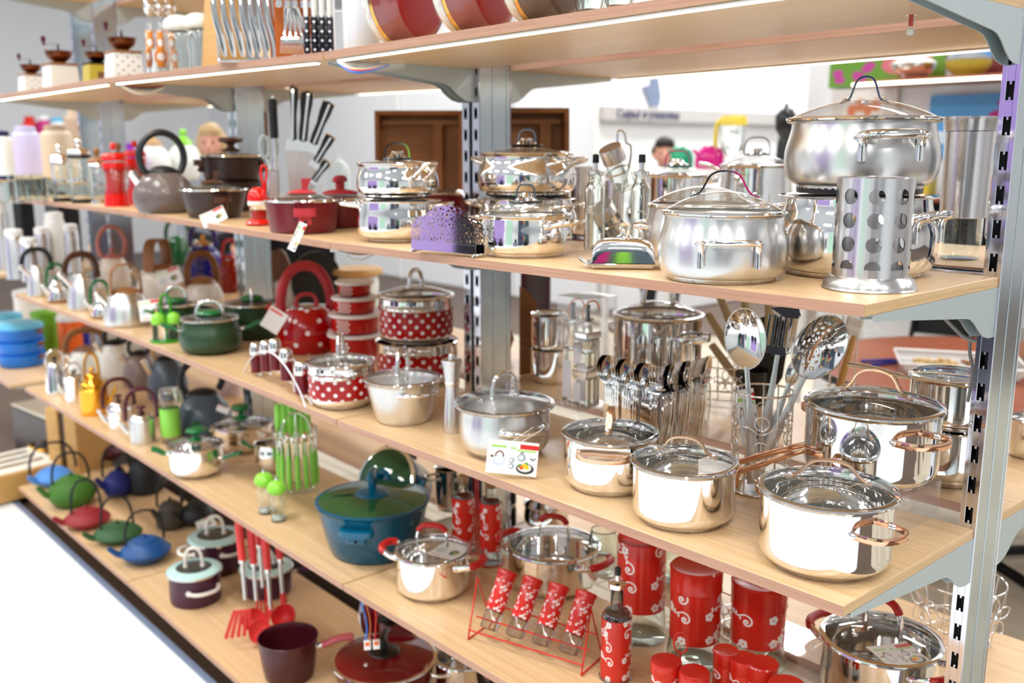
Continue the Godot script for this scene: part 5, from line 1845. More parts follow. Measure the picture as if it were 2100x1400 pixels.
func toy_stand(ys: float,yp: float)->void:
	var z:=-3.3
	setting("wall_stand_toys",MB.new().box(Vector3(-.9,1.15,z-.05),Vector3(2.72,2.3,.06),.0),"wall_grey")
	var names:=[["poster","green poster with magenta blossoms and an oval badge",Vector3(-1.95,1.93,z),Vector2(.62,.2),"poster_green"],["poster","pale poster with an orange badge under the green one",Vector3(-2.05,1.7,z),Vector2(.36,.24),"poster_pale"],["poster","sky blue poster with pink petals",Vector3(-1.3,1.62,z),Vector2(.8,.3),"poster_sky"],["poster","sky blue poster behind the tins",Vector3(-1.2,1.93,z),Vector2(.8,.2),"poster_sky"]]
	for q in names:
		var o:=thing(q[0],q[1]+" on the stand past the end post","poster",q[2])
		obj("sheet",MB.new().box(Vector3.ZERO,Vector3(q[3].x,q[3].y,.012),.001),q[4],o)
	var s:=thing("toy_shelf","wooden shelf with a glowing strip on the stand past the end post","shelf",Vector3(-.95,ys,-3.14))
	obj("panel",MB.new().box(Vector3(0,.012,0),Vector3(2.0,.022,.3),.002),"table_wood",s)
	obj("led_light",MB.new().box(Vector3(0,.006,.153),Vector3(2.0,.012,.005),.001),"led",s)
	for i in 5:
		var t:=thing("serving_dish","%s in the row on the lit shelf"%["silver dish at the left","yellow dish on a white foot","pale yellow dish","low yellow dish","small silver dish"][i],"dish",Vector3(-1.72+i*.26,ys+.023,-3.14))
		obj("bowl",MB.new().lathe(soft(V([0,0,.05,0,.06,.012,.09,.04,.1,.075,.095,.075,.06,.03,0,.02]),2),28),"steel" if i in [0,4] else "mill_yellow" if i!=2 else "cream",t)
		obj("cover",MB.new().lathe(soft(V([.1,.077,.102,.08,.07,.1,.02,.11,0,.112]),2),28),"grey_plastic" if i%2 else "white_enamel",t)
	var k:=thing("low_shelf","dark shelf with white bowls below the sky poster","shelf",Vector3(-1.0,1.28,-3.12))
	obj("panel",MB.new().box(Vector3(0,0,0),Vector3(1.6,.02,.3),.002),"table_wood",k)
	obj("back_panel",MB.new().box(Vector3(0,-.14,-.14),Vector3(1.6,.3,.01),.001),"navy_cloth",k)
	for i in 6:
		var t:=thing("toy_carton","small %s carton on the shelf under the sky poster"%["yellow","lime","orange","white","yellow and white","green"][i],"box",Vector3(-1.62+i*.2,1.29,-3.1),.1*i)
		obj("carton_body",MB.new().box(Vector3(0,.05,0),Vector3(.12,.1,.08),.002),["yellow_plastic","lime","orange_plastic","white_plastic","yellow_plastic","green_tin"][i],t)
	for i in 4:
		var t:=thing("white_bowl","white bowl in front of the dark panel, number %d from the left"%(i+1),"bowl",Vector3(-1.5+i*.22,.99,-3.06),.0,"white bowls on the dark shelf")
		obj("bowl",MB.new().lathe(soft(V([0,0,.04,0,.07,.03,.09,.07,.086,.07,.06,.03,0,.01]),2),24),"white_enamel",t)
	var bs:=thing("bowl_shelf","lower dark shelf carrying the white bowls","shelf",Vector3(-1.0,.98,-3.12))
	obj("panel",MB.new().box(Vector3.ZERO,Vector3(1.6,.018,.3),.002),"table_wood",bs)
func side_table(at: Vector3)->void:
	var o:=thing("display_table","white display table carrying the coloured kettles behind the shelving","table",Vector3(at.x,0,at.z))
	obj("tabletop",MB.new().box(Vector3(0,at.y-.016,0),Vector3(1.3,.03,.6),.004),"white_plastic",o)
	for x in [-.6,.6]:
		for z in [-.26,.26]:
			obj("leg",MB.new().box(Vector3(x,(at.y-.03)/2,z),Vector3(.03,at.y-.03,.03),.002),"white_plastic",o)
func round_table(p: Vector3,q: Vector3)->void:
	var r:=.62
	var c:=Vector3(p.x+r*.93,0,p.z-r*.1)
	var o:=thing("round_table","round table with a reddish wooden top and a black edge behind the third shelf","table",c)
	obj("tabletop",MB.new().lathe(V([0,.722,r-.004,.722,r-.004,.7485,0,.7485]),56),"table_wood",o)
	obj("edge",MB.new().lathe(V([r-.006,.718,r,.72,r+.003,.735,r,.749,r-.005,.7492]),56),"dark_plastic",o)
	obj("column",MB.new().lathe(V([.035,.03,.035,.72]),20),"dark_steel",o)
	for i in 4:
		var a:=PI/2*i+.4
		obj("foot",MB.new().tube(W([0,.06,0,cos(a)*.4,.02,sin(a)*.4]),.02,8),"dark_steel",o)
	var t:=thing("food_tray","white foam food tray of crackers and nuts on the round table","tray",Vector3(c.x-.06,.75,c.z+.16),.55)
	var b:=MB.new()
	for k in 2:
		b.sheet([W([-.2,.045,-.13,.2,.045,-.13]),W([-.17,.004,-.1,.17,.004,-.1]),W([-.17,.004,.1,.17,.004,.1]),W([-.2,.045,.13,.2,.045,.13])],true)
	b.face([Vector3(-.2,.045,-.13),Vector3(-.17,.004,-.1),Vector3(-.17,.004,.1),Vector3(-.2,.045,.13)],Vector3(-1,.3,0))
	b.face([Vector3(.2,.045,-.13),Vector3(.17,.004,-.1),Vector3(.17,.004,.1),Vector3(.2,.045,.13)],Vector3(1,.3,0))
	obj("tray_shell",b,"white_plastic",t)
	obj("rim",MB.new().tube(W([-.2,.046,-.13,.2,.046,-.13,.2,.046,.13,-.2,.046,.13]),.006,8,true),"white_plastic",t)
	var rng:=RandomNumberGenerator.new()
	rng.seed=3
	for g in [["cracker",-.07],["nuts",.09]]:
		var mb:=MB.new()
		for i in 60:
			mb.ball(Vector3(g[1]+rng.randf_range(-.07,.07),.016+rng.randf()*.02,rng.randf_range(-.08,.08)),.012,Vector3(1,.6,1),6)
		var m:=obj("snack_pile",mb,g[0],t)
		m.set_meta("kind","stuff")
	for i in 2:
		var n:=thing("pen","dark blue pen on the round table, %s"%["nearer the tray","farther from the tray"][i],"pen",Vector3(c.x-.33+i*.04,.756,c.z+.2+i*.03),1.0+i*.3)
		obj("barrel",MB.new().tube(W([-.07,0,0,.05,0,0,.07,0,0]),[.006,.006,.002],8),"pen_blue",n)
	for i in 5:
		var u:=thing("plastic_cup","stack of clear plastic cups behind the food tray, %s"%["first","second","third","fourth","fifth"][i],"cup",Vector3(c.x+.02+(i%3)*.09,.75,c.z-.16-(i/3)*.09),.0,"clear cups on the round table")
		obj("cup",MB.new().lathe(V([0,.002,.026,0,.036,.13,.035,.13,.025,.004,0,.004]),20),"glass",u)
	for q2 in [[-.55,-.9,.3],[.5,-1.0,-.2],[.9,.1,-1.4]]:
		var h:=thing("folding_chair","dark folding chair by the round table, %s"%["beyond its left side","behind it","at its right"][[-.55,.5,.9].find(q2[0])],"chair",c+Vector3(q2[0],0,q2[1]),q2[2])
		obj("seat",MB.new().box(Vector3(0,.45,0),Vector3(.4,.025,.38),.008),"dark_plastic",h)
		obj("backrest",MB.new().box(Vector3(0,.74,-.19),Vector3(.4,.2,.02),.008),"dark_plastic",h)
		for s in [-1,1]:
			obj("leg",MB.new().tube(W([s*.19,.0,.2,s*.19,.84,-.2]),.011,8),"dark_steel",h)
			obj("leg",MB.new().tube(W([s*.17,.0,-.22,s*.17,.45,.12]),.011,8),"dark_steel",h)

func goods_0() -> void:
	pot("pot","large polished steel casserole with copper strap handles at the front corner of the shelf","pot",Vector3(-.0986,.9233,.2822),.512,{rb=.077,rr=.098,h=.108,lid={rise=.0185,vent=1,va=20,knob=["strap",.094,.027,.0107,"copper_mesh",0]},hs=[["band",45,.078,.075,.039,.0092,.0021,"copper"],["band",-135,.078,.075,.039,.0092,.0021,"copper"]]})
	pot("saucepan","steel saucepan with one long copper strap handle and a white card under its glass lid","saucepan",Vector3(-.3444,.9213,.2983),.658,{rb=.069,rr=.086,h=.095,lid={rise=.0159,vent=1,va=-60,knob=["strap",.083,.026,.0096,"copper_mesh",-14]},hs=[["bars",112,.082,.035,.139,.0096,.026,"copper"]]})
	pot("pot","small steel casserole with a meshed copper side handle beside the hanging price card","pot",Vector3(-.5368,.9197,.2645),.737,{rb=.071,rr=.086,h=.095,lid={rise=.0141,vent=1,va=-70,knob=["strap",.074,.032,.0106,"copper_mesh",84]},hs=[["band",-8,.076,.098,.0229,.0123,0,"copper_mesh"],["band",172,.076,.098,.026,.0123,0,"copper_mesh"]]})
	pot("pot","round bellied satin steel pot with the price card hung on its handle","pot",Vector3(-.8136,.9174,.2725),.850,{rb=.069,rr=.1,h=.098,rm=.091,m="satin_steel",sh="belly",ym=.62,lip=.012,lid={rise=.0117,vent=1,va=-60,knob=["loop",.061,.049,.0041,"steel",38]},hs=[["wire",28,.065,.094,.0215,.0054,0,"steel"]]})
	pot("pot","small conical satin steel pot with a big bow on its glass lid","pot",Vector3(-1.1442,.9146,.2842),.958,{rb=.06,rr=.087,h=.095,m="satin_steel",sh="cone",lid={rise=.0132,vent=1,va=-40,knob=["loop",.07,.053,.005,"steel",70]},hs=[["wire",28,.074,.092,.0219,.0046,.0033,"steel"],["wire",-150,.074,.092,.0219,.0046,.0033,"steel"]]})
	turned("pepper_mill","tall waisted steel pepper mill between two glass lidded pots","pepper mill",Vector3(-.9937,.9159,.2636),.906,[["body","brushed",[0,0,.0204,0,.021,.0022,.0199,.0219,.0173,.06,.0142,.096,.0157,.105,.0163,.107]],["collar","steel",[.0163,.107,.0168,.108,.0168,.113,.0152,.114]],["top","brushed",[.0152,.114,.0163,.115,.0194,.142,.0225,.154,.0215,.159,.0105,.161,0,.162],{k=3}],["top_nut","steel",[.0068,.16,.0079,.164,.0068,.171,.0031,.175,0,.175]]])
	pot("pot","small steel pot with a red dotted band beside the arched wire spice stand","pot",Vector3(-1.3568,.9149,.3120),1.022,{rb=.064,rr=.082,h=.102,lid={rise=.0163,vent=1,va=-40,knob=["loop",.061,.049,.0042,"steel",78]},hs=[["wire",-18,.081,.096,.021,.0047,0,"steel"],["wire",165,.081,.096,.021,.0047,0,"steel"]],bands=[[.0244,.079,"red_dots",.03]]})
	pot("pot","wide steel casserole with red polka dots carrying a smaller dotted casserole","pot",Vector3(-1.4366,.9158,.0317),.942,{rb=.094,rr=.109,h=.108,hs=[["wire",-14,.092,.119,.0232,.0054,0,"steel"]],bands=[[.0217,.082,"red_dots",.031]]})
	pot("pot","steel casserole with red polka dots and a glass lid stacked on a wider dotted one","pot",Vector3(-1.4366,1.0263,.0317),.942,{rb=.089,rr=.099,h=.113,lid={rise=.0217,vent=1,va=-50,knob=["loop",.051,.043,.0056,"steel",50]},hs=[["wire",-12,.09,.118,.023,.0054,0,"steel"],["wire",168,.09,.118,.023,.0054,0,"steel"]],bands=[[.0158,.083,"red_dots",.03]]})
	turned("food_bowl","red enamel storage bowl with a white lid, lowest and largest in its stack","bowl",Vector3(-1.7716,.9195,.0051),.505,[["bowl","red_enamel",[0,0,.0697,0,.0757,.006,.0767,.0683,.0747,.0683,0,.0663]],["lid","white_plastic",[.0788,.0643,.0828,.0653,.0828,.0723,.0768,.0743,.0688,.0728,0,.0728]]],"stack of red bowls")
	bowl_dots(0.0769,.0683)
	turned("food_bowl","red enamel storage bowl with a white lid, second from the bottom in its stack","bowl",Vector3(-1.7716,.9948,.0051),.505,[["bowl","red_enamel",[0,0,.0638,0,.0698,.006,.0708,.0506,.0688,.0506,0,.0486]],["lid","white_plastic",[.0727,.0466,.0767,.0476,.0767,.0546,.0707,.0566,.0627,.0551,0,.0551]]],"stack of red bowls")
	bowl_dots(0.0710,.0506)
	turned("food_bowl","red enamel storage bowl with a white lid, second from the top in its stack","bowl",Vector3(-1.7716,1.0524,.0051),.505,[["bowl","red_enamel",[0,0,.0538,0,.0598,.006,.0608,.0414,.0588,.0414,0,.0394]],["lid","white_plastic",[.0627,.0374,.0667,.0384,.0667,.0454,.0607,.0474,.0527,.0459,0,.0459]]],"stack of red bowls")
	bowl_dots(0.0610,.0414)
	turned("food_bowl","red enamel storage bowl with a white lid, topmost and smallest in its stack","bowl",Vector3(-1.7716,1.1008,.0051),.505,[["bowl","red_enamel",[0,0,.0411,0,.0471,.006,.0481,.0369,.0461,.0369,0,.0349]],["lid","white_plastic",[.0514,.0329,.0554,.0339,.0554,.0409,.0494,.0429,.0414,.0414,0,.0414]]],"stack of red bowls")
	bowl_dots(0.0483,.0369)
	kettle("kettle","red enamel kettle with white polka dots and a thick red arched handle","kettle",Vector3(-1.9457,.9215,.0632),1.054,{pr=[.079,0,.085,.006,.092,.039,.086,.084,.067,.123,.056,.132],m="kettle_dots",lid=[.053,.0075,"steel",["loop",.059,.029,.0059,"red_matte",5]],spout=[-112,.087,.129,.035,.0176,.0117,"red_enamel",0],bail=["rod",10,.152,.147,.105,.0132,.0154,"red_matte",-6,.85],collar="steel",tile=.07})
	pot("pot","round bellied dark green pot with a clear handled lid at the front of the shelf","pot",Vector3(-2.1122,.9233,.2919),1.150,{rb=.061,rr=.084,h=.097,rm=.091,m="green_matte",sh="belly",ym=.5,base=.002,mb="green_matte",mi="dark_plastic",lid={rise=.0102,knob=["dome",.038,.038,"green_plastic",0]},hs=[["leaf",80,.066,.035,.07,.0232,"green_plastic"],["leaf",-80,.07,.035,.052,.0203,"green_plastic"]]})
	pot("pot","dark green pot behind the bellied green one, its chrome lid handle end-on","pot",Vector3(-2.2313,.9246,.0954),1.108,{rb=.075,rr=.091,h=.106,rm=.09,m="green_matte",sh="belly",ym=.5,base=.002,mb="green_matte",mi="dark_plastic",lid={rise=.0109,knob=["dome",.037,.041,"green_plastic",88]}})
	pot("pot","small dark green pot with a clear bow lid behind the green salt set","pot",Vector3(-2.4237,.9268,.2610),1.180,{rb=.048,rr=.064,h=.094,rm=.064,m="green_matte",sh="belly",ym=.5,base=.002,mb="green_matte",mi="dark_plastic",lid={rise=.0079,knob=["dome",.032,.047,"green_plastic",0]},hs=[["leaf",-60,.07,.032,.047,.0189,"green_plastic"]]})
	kettle("kettle","white satin kettle with a broad arched wooden handle at the front of the shelf","kettle",Vector3(-2.7025,.9270,.3181),1.226,{pr=[.07,0,.075,.0067,.077,.03,.071,.071,.055,.101,.046,.111],m="satin_steel",lid=[.045,.0168,"handle_wood"],spout=[-70,.074,.118,.027,.0149,.01,"steel",0],bail=["strap",12,.1,.104,.101,.0037,.037,"handle_wood",0],foot=[.005,"base_steel"]})
	kettle("kettle","tall domed steel kettle with a dark brown ring handle","kettle",Vector3(-3.1409,.9258,.3197),1.264,{pr=[.053,0,.056,.0092,.055,.029,.049,.074,.036,.114,.029,.125,.026,.129],m="satin_steel",lid=[.026,.0092,"steel"],spout=[-60,.088,.14,.033,.0109,.0091,"steel",0],bail=["rod",20,.117,.092,.114,.0073,.0128,"pan_brown",0],whistle="steel"})
	kettle("kettle","tall domed steel kettle with a black ring handle, farthest along the shelf","kettle",Vector3(-3.6074,.9245,.3406),1.301,{pr=[.042,0,.046,.008,.044,.028,.04,.072,.03,.108,.0219,.12],m="satin_steel",lid=[.0219,.01,"steel"],spout=[-60,.084,.124,.028,.0099,.0079,"steel",0],bail=["rod",20,.115,.088,.104,.0068,.0099,"soft_black",0],whistle="steel"})
	kettle("kettle","tiny polished teapot with a dark green bow beside the brown handled kettle","kettle",Vector3(-2.9039,.9265,.3379),1.249,{pr=[.029,0,.033,.0105,.029,.038,.019,.059,.0173,.063],m="steel",lid=[.0173,.014,"steel",["ball",.0069,"green_plastic",0]],spout=[-60,.0245,.07,.0242,.0086,.0045,"steel",.0052],bail=["rod",30,.073,.08,.052,.0038,.006,"green_plastic",0],foot=[.0087,"handle_wood"]})
	kettle("kettle","tiny polished teapot with a dark green bow, nearest the black handled kettle","kettle",Vector3(-3.3872,.9251,.3362),1.286,{pr=[.032,0,.036,.0116,.032,.046,.021,.069,.0191,.073],m="steel",lid=[.0191,.0154,"steel",["ball",.0076,"green_plastic",0]],spout=[-60,.027,.077,.0229,.0095,.005,"steel",.0057],bail=["rod",30,.08,.085,.065,.0042,.0067,"green_plastic",0],foot=[.0116,"handle_wood"]})
	kettle("kettle","white kettle with a rose copper ring handle behind the front row of kettles","kettle",Vector3(-3.6459,.9244,.0251),1.235,{pr=[.061,0,.067,.0127,.069,.042,.059,.098,.044,.127,.04,.132],m="pearl",lid=[.042,.017,"rose_copper",["ball",.0105,"rose_copper",0]],spout=[-70,.093,.14,.025,.0126,.0084,"steel",0],bail=["ring",18,.114,.132,.132,.0084,.0147,"rose_copper",0]})
	kettle("kettle","round white kettle with a broad wooden handle, a price card leaning in front","kettle",Vector3(-3.1570,.9258,.0222),1.195,{pr=[.077,0,.085,.0117,.087,.043,.075,.097,.058,.125,.052,.128],m="pearl",lid=[.054,.0195,"handle_wood"],spout=[-70,.09,.132,.027,.0154,.0096,"steel",0],bail=["strap",60,.135,.121,.121,.0046,.046,"handle_wood",0]})
	kettle("kettle","dark green enamel kettle at the back of the shelf","kettle",Vector3(-4.2959,.9241,-.5404),1.175,{pr=[.061,0,.068,.0204,.068,.061,.053,.117,.038,.138],m="green_enamel",lid=[.038,.0127,"green_enamel"],spout=[70,.076,.122,.03,.0152,.0101,"steel",0],bail=["rod",-10,.116,.097,.132,.0086,.0101,"green_enamel",0]})
	kettle("kettle","blue and gold enamel kettle behind the brown handled white one","kettle",Vector3(-3.4461,.9250,-.2948),1.152,{pr=[.066,0,.079,.0172,.085,.065,.071,.134,.047,.168,.041,.181],m="blue_gold",lid=[.041,.0172,"gold",["ball",.0107,"gold",0]],spout=[80,.073,.142,.034,.0171,.0107,"blue_gold",0],bail=["rod",10,.107,.095,.172,.0085,.0107,"blue_gold",0],collar="steel"})
	kettle("kettle","white kettle with a tall slim brown wooden bow and a wooden lid","kettle",Vector3(-2.9889,.9262,-.0791),1.155,{pr=[.07,0,.076,.0096,.076,.031,.063,.065,.055,.077],m="pearl",lid=[.053,.027,"handle_wood"],spout=[-75,.058,.088,.019,.0133,.0095,"steel",0],bail=["rod",20,.118,.123,.069,.0095,.0133,"handle_wood",0]})
	kettle("kettle","red and gold kettle at the back beside the post","kettle",Vector3(-3.2061,.9256,-.3039),1.127,{pr=[.043,0,.051,.0124,.051,.083,.039,.124,.029,.137],m="red_gold",lid=[.029,.0166,"red_enamel"],bail=["rod",40,.082,.083,.133,.0062,.0082,"red_enamel",0],collar="steel"})
	kettle("kettle","small glossy red and black kettle behind the red dotted kettle","kettle",Vector3(-2.9807,.9263,-.5727),1.044,{pr=[.053,0,.064,.0166,.066,.05,.051,.083,.041,.091],m="red_lacquer",lid=[.041,.0125,"soft_black"],bail=["rod",10,.09,.066,.087,.007,.0082,"soft_black",0],collar="steel"})
	turned("ceramic_jar","white ceramic jar with small red flowers and a white knobbed lid behind the red kettle","jar",Vector3(-2.6049,.9273,-.2526),1.068,[["body","white_flowers",[0,0,.054,0,.06,.0092,.063,.037,.062,.081,.065,.099,.06,.101,0,.099]],["lid","white_enamel",[.063,.101,.063,.105,.036,.117,.0199,.125,.0163,.13,.0236,.139,.025,.147,.0199,.154,0,.156],{k=3}]])
	turned("wooden_lid_jar","white jar with a broad round wooden lid behind the stack of red bowls","jar",Vector3(-2.4558,.9271,-.4418),1.002,[["body","white_enamel",[0,0,.069,0,.076,.0184,.08,.103,.073,.125,0,.125]],["lid","bamboo_pale",[.073,.125,.087,.129,.095,.136,.095,.147,.089,.155,0,.157]]])
	pot("pot","tall steel stockpot with a domed glass lid behind the cutlery stand","pot",Vector3(-.8464,.9171,-.2332),.690,{rb=.096,rr=.106,h=.216,lid={rise=.03,knob=["loop",.069,.051,.0058,"steel",0]},hs=[["band",50,.173,.1,.035,.0162,.0046,"steel"],["band",-130,.173,.1,.035,.0162,.0046,"steel"]]})
	pot("pot","deep steel pot at the back, lower of the nested pair beside the post","pot",Vector3(-1.1910,.9142,-.2210),.801,{rb=.046,rr=.058,h=.09})
	pot("pot","deep steel pot nested on the lower one beside the post","pot",Vector3(-1.1910,.9922,-.2210),.801,{rb=.041,rr=.057,h=.103})
	turned("glass_jar","clear glass jar with a steel lid behind the cutlery stand","jar",Vector3(-.6946,.9183,-.1814),.651,[["jar","glass",[0,.0011,.029,.0011,.034,.0068,.036,.034,.035,.079,.03,.108,.029,.113]],["lid","steel",[.03,.113,.031,.113,.031,.126,.027,.13,0,.131]]])
	pot("pot","broad polished steel casserole with copper handles raised on a clear stand","pot",Vector3(-.1530,.9861,.0597),.474,{rb=.08,rr=.108,h=.121,lid={rise=.0208,vent=1,va=-60,knob=["strap",.093,.037,.0104,"copper",-16]},hs=[["band",42,.09,.088,.042,.0104,.0024,"copper"],["band",-128,.095,.08,.029,.0104,.0024,"copper"]]})
	riser("clear acrylic stand under the broad copper handled casserole",Vector3(-.153,.9241,.0557),.17,.062,.15)
	pot("saucepan","steel saucepan with ridged base at the back, lower of the two by the end post","saucepan",Vector3(-.1446,.9241,-.2077),.404,{rb=.061,rr=.072,h=.101,base=.012})
	pot("saucepan","steel saucepan with a flat vented glass lid, stacked at the back by the end post","saucepan",Vector3(-.1446,1.0275,-.2077),.404,{rb=.064,rr=.075,h=.086,lid={rise=.0026,vent=1,va=-30},hs=[["long",-98,.074,.0176,.113,.0048,.0123,"steel","steel"]]})
	pot("pot","small steel pot at the very end of the rear shelf past the post","pot",Vector3(-.0957,.9241,-.4546),.335,{rb=.031,rr=.04,h=.074,lid={rise=.0076,knob=["loop",.029,.0191,.0029,"steel",30]}})
	perforated("perforated satin steel cutlery cylinder at the front corner of the second shelf",Vector3(-.0751,1.3237,.2513),.486,.0617,.0505,.1505)
	pot("pot","wide bellied satin steel pot with a glass dome lid and thick side handles","pot",Vector3(-.2802,1.3220,.3090),.628,{rb=.081,rr=.09,h=.097,rm=.095,m="satin_steel",sh="belly",ym=.45,lid={rise=.029,knob=["strap",.076,.034,.0117,"steel",0]},hs=[["lug",6,.06,.086,.0175,.0047,.0029,"steel"],["lug",-174,.06,.086,.0175,.0047,.0029,"steel"]]})
	pot("pot","wide bellied satin steel pot behind the front one, its glass lid showing","pot",Vector3(-.4601,1.3205,.1204),.648,{rb=.088,rr=.097,h=.094,rm=.1,m="satin_steel",sh="belly",ym=.45,lid={rise=.031},hs=[["lug",-100,.058,.086,.0206,.0052,.0034,"steel"]]})
	pot("pot","very wide bellied steel pot under the largest lidded pot","pot",Vector3(-.1819,1.3228,.1029),.502,{rb=.104,rr=.119,h=.12,rm=.12,m="steel",sh="belly",ym=.5,lip=.012,hs=[["lug",62,.089,.084,.0229,.0061,.0076,"steel"],["lug",-118,.089,.084,.0229,.0061,.0076,"steel"]]})
	pot("pot","largest lidded pot, bellied steel with a glass dome and a bent strap on top","pot",Vector3(-.1819,1.4464,.1029),.502,{rb=.093,rr=.112,h=.107,rm=.113,m="satin_steel",sh="belly",ym=.48,lip=.008,base=.012,mb="dark_plastic",lid={rise=.028,m="lid_glass",vent=1,va=0,knob=["strap",.046,.034,.0127,"steel",0]},hs=[["lug",22,.083,.091,.025,.0067,.0037,"steel"],["lug",-158,.083,.091,.025,.0067,.0037,"steel"]]})
	turned("storage_jar","tall glass storage jar in a satin steel sleeve behind the end post","jar",Vector3(-.1561,1.3243,-.2120),.409,[["glass_base","glass",[0,0,.03,0,.033,.0034,.034,.0172,.034,.069,.033,.072],{seg=40}],["sleeve","brushed",[.034,.071,.038,.072,.04,.215,.04,.217],{seg=40}],["lid","brushed",[.042,.218,.042,.218,.044,.234,.045,.237,.045,.242,0,.243],{seg=40}]])
	pot("pot","bellied mirror steel pot in the front row between the napkin holder and the butter dish","pot",Vector3(-.7472,1.3181,.2779),.828,{rb=.074,rr=.086,h=.073,rm=.086,sh="belly",ym=.45,lid={rise=.0201,knob=["cap",.031,.035,.033,0]},hs=[["wire",52,.057,.075,.04,.0037,.0091,"steel"],["wire",-112,.057,.075,.033,.0037,.0091,"steel"]]})
	pot("pot","bellied mirror steel pot at the middle of the shelf carrying a lidded pot","pot",Vector3(-1.0273,1.3158,.0180),.827,{rb=.094,rr=.112,h=.09,rm=.112,sh="belly",ym=.48,lip=.012,hs=[["wire",60,.072,.093,.044,.0044,.0066,"steel"],["wire",-115,.072,.093,.044,.0044,.0066,"steel"]]})
	pot("pot","bellied mirror steel pot with an oval lid gasket stacked at the middle of the shelf","pot",Vector3(-1.0273,1.4097,.0180),.827,{rb=.092,rr=.103,h=.09,rm=.11,sh="belly",ym=.45,base=.008,mb="dark_plastic",lid={rise=.0153,knob=["cap",.034,.039,.035,0]},hs=[["wire",52,.069,.087,.048,.0044,.0131,"steel"],["wire",-120,.072,.087,.033,.0044,.0109,"steel"]]})
	pot("pot","bellied mirror steel pot at the shelf joint carrying a smaller lidded pot","pot",Vector3(-1.1707,1.3146,.2677),.959,{rb=.066,rr=.095,h=.089,rm=.091,sh="belly",ym=.45,lip=.01,hs=[["wire",-100,.077,.069,.043,.0041,.0043,"steel"],["wire",78,.077,.069,.036,.0041,.0043,"steel"]]})
	pot("pot","small bellied mirror steel pot with a twin wire handle stacked at the shelf joint","pot",Vector3(-1.1707,1.4078,.2677),.959,{rb=.07,rr=.086,h=.071,rm=.089,sh="belly",ym=.45,base=.007,mb="dark_plastic",lid={rise=.0074,knob=["cap",.031,.053,.034,0]},hs=[["wire",28,.04,.036,.064,.0038,.036,"steel"]]})
	pot("pot","burgundy granite pot with a tall flaring red lid grip at the front edge","pot",Vector3(-1.5020,1.3167,.3148),1.054,{rb=.077,rr=.091,h=.073,m="granite_red",sh="cone",base=.002,mb="granite_red",mi="dark_plastic",lid={rise=.0142,knob=["grip",.047,.035,.0189,"red_matte",0]},hs=[["lip",3,.051,.052,.0165,.0189,"red_matte"],["lip",-177,.051,.052,.0165,.0189,"red_matte"]]})
	pot("pot","burgundy granite pot behind the front one with a red lid lever","pot",Vector3(-1.5707,1.3175,.1654),1.016,{rb=.067,rr=.082,h=.069,m="granite_red",sh="cone",base=.002,mb="granite_red",mi="dark_plastic",lid={rise=.0113,knob=["lever",.07,.035,.0163,"red_matte",70]}})
	pot("pot","burgundy granite pot at the back by the bamboo crate","pot",Vector3(-1.4736,1.3164,-.0948),.912,{rb=.059,rr=.072,h=.079,m="granite_red",sh="cone",base=.002,mb="granite_red",mi="dark_plastic",lid={rise=.0117}})
	pot("pot","low brown granite pot with a dark lid grip at the front edge","pot",Vector3(-2.0302,1.3226,.2941),1.139,{rb=.069,rr=.093,h=.076,m="granite_brown",sh="cone",base=.002,mb="granite_brown",mi="dark_plastic",lid={rise=.0152,knob=["grip",.044,.033,.018,"pan_brown",0]},hs=[["lip",14,.053,.047,.0166,.0166,"pan_brown"]]})
	pot("pot","brown granite pot at the back carrying a lidded granite pot","pot",Vector3(-2.2680,1.3252,.1201),1.120,{rb=.085,rr=.096,h=.091,m="granite_brown",sh="cone",base=.002,mb="granite_brown",mi="dark_plastic",hs=[["lip",90,.068,.052,.0183,.0183,"pan_brown"]]})

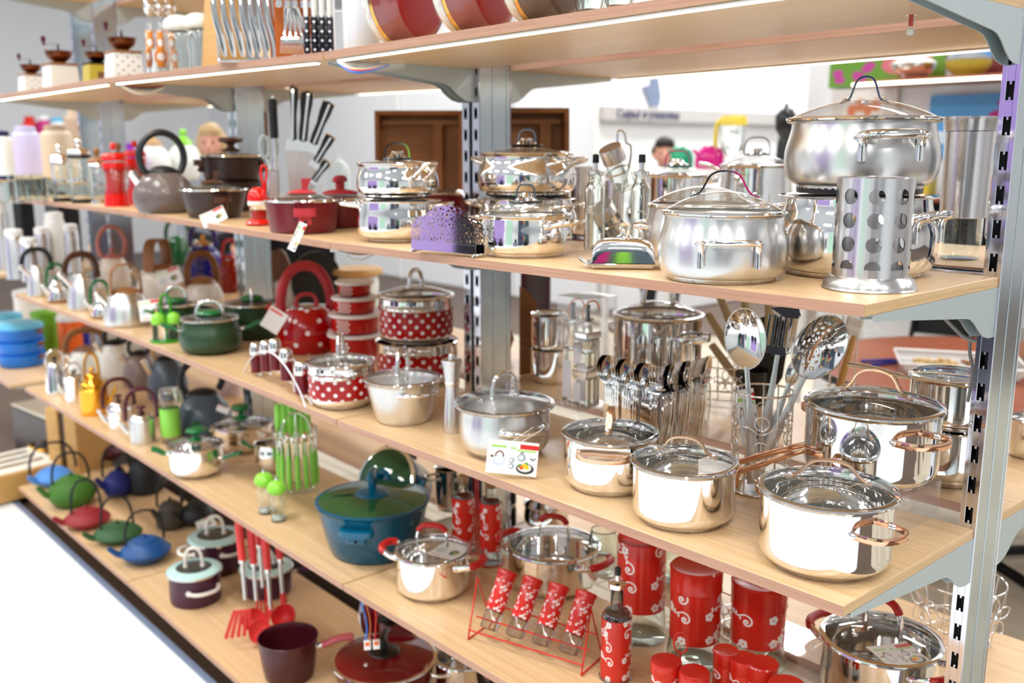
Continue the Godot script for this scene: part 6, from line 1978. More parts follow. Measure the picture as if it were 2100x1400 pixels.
func goods_1() -> void:
	pot("pot","brown granite pot with a round lid grip stacked on another granite pot","pot",Vector3(-2.2680,1.4184,.1201),1.120,{rb=.082,rr=.096,h=.07,m="granite_brown",sh="cone",base=.002,mb="granite_brown",mi="dark_plastic",lid={rise=.0136,knob=["mush",.038,.042,"pan_brown",0]},hs=[["lip",84,.053,.052,.0212,.0182,"pan_brown"],["lip",-84,.053,.052,.0212,.0182,"pan_brown"]]})
	kettle("kettle","taupe granite kettle with a thick black ring handle at the front edge","kettle",Vector3(-2.2941,1.3255,.3290),1.184,{pr=[.067,0,.076,.0059,.089,.032,.087,.065,.069,.097,.048,.115,.044,.118],m="granite_taupe",lid=[.044,.0206,"soft_black"],spout=[-78,.085,.12,.0117,.0161,.0117,"steel",0],bail=["ring",14,.129,.123,.112,.0103,.0147,"soft_black",0],foot=[.0029,"base_steel"]})
	turned("french_press","red waisted coffee press with a red ball knob at the front edge","coffee press",Vector3(-2.6803,1.3273,.3311),1.227,[["glass","glass",[0,.0032,.035,.0032,.037,.142,.035,.145]],["jacket","red_lacquer",[.038,0,.039,.0032,.038,.0225,.031,.074,.029,.087,.032,.103,.039,.132,.039,.139,.038,.142],{k=2}],["lid","red_lacquer",[.039,.148,.04,.15,.039,.164,.032,.171,0,.172]],["rod","steel",[.0024,.171,.0024,.184]],["knob","red_lacquer",[0,.182,.0064,.184,.0096,.193,.0064,.203,0,.205],{k=3}]],"red coffee presses")
	turned("french_press","red waisted coffee press partly hidden behind the granite kettle","coffee press",Vector3(-2.7750,1.3270,.2256),1.208,[["glass","glass",[0,.0034,.03,.0034,.032,.151,.03,.155]],["jacket","red_lacquer",[.034,0,.034,.0034,.034,.0235,.027,.077,.026,.091,.029,.111,.034,.144,.035,.151,.034,.155],{k=2}],["lid","red_lacquer",[.035,.158,.036,.16,.035,.175,.029,.181,0,.183]],["rod","steel",[.0025,.181,.0025,.192]],["knob","red_lacquer",[0,.19,.0067,.192,.0092,.202,.0067,.212,0,.213],{k=3}]],"red coffee presses")
	turned("french_press","clear glass coffee press with a wooden knob, nearest the red press","coffee press",Vector3(-2.8665,1.3268,.3218),1.242,[["glass","glass",[0,.0067,.028,.0067,.029,.135,.027,.138]],["foot","steel",[0,0,.03,0,.03,.0101,.028,.0118]],["band","steel",[.03,.124,.032,.124,.032,.136,.03,.138]],["plunger","steel",[0,.064,.025,.064,.025,.071,.0025,.073,.0025,.141]],["lid","handle_wood",[.029,.136,.031,.138,.03,.148,.0181,.156,.0042,.16],{k=2}],["knob","handle_wood",[.0034,.158,.0034,.163,.0101,.17,.0109,.182,.0076,.188,0,.188],{k=2}]],"glass coffee presses")
	turned("french_press","clear glass coffee press with a black foot and black rim","coffee press",Vector3(-2.9826,1.3264,.3420),1.257,[["glass","glass",[0,.0069,.035,.0069,.036,.165,.034,.168]],["foot","dark_plastic",[0,0,.038,0,.038,.0103,.035,.012]],["band","dark_plastic",[.038,.155,.039,.155,.039,.167,.038,.168]],["plunger","steel",[0,.077,.033,.077,.033,.086,.0026,.089,.0026,.172]],["lid","steel",[.037,.167,.039,.168,.038,.179,.0227,.187,.0043,.191],{k=2}],["knob","steel",[.0034,.189,.0034,.194,.0103,.201,.0112,.213,.0077,.22,0,.22],{k=2}]],"glass coffee presses")
	turned("french_press","clear glass coffee press with a domed steel lid, farthest left of the presses","coffee press",Vector3(-3.1323,1.3260,.3609),1.273,[["glass","glass",[0,.0071,.031,.0071,.032,.145,.03,.148]],["foot","dark_plastic",[0,0,.034,0,.034,.0106,.031,.0124]],["band","steel",[.034,.134,.035,.134,.035,.147,.034,.148]],["plunger","steel",[0,.068,.028,.068,.028,.076,.0026,.079,.0026,.152]],["lid","steel",[.033,.147,.034,.148,.034,.159,.0201,.168,.0044,.171],{k=2}],["knob","steel",[.0035,.17,.0035,.175,.0106,.182,.0115,.194,.0079,.201,0,.201],{k=2}]],"glass coffee presses")
	turned("french_press","clear glass coffee press with a wooden knob behind the front red press","coffee press",Vector3(-3.2005,1.3258,.1261),1.223,[["glass","glass",[0,.0075,.025,.0075,.026,.15,.0243,.153]],["foot","steel",[0,0,.028,0,.028,.0112,.025,.0131]],["band","steel",[.028,.138,.03,.138,.03,.151,.028,.153]],["plunger","steel",[0,.071,.0224,.071,.0224,.079,.0028,.082,.0028,.157]],["lid","handle_wood",[.027,.151,.029,.153,.028,.165,.0168,.174,.0047,.178],{k=2}],["knob","handle_wood",[.0037,.176,.0037,.181,.0112,.189,.0121,.202,.0084,.209,0,.209],{k=2}]],"glass coffee presses")
	turned("glass_tumbler","clear glass tumbler in the cluster at the far end of the second shelf","glass",Vector3(-3.1041,1.3261,.5442),1.317,[["glass","glass",[0,.0051,.0144,.0051,.0153,0,.0161,0,.0195,.075,.0178,.075,.0153,.0085]]],"tumblers at the far end of the second shelf")
	turned("glass_tumbler","clear glass tumbler in the cluster at the far end of the second shelf","glass",Vector3(-3.2227,1.3258,.4773),1.308,[["glass","glass",[0,.0053,.015,.0053,.0158,0,.0167,0,.0202,.078,.0185,.078,.0158,.0088]]],"tumblers at the far end of the second shelf")
	turned("glass_tumbler","clear glass tumbler in the cluster at the far end of the second shelf","glass",Vector3(-3.2331,1.3257,.4381),1.299,[["glass","glass",[0,.0053,.0151,.0053,.016,0,.0169,0,.0204,.078,.0187,.078,.016,.0089]]],"tumblers at the far end of the second shelf")
	turned("glass_tumbler","clear glass tumbler in the cluster at the far end of the second shelf","glass",Vector3(-3.2456,1.3257,.3977),1.290,[["glass","glass",[0,.0054,.0171,.0054,.018,0,.0188,0,.0224,.079,.0206,.079,.018,.009]]],"tumblers at the far end of the second shelf")
	turned("glass_tumbler","clear glass tumbler in the cluster at the far end of the second shelf","glass",Vector3(-3.6570,1.3246,.3841),1.313,[["glass","glass",[0,.0059,.0146,.0059,.0156,0,.0166,0,.0205,.086,.0185,.086,.0156,.0098]]],"tumblers at the far end of the second shelf")
	turned("glass_tumbler","clear glass tumbler in the cluster at the far end of the second shelf","glass",Vector3(-3.7151,1.3244,.3206),1.303,[["glass","glass",[0,.006,.015,.006,.016,0,.0169,0,.0209,.088,.0189,.088,.016,.01]]],"tumblers at the far end of the second shelf")
	turned("glass_tumbler","clear glass tumbler in the cluster at the far end of the second shelf","glass",Vector3(-3.7294,1.3244,.2716),1.293,[["glass","glass",[0,.0061,.0151,.0061,.0161,0,.0171,0,.0212,.089,.0191,.089,.0161,.0101]]],"tumblers at the far end of the second shelf")
	turned("glass_tumbler","clear glass tumbler in the cluster at the far end of the second shelf","glass",Vector3(-3.3832,1.3253,.3294),1.284,[["glass","glass",[0,.0056,.0159,.0056,.0168,0,.0178,0,.0215,.082,.0196,.082,.0168,.0094]]],"tumblers at the far end of the second shelf")
	turned("lidded_teapot","white teapot with a beige knobbed lid behind the coffee presses","teapot",Vector3(-5.1353,1.3243,-.7778),1.192,[["body","white_enamel",[0,0,.06,0,.086,.04,.097,.104,.079,.173,.054,.202,.052,.207],{k=3}],["lid","cork",[.054,.207,.055,.213,.037,.236,.0165,.254,.0135,.262,.0225,.277,.018,.294,0,.3],{k=2}]])
	turned("lidded_teapot","white teapot with a lime green knobbed lid behind the coffee presses","teapot",Vector3(-5.1880,1.3243,-.9883),1.164,[["body","white_enamel",[0,0,.062,0,.089,.042,.1,.107,.081,.178,.056,.208,.054,.214],{k=3}],["lid","lime",[.056,.214,.057,.22,.039,.244,.017,.261,.0139,.27,.0232,.285,.0185,.303,0,.309],{k=2}]])
	pot("pot","small lime green pot half hidden behind the granite kettle","pot",Vector3(-7.5971,1.3243,-2.0280),1.164,{rb=.124,rr=.151,h=.122,m="lime",sh="cone",base=.002,mb="lime",hs=[["leaf",80,.086,.084,.092,-.025,"lime"]]})
	turned("glass_cloche","clear glass cloche behind the knife set","cloche",Vector3(-3.0418,1.3243,-.7434),1.017,[["board","bamboo_pale",[0,0,.052,0,.052,.0126,0,.0126]],["dome","glass",[.046,.0126,.046,.084,.038,.117,.0189,.138,.0063,.143],{k=3}],["knob","glass",[.0042,.143,.0042,.147,.0084,.155,.0063,.166,0,.168],{k=2}]])
	pot("pot","mirror steel pot with an oval lid gasket at the back beside the oil bottles","pot",Vector3(-.9944,1.3160,-.4694),.676,{rb=.072,rr=.077,h=.13,lid={rise=.02,knob=["cap",.035,.06,.038,0]},hs=[["band",92,.117,.063,.033,.015,.0038,"steel"]]})
	pot("saucepan","mirror steel saucepan at the back with a short strap handle pointing left","saucepan",Vector3(-.9362,1.3165,-.7296),.599,{rb=.082,rr=.095,h=.151,rm=.095,sh="belly",lid={rise=.026,knob=["cap",.034,.066,.045,0]},hs=[["long",-80,.139,.021,.06,.0053,.0184,"steel","steel"]]})
	turned("steel_tumbler","tall brushed steel tumbler behind the tilted spice jars","tumbler",Vector3(-.8601,1.3171,-.0884),.738,[["cup","brushed",[0,0,.0183,0,.0194,.0043,.0215,.127,.0204,.127,.0183,.0086,0,.0065]]])
	turned("steel_tumbler","tall brushed steel tumbler at the back left of the oil bottles","tumbler",Vector3(-1.1319,1.3149,-.2660),.771,[["cup","brushed",[0,0,.0247,0,.026,.005,.03,.154,.028,.154,.0247,.0099,0,.0074]]])
	pot("pot","mirror steel pot at the end of the rear second shelf past the post","pot",Vector3(-.2269,1.3243,-.5628),.375,{rb=.027,rr=.035,h=.079,lid={rise=.008,knob=["loop",.026,.036,.003,"steel",50]}})
	pot("pot","mirror steel pot with red silicone handles and a card, below the shelf corner","pot",Vector3(-.1817,.5239,-.0894),.450,{rb=.09,rr=.107,h=.108,lid={rise=.0181,vent=1,va=-50,knob=["sili",.078,.06,"red_silicone",-38]},hs=[["sili",58,.086,.098,.04,"red_silicone"],["sili",-122,.086,.098,.04,"red_silicone"]]})
	turned("canister","tall red canister with white scrolls, its top under the shelf edge","canister",Vector3(-.6236,.5202,.0659),.700,[["jar","glass",[0,.004,.05,0,.056,.004,.055,.02,.049,.068,.049,.219]],["printed_sleeve","red_scrolls",[.05,.068,.05,.215],{tile=.15,seg=48}],["lid","red_paint",[.051,.214,.048,.216,.047,.219,.048,.231,.049,.235,.046,.239,.041,.238,.0246,.236,0,.236],{"seg":48}]],"red printed canisters")
	turned("canister","medium red canister with white scrolls and a red lid","canister",Vector3(-.4841,.5213,.0665),.641,[["jar","glass",[0,.004,.048,0,.054,.004,.053,.02,.048,.053,.048,.164]],["printed_sleeve","red_scrolls",[.049,.053,.049,.16],{tile=.15,seg=48}],["lid","red_paint",[.05,.154,.051,.156,.05,.159,.051,.193,.052,.197,.049,.201,.044,.2,.026,.198,0,.198],{"seg":48}]],"red printed canisters")
	turned("canister","short wide red canister with white scrolls and a red lid","canister",Vector3(-.3937,.5221,-.0133),.574,[["jar","glass",[0,.004,.051,0,.057,.004,.056,.02,.051,.054,.051,.144]],["printed_sleeve","red_scrolls",[.052,.054,.052,.14],{tile=.15,seg=48}],["lid","red_paint",[.053,.125,.053,.127,.053,.13,.054,.169,.055,.173,.052,.177,.047,.176,.027,.174,0,.174],{"seg":48}]],"red printed canisters")
	turned("spice_jar","red printed spice jar, back left one of the four small red spice jars","spice jar",Vector3(-.3524,.5224,.1474),.606,[["jar","glass",[0,.001,.0213,0,.0213,.031]],["printed_sleeve","red_scrolls",[.0218,.0249,.0218,.079],{tile=.1}],["lid","red_paint",[.0222,.079,.0231,.08,.0222,.095,.024,.103,.0222,.106,.0162,.105,0,.105]]],"small red spice jars")
	turned("spice_jar","red printed spice jar, second from the back of the four small red spice jars","spice jar",Vector3(-.3159,.5227,.1451),.587,[["jar","glass",[0,.001,.0237,0,.0237,.031]],["printed_sleeve","red_scrolls",[.0241,.0246,.0241,.078],{tile=.1}],["lid","red_paint",[.0245,.078,.025,.079,.0245,.094,.026,.101,.0245,.105,.0178,.104,0,.104]]],"small red spice jars")
	turned("spice_jar","red printed spice jar, third from the back of the four small red spice jars","spice jar",Vector3(-.2845,.5230,.1340),.567,[["jar","glass",[0,.001,.026,0,.026,.031]],["printed_sleeve","red_scrolls",[.026,.0244,.026,.077],{tile=.1}],["lid","red_paint",[.027,.077,.028,.078,.027,.094,.029,.101,.027,.104,.0194,.103,0,.103]]],"small red spice jars")
	turned("spice_jar","red printed spice jar, front one of the four small red spice jars","spice jar",Vector3(-.2187,.5236,.1588),.540,[["jar","glass",[0,.001,.029,0,.029,.03]],["printed_sleeve","red_scrolls",[.03,.0237,.03,.075],{tile=.1}],["lid","red_paint",[.03,.075,.031,.076,.03,.091,.032,.098,.03,.101,.0216,.1,0,.1]]],"small red spice jars")
	turned("salt_jar","small orange red jar beside a red wire ring at the bottom edge of the picture","jar",Vector3(-.4115,.5220,.2427),.670,[["jar","glass",[0,.001,.025,0,.025,.062]],["printed_sleeve","red_scrolls",[.026,.0207,.026,.072],{tile=.1}],["lid","red_paint",[.027,.072,.028,.074,.028,.093,.027,.096,0,.097]]])
	turned("salt_jar","small orange red jar lowest at the bottom edge beside the wire ring","jar",Vector3(-.3565,.5224,.2332),.639,[["jar","glass",[0,.001,.0241,0,.0241,.061]],["printed_sleeve","red_scrolls",[.0246,.0203,.0246,.071],{tile=.1}],["lid","red_paint",[.026,.071,.027,.073,.027,.092,.025,.095,0,.096]]])
	wire_ring("red wire carrier with a ring handle holding two small jars",Vector3(-.4045,.5254,.2114))
	turned("oil_bottle","red printed oil bottle with a steel pourer beside the tilted spice jars","bottle",Vector3(-.5456,.5208,.2266),.726,[["bottle","glass",[0,.002,.031,0,.032,.004,.028,.0074,.028,.13,.0229,.138,.012,.142,.0115,.183,.0138,.185,.0138,.189]],["printed_sleeve","red_scrolls",[.029,.0023,.029,.126],{"tile":0.11,"seg":40}],["oil","maroon",[.026,.126,.0229,.135,0,.135]],["neck_ring","steel",[.0143,.183,.0166,.185,.0166,.194,.0086,.197,0,.198]],["pourer","steel",[.0045,.196,.004,.211,.0038,.211]],["stopper","dark_plastic",[.0055,.209,.0062,.211,.006,.223,.004,.225,0,.225]]])
	turned("oil_bottle","red printed oil bottle, the left of the two in the red wire stand","bottle",Vector3(-1.1836,.5155,.0843),.896,[["bottle","glass",[0,.002,.028,0,.028,.004,.027,.158,.0222,.167,.0139,.17,.0133,.2,.0156,.202,.0156,.207]],["printed_sleeve","red_scrolls",[.028,.039,.028,.158],{"tile":0.1,"seg":36}],["cork","cork",[.0122,.19,.0122,.212,0,.212]]],"oil bottles in the red wire stand")
	turned("oil_bottle","red printed oil bottle, the right of the two in the red wire stand","bottle",Vector3(-1.1066,.5162,.0604),.866,[["bottle","glass",[0,.002,.027,0,.027,.004,.026,.16,.0219,.169,.0137,.172,.0131,.205,.0153,.208,.0153,.213]],["printed_sleeve","red_scrolls",[.027,.039,.027,.16],{"tile":0.1,"seg":36}],["cork","cork",[.012,.195,.012,.217,0,.217]]],"oil bottles in the red wire stand")
	bottle_stand("red wire stand holding two printed oil bottles",Vector3(-1.1836,.5155,.0843),Vector3(-1.1066,.5162,.0604),.0320)
	pot("pot","wide mirror steel pot with red silicone handles behind the tilted spice jars","pot",Vector3(-.9248,.5177,.0239),.797,{rb=.09,rr=.109,h=.093,lid={rise=.0137,vent=1,va=-55,knob=["sili",.071,.055,"red_silicone",-18]},hs=[["sili",56,.074,.096,.041,"red_silicone"],["sili",-124,.074,.096,.041,"red_silicone"]]})
	pot("pot","small mirror steel pot with red silicone handles at the shelf joint","pot",Vector3(-1.0826,.5164,.2565),.930,{rb=.069,rr=.087,h=.097,lid={rise=.0101,vent=1,va=-50,knob=["sili",.072,.049,"red_silicone",-14]},hs=[["sili",62,.08,.074,.045,"red_silicone"],["sili",-118,.08,.074,.045,"red_silicone"]]})
	pot("pot","large speckled teal pot with a green glass lid and a teal grip","pot",Vector3(-1.3720,.5163,.2244),.993,{rb=.106,rr=.143,h=.13,m="granite_teal",sh="cone",base=.003,mb="granite_teal",mi="green_matte",lid={rise=.0149,m="green_lid_glass",mr="granite_teal",knob=["lever",.064,.05,.0186,"teal_glaze",80]},hs=[["lip",-18,.096,.082,.0198,.0149,"teal_glaze"],["lip",162,.104,.082,.027,.0149,"teal_glaze"]]})
	tipped_pot("speckled teal pot tipped on its side with the green lining and glass lid facing out",Vector3(-1.4841,.5254,.1944))
	turned("salt_mill","clear salt mill with an oval lime green cap, the left of the pair","mill",Vector3(-1.7709,.5208,.3170),1.105,[["body","glass",[0,.0029,.0203,0,.0203,.0145,.0149,.0203,.0176,.029,.0203,.038,.0176,.046,.0203,.055,.0176,.067,.0149,.075,.0149,.078]],["salt","white_enamel",[0,.0043,.0163,.0043,.0163,.013,0,.0145]],["cap","lime",[.0122,.077,.0203,.08,.027,.09,.026,.101,.0163,.113,0,.116],{k=3}],["top_nut","steel",[.0041,.114,.0047,.12,.0027,.128,0,.128]]],"green capped mills")
	turned("salt_mill","clear salt mill with an oval lime green cap, the right of the pair","mill",Vector3(-1.6975,.5199,.3177),1.093,[["body","glass",[0,.0028,.0199,0,.0199,.0142,.0146,.0199,.0173,.028,.0199,.037,.0173,.046,.0199,.054,.0173,.066,.0146,.074,.0146,.077]],["salt","white_enamel",[0,.0043,.016,.0043,.016,.0128,0,.0142]],["cap","lime",[.012,.076,.0199,.078,.027,.088,.025,.1,.016,.111,0,.114],{k=3}],["top_nut","steel",[.004,.113,.0047,.118,.0027,.125,0,.125]]],"green capped mills")
	pot("pot","low steel pot with a green mushroom knob and green handles at the front edge","pot",Vector3(-2.2043,.5256,.3211),1.171,{rb=.061,rr=.085,h=.09,rm=.083,sh="belly",ym=.5,lid={rise=.0121,vent=1,va=0,knob=["mush",.027,.039,"green_plastic",0]},hs=[["leaf",58,.056,.039,.07,.0212,"green_plastic"],["leaf",-88,.072,.039,.048,.0212,"green_plastic"]]})
	pot("pot","low steel pot with a green mushroom knob behind the front green knobbed one","pot",Vector3(-2.3485,.5272,.0973),1.125,{rb=.078,rr=.102,h=.082,rm=.095,sh="belly",ym=.5,lid={rise=.0148,vent=1,va=0,knob=["mush",.031,.049,"green_plastic",0]},hs=[["leaf",-86,.07,.046,.056,.03,"green_plastic"]]})
	pot("pot","small open steel pot with a green side handle beside the cutlery rack","pot",Vector3(-2.0825,.5242,.1278),1.096,{rb=.04,rr=.056,h=.092,rm=.055,sh="belly",ym=.5,hs=[["leaf",-78,.078,.04,.04,.0245,"green_plastic"]]})
	kettle("kettle","blue grey granite kettle with a black handle and a steel whistle lever","kettle",Vector3(-2.6199,.5285,.1081),1.161,{pr=[.087,0,.096,.009,.097,.047,.083,.094,.057,.13,.049,.139],m="granite_blue",lid=[.047,.0162,"soft_black"],spout=[-88,.101,.159,.0035,.0191,.0156,"steel",0],bail=["ring",10,.143,.119,.141,.0122,.0156,"soft_black",0],foot=[.0036,"base_steel"],whistle="steel"})
	kettle("kettle","blue grey granite kettle behind the front granite one","kettle",Vector3(-3.1602,.5270,.0157),1.193,{pr=[.067,0,.079,.0122,.079,.061,.065,.113,.045,.154,.039,.162],m="granite_blue",lid=[.037,.0162,"soft_black"],spout=[-80,.109,.166,.0197,.0177,.0118,"steel",0],bail=["ring",10,.098,.093,.162,.0079,.0118,"bamboo_pale",0],foot=[.0041,"base_steel"]})
	kettle("kettle","taupe pearl kettle with a black lid between the white and the granite kettles","kettle",Vector3(-3.4570,.5262,.0117),1.218,{pr=[.062,0,.073,.0128,.073,.051,.058,.102,.042,.128,.035,.132],m="taupe",lid=[.035,.0213,"soft_black"],spout=[-80,.102,.145,.0166,.0146,.0104,"steel",0],bail=["ring",10,.083,.077,.132,.0083,.0125,"soft_black",0]})
	kettle("kettle","white kettle with a black lid behind the gold teapot","kettle",Vector3(-3.6935,.5255,.0265),1.239,{pr=[.071,0,.08,.0133,.078,.058,.063,.111,.045,.142,.041,.146],m="white_enamel",lid=[.041,.0221,"soft_black"],spout=[-80,.111,.159,.0173,.0151,.0108,"steel",0],bail=["ring",10,.086,.08,.142,.0108,.0151,"soft_black",0]})
	kettle("kettle","cream kettle with a wooden lid and a long wooden bow handle","kettle",Vector3(-3.8184,.5254,.1104),1.265,{pr=[.07,0,.078,.0134,.076,.058,.065,.094,.054,.111],m="white_enamel",lid=[.054,.0201,"brown_wood"],spout=[-90,.076,.107,.0131,.0153,.0109,"steel",0],bail=["rod",10,.17,.098,.103,.0098,.0153,"handle_wood",0]})
	kettle("kettle","gold teapot with a slim gold bow and a stepped lid","kettle",Vector3(-3.1199,.5271,.3187),1.262,{pr=[.046,0,.05,.0076,.052,.088,.054,.096,.048,.103,.043,.119,.028,.138,.0241,.141],m="gold",lid=[.0241,.0191,"gold",["ball",.0093,"gold",0]],spout=[80,.034,.099,.03,.0111,.0056,"gold",.0074],bail=["rod",30,.059,.115,.119,.0033,.0067,"gold",0]})
	kettle("kettle","small steel coffee pot with a ring handle at the far end of the shelf","kettle",Vector3(-3.5520,.5259,.3224),1.293,{pr=[.042,0,.044,.0062,.038,.07,.03,.111,.028,.116],m="steel",lid=[.028,.0165,"steel",["ball",.0101,"dark_plastic",0]],spout=[90,.0206,.095,.032,.0101,.006,"steel",.008],bail=["ring",10,.068,.07,.111,.004,.006,"steel",0]})
	kettle("kettle","small steel coffee pot in front of the ring handled one","kettle",Vector3(-3.3429,.5265,.3182),1.278,{pr=[.035,0,.037,.006,.037,.088,.039,.096,.037,.1],m="steel",lid=[.037,.0159,"steel",["ball",.0077,"dark_plastic",0]],spout=[-80,.028,.08,.0194,.0077,.0058,"steel",.0058],bail=["rod",30,.066,.06,.1,.0031,.0046,"steel",0]})
	kettle("kettle","small steel teapot with a maroon knob and maroon bow, nearer the gold one","kettle",Vector3(-2.8424,.5279,.3248),1.240,{pr=[.037,0,.038,.0054,.04,.065,.042,.072,.038,.083,.031,.091],m="steel",lid=[.031,.0145,"steel",["mush",.014,.0227,"maroon",0]],spout=[-84,.0217,.08,.031,.0105,.0052,"steel",.007],bail=["rod",10,.105,.101,.083,.0042,.0079,"maroon",0]})
	kettle("kettle","small steel teapot with a maroon knob and purple bow at the front edge","kettle",Vector3(-2.6244,.5285,.3268),1.220,{pr=[.04,0,.042,.0052,.042,.069,.044,.075,.042,.085,.033,.092],m="satin_steel",lid=[.033,.0139,"steel",["mush",.0167,.025,"maroon",0]],spout=[-84,.031,.083,.03,.01,.005,"steel",.0067],bail=["rod",10,.103,.104,.083,.004,.0075,"maroon_purple",0]})
	turned("water_bottle","clear glass bottle in a lime green silicone sleeve","bottle",Vector3(-2.5669,.5287,.2518),1.194,[["glass","glass",[0,.0035,.03,0,.03,.136,.032,.139,.032,.181,.028,.188,0,.188]],["sleeve","lime_silicone",[.032,.0244,.033,.026,.033,.118,.032,.122]],["cap","steel",[.0167,.167,.0201,.171,.0184,.177,0,.179]]])

func goods_2() -> void:
	turned("floral_tin","round tin with a pink floral print at the back of the shelf","tin",Vector3(-3.0591,.5254,-.2127),1.131,[["tin","bouquet",[0,0,.046,0,.046,.074,0,.074]]])
	turned("coffee_jar","glass jar with a dark woven band at the back behind the teal pots","jar",Vector3(-1.7672,.5254,-.1418),.961,[["jar","glass",[0,.0032,.045,0,.047,.0064,.047,.102,.041,.115]],["woven_band","basket_dark",[.047,.051,.048,.054,.048,.105,.047,.108]],["lid","steel",[.042,.115,.042,.127,0,.129]]])
	pot("pot","open steel pot at the back behind the red oil bottles","pot",Vector3(-1.4428,.5254,-.0744),.910,{rb=.033,rr=.042,h=.122,hs=[["wire",-80,.097,.046,.033,.0041,0,"steel"]]})
	pot("pot","open steel pot at the back under the price card","pot",Vector3(-1.1769,.5254,-.1936),.805,{rb=.046,rr=.062,h=.063,rm=.06,sh="belly"})
	turned("dark_canister","dark steel canister at the back behind the red oil bottles","canister",Vector3(-1.2655,.5254,-.1151),.853,[["body","dark_steel",[0,0,.037,0,.038,.0028,.038,.105,.035,.107,0,.107]],["ring","steel",[.038,.051,.039,.052,.039,.059,.038,.061]]])
	turned("ribbed_vase","ribbed clear glass vase at the back left of the tall red canister","vase",Vector3(-.8672,.5254,-.0826),.742,[["glass","glass",[0,.0038,.025,.0013,.029,.0063,.033,.038,.035,.076,.03,.109,.029,.112,.027,.109,.031,.076,.029,.038,.0231,.0102,0,.0076],{k=2}]])
	turned("ribbed_vase","ribbed clear glass vase at the back right of the tall red canister","vase",Vector3(-.7461,.5254,-.1865),.668,[["glass","glass",[0,.0038,.025,.0013,.029,.0063,.033,.038,.034,.076,.03,.108,.029,.111,.026,.108,.031,.076,.029,.038,.0229,.0101,0,.0076],{k=2}]])
	kettle("iron_teapot","sky blue cast iron teapot, far corner of the lowest shelf","teapot",Vector3(-3.6731,.1002,.3343),1.303,{pr=[.041,0,.054,.0088,.078,.031,.074,.045,.053,.064,.038,.07],m="iron_sky",lid=[.038,.0089,"iron_sky",["ball",.0075,"iron_sky",0]],spout=[-60,.033,.064,.03,.0168,.0094,"iron_sky",.0063],bail=["rod",12,.184,.123,.062,.0042,.0054,"iron_bail",-4,.78]},"cast iron teapots")
	kettle("iron_teapot","bright green cast iron teapot, second along the front of the lowest shelf","teapot",Vector3(-3.3732,.1010,.3538),1.289,{pr=[.05,0,.07,.0104,.091,.042,.088,.068,.066,.098,.046,.107],m="iron_green",lid=[.046,.014,"iron_green",["ball",.0071,"iron_green",0]],spout=[-76,.052,.1,.033,.0158,.0089,"iron_green",.0059],bail=["rod",12,.14,.117,.098,.004,.0051,"iron_bail",-4,.78]},"cast iron teapots")
	kettle("iron_teapot","red cast iron teapot, third along the front of the lowest shelf","teapot",Vector3(-3.0952,.1018,.3891),1.277,{pr=[.044,0,.058,.0079,.083,.028,.078,.04,.056,.057,.04,.062],m="iron_red",lid=[.04,.0079,"iron_red",["ball",.0067,"iron_red",0]],spout=[-80,.03,.057,.032,.0149,.0084,"iron_red",.0056],bail=["rod",12,.107,.125,.056,.0037,.0048,"iron_bail",-4,.78]},"cast iron teapots")
	kettle("iron_teapot","moss green cast iron teapot, between the red and the blue ones","teapot",Vector3(-2.8727,.1024,.3539),1.251,{pr=[.044,0,.058,.0077,.084,.026,.079,.038,.056,.054,.04,.059],m="iron_moss",lid=[.04,.0075,"iron_moss",["ball",.0065,"iron_moss",0]],spout=[-78,.028,.054,.032,.0143,.0081,"iron_moss",.0054],bail=["rod",12,.112,.115,.053,.0036,.0047,"iron_bail",-4,.78]},"cast iron teapots")
	kettle("iron_teapot","bright blue cast iron teapot, nearest of the row, with ridged sides","teapot",Vector3(-2.6296,.1031,.3462),1.226,{pr=[.045,0,.059,.0074,.085,.034,.08,.048,.057,.069,.041,.076],m="iron_blue",lid=[.041,.0097,"iron_blue",["ball",.0061,"iron_blue",0]],spout=[-82,.036,.069,.033,.0136,.0077,"iron_blue",.0051],bail=["rod",12,.13,.113,.068,.0034,.0044,"iron_bail",-4,.78]},"cast iron teapots")
	kettle("iron_teapot","indigo cast iron teapot, standing in the second row beside the black one","teapot",Vector3(-3.3571,.1011,.1781),1.247,{pr=[.037,0,.047,.0086,.061,.042,.054,.072,.037,.091,.03,.095],m="iron_indigo",lid=[.03,.0126,"iron_indigo",["ball",.0073,"iron_indigo",0]],spout=[-70,.047,.091,.0211,.0162,.0091,"iron_indigo",.0061],bail=["rod",12,.11,.124,.088,.0041,.0053,"iron_bail",-4,.78]},"cast iron teapots")
	kettle("iron_teapot","black cast iron teapot, tall with fine rings, under the shelf edge","teapot",Vector3(-3.3267,.1011,.0755),1.221,{pr=[.057,0,.07,.0087,.073,.043,.063,.094,.05,.123,.043,.129],m="iron_black",lid=[.043,.0172,"iron_black",["ball",.0074,"iron_black",0]],spout=[-90,.064,.123,.029,.0164,.0092,"iron_black",.0062],bail=["rod",12,.069,.059,.12,.0041,.0053,"iron_bail",-4,.78]},"cast iron teapots")
	kettle("iron_teapot","grey brown cast iron teapot, with vertical ribs in the second row","teapot",Vector3(-2.8715,.1024,.1544),1.199,{pr=[.043,0,.053,.0079,.055,.031,.047,.068,.038,.089,.032,.093],m="iron_grey",lid=[.032,.0124,"iron_grey",["ball",.0067,"iron_grey",0]],spout=[-60,.047,.089,.0215,.0149,.0084,"iron_grey",.0056],bail=["rod",12,.094,.108,.087,.0037,.0048,"iron_bail",-4,.78]},"cast iron teapots")
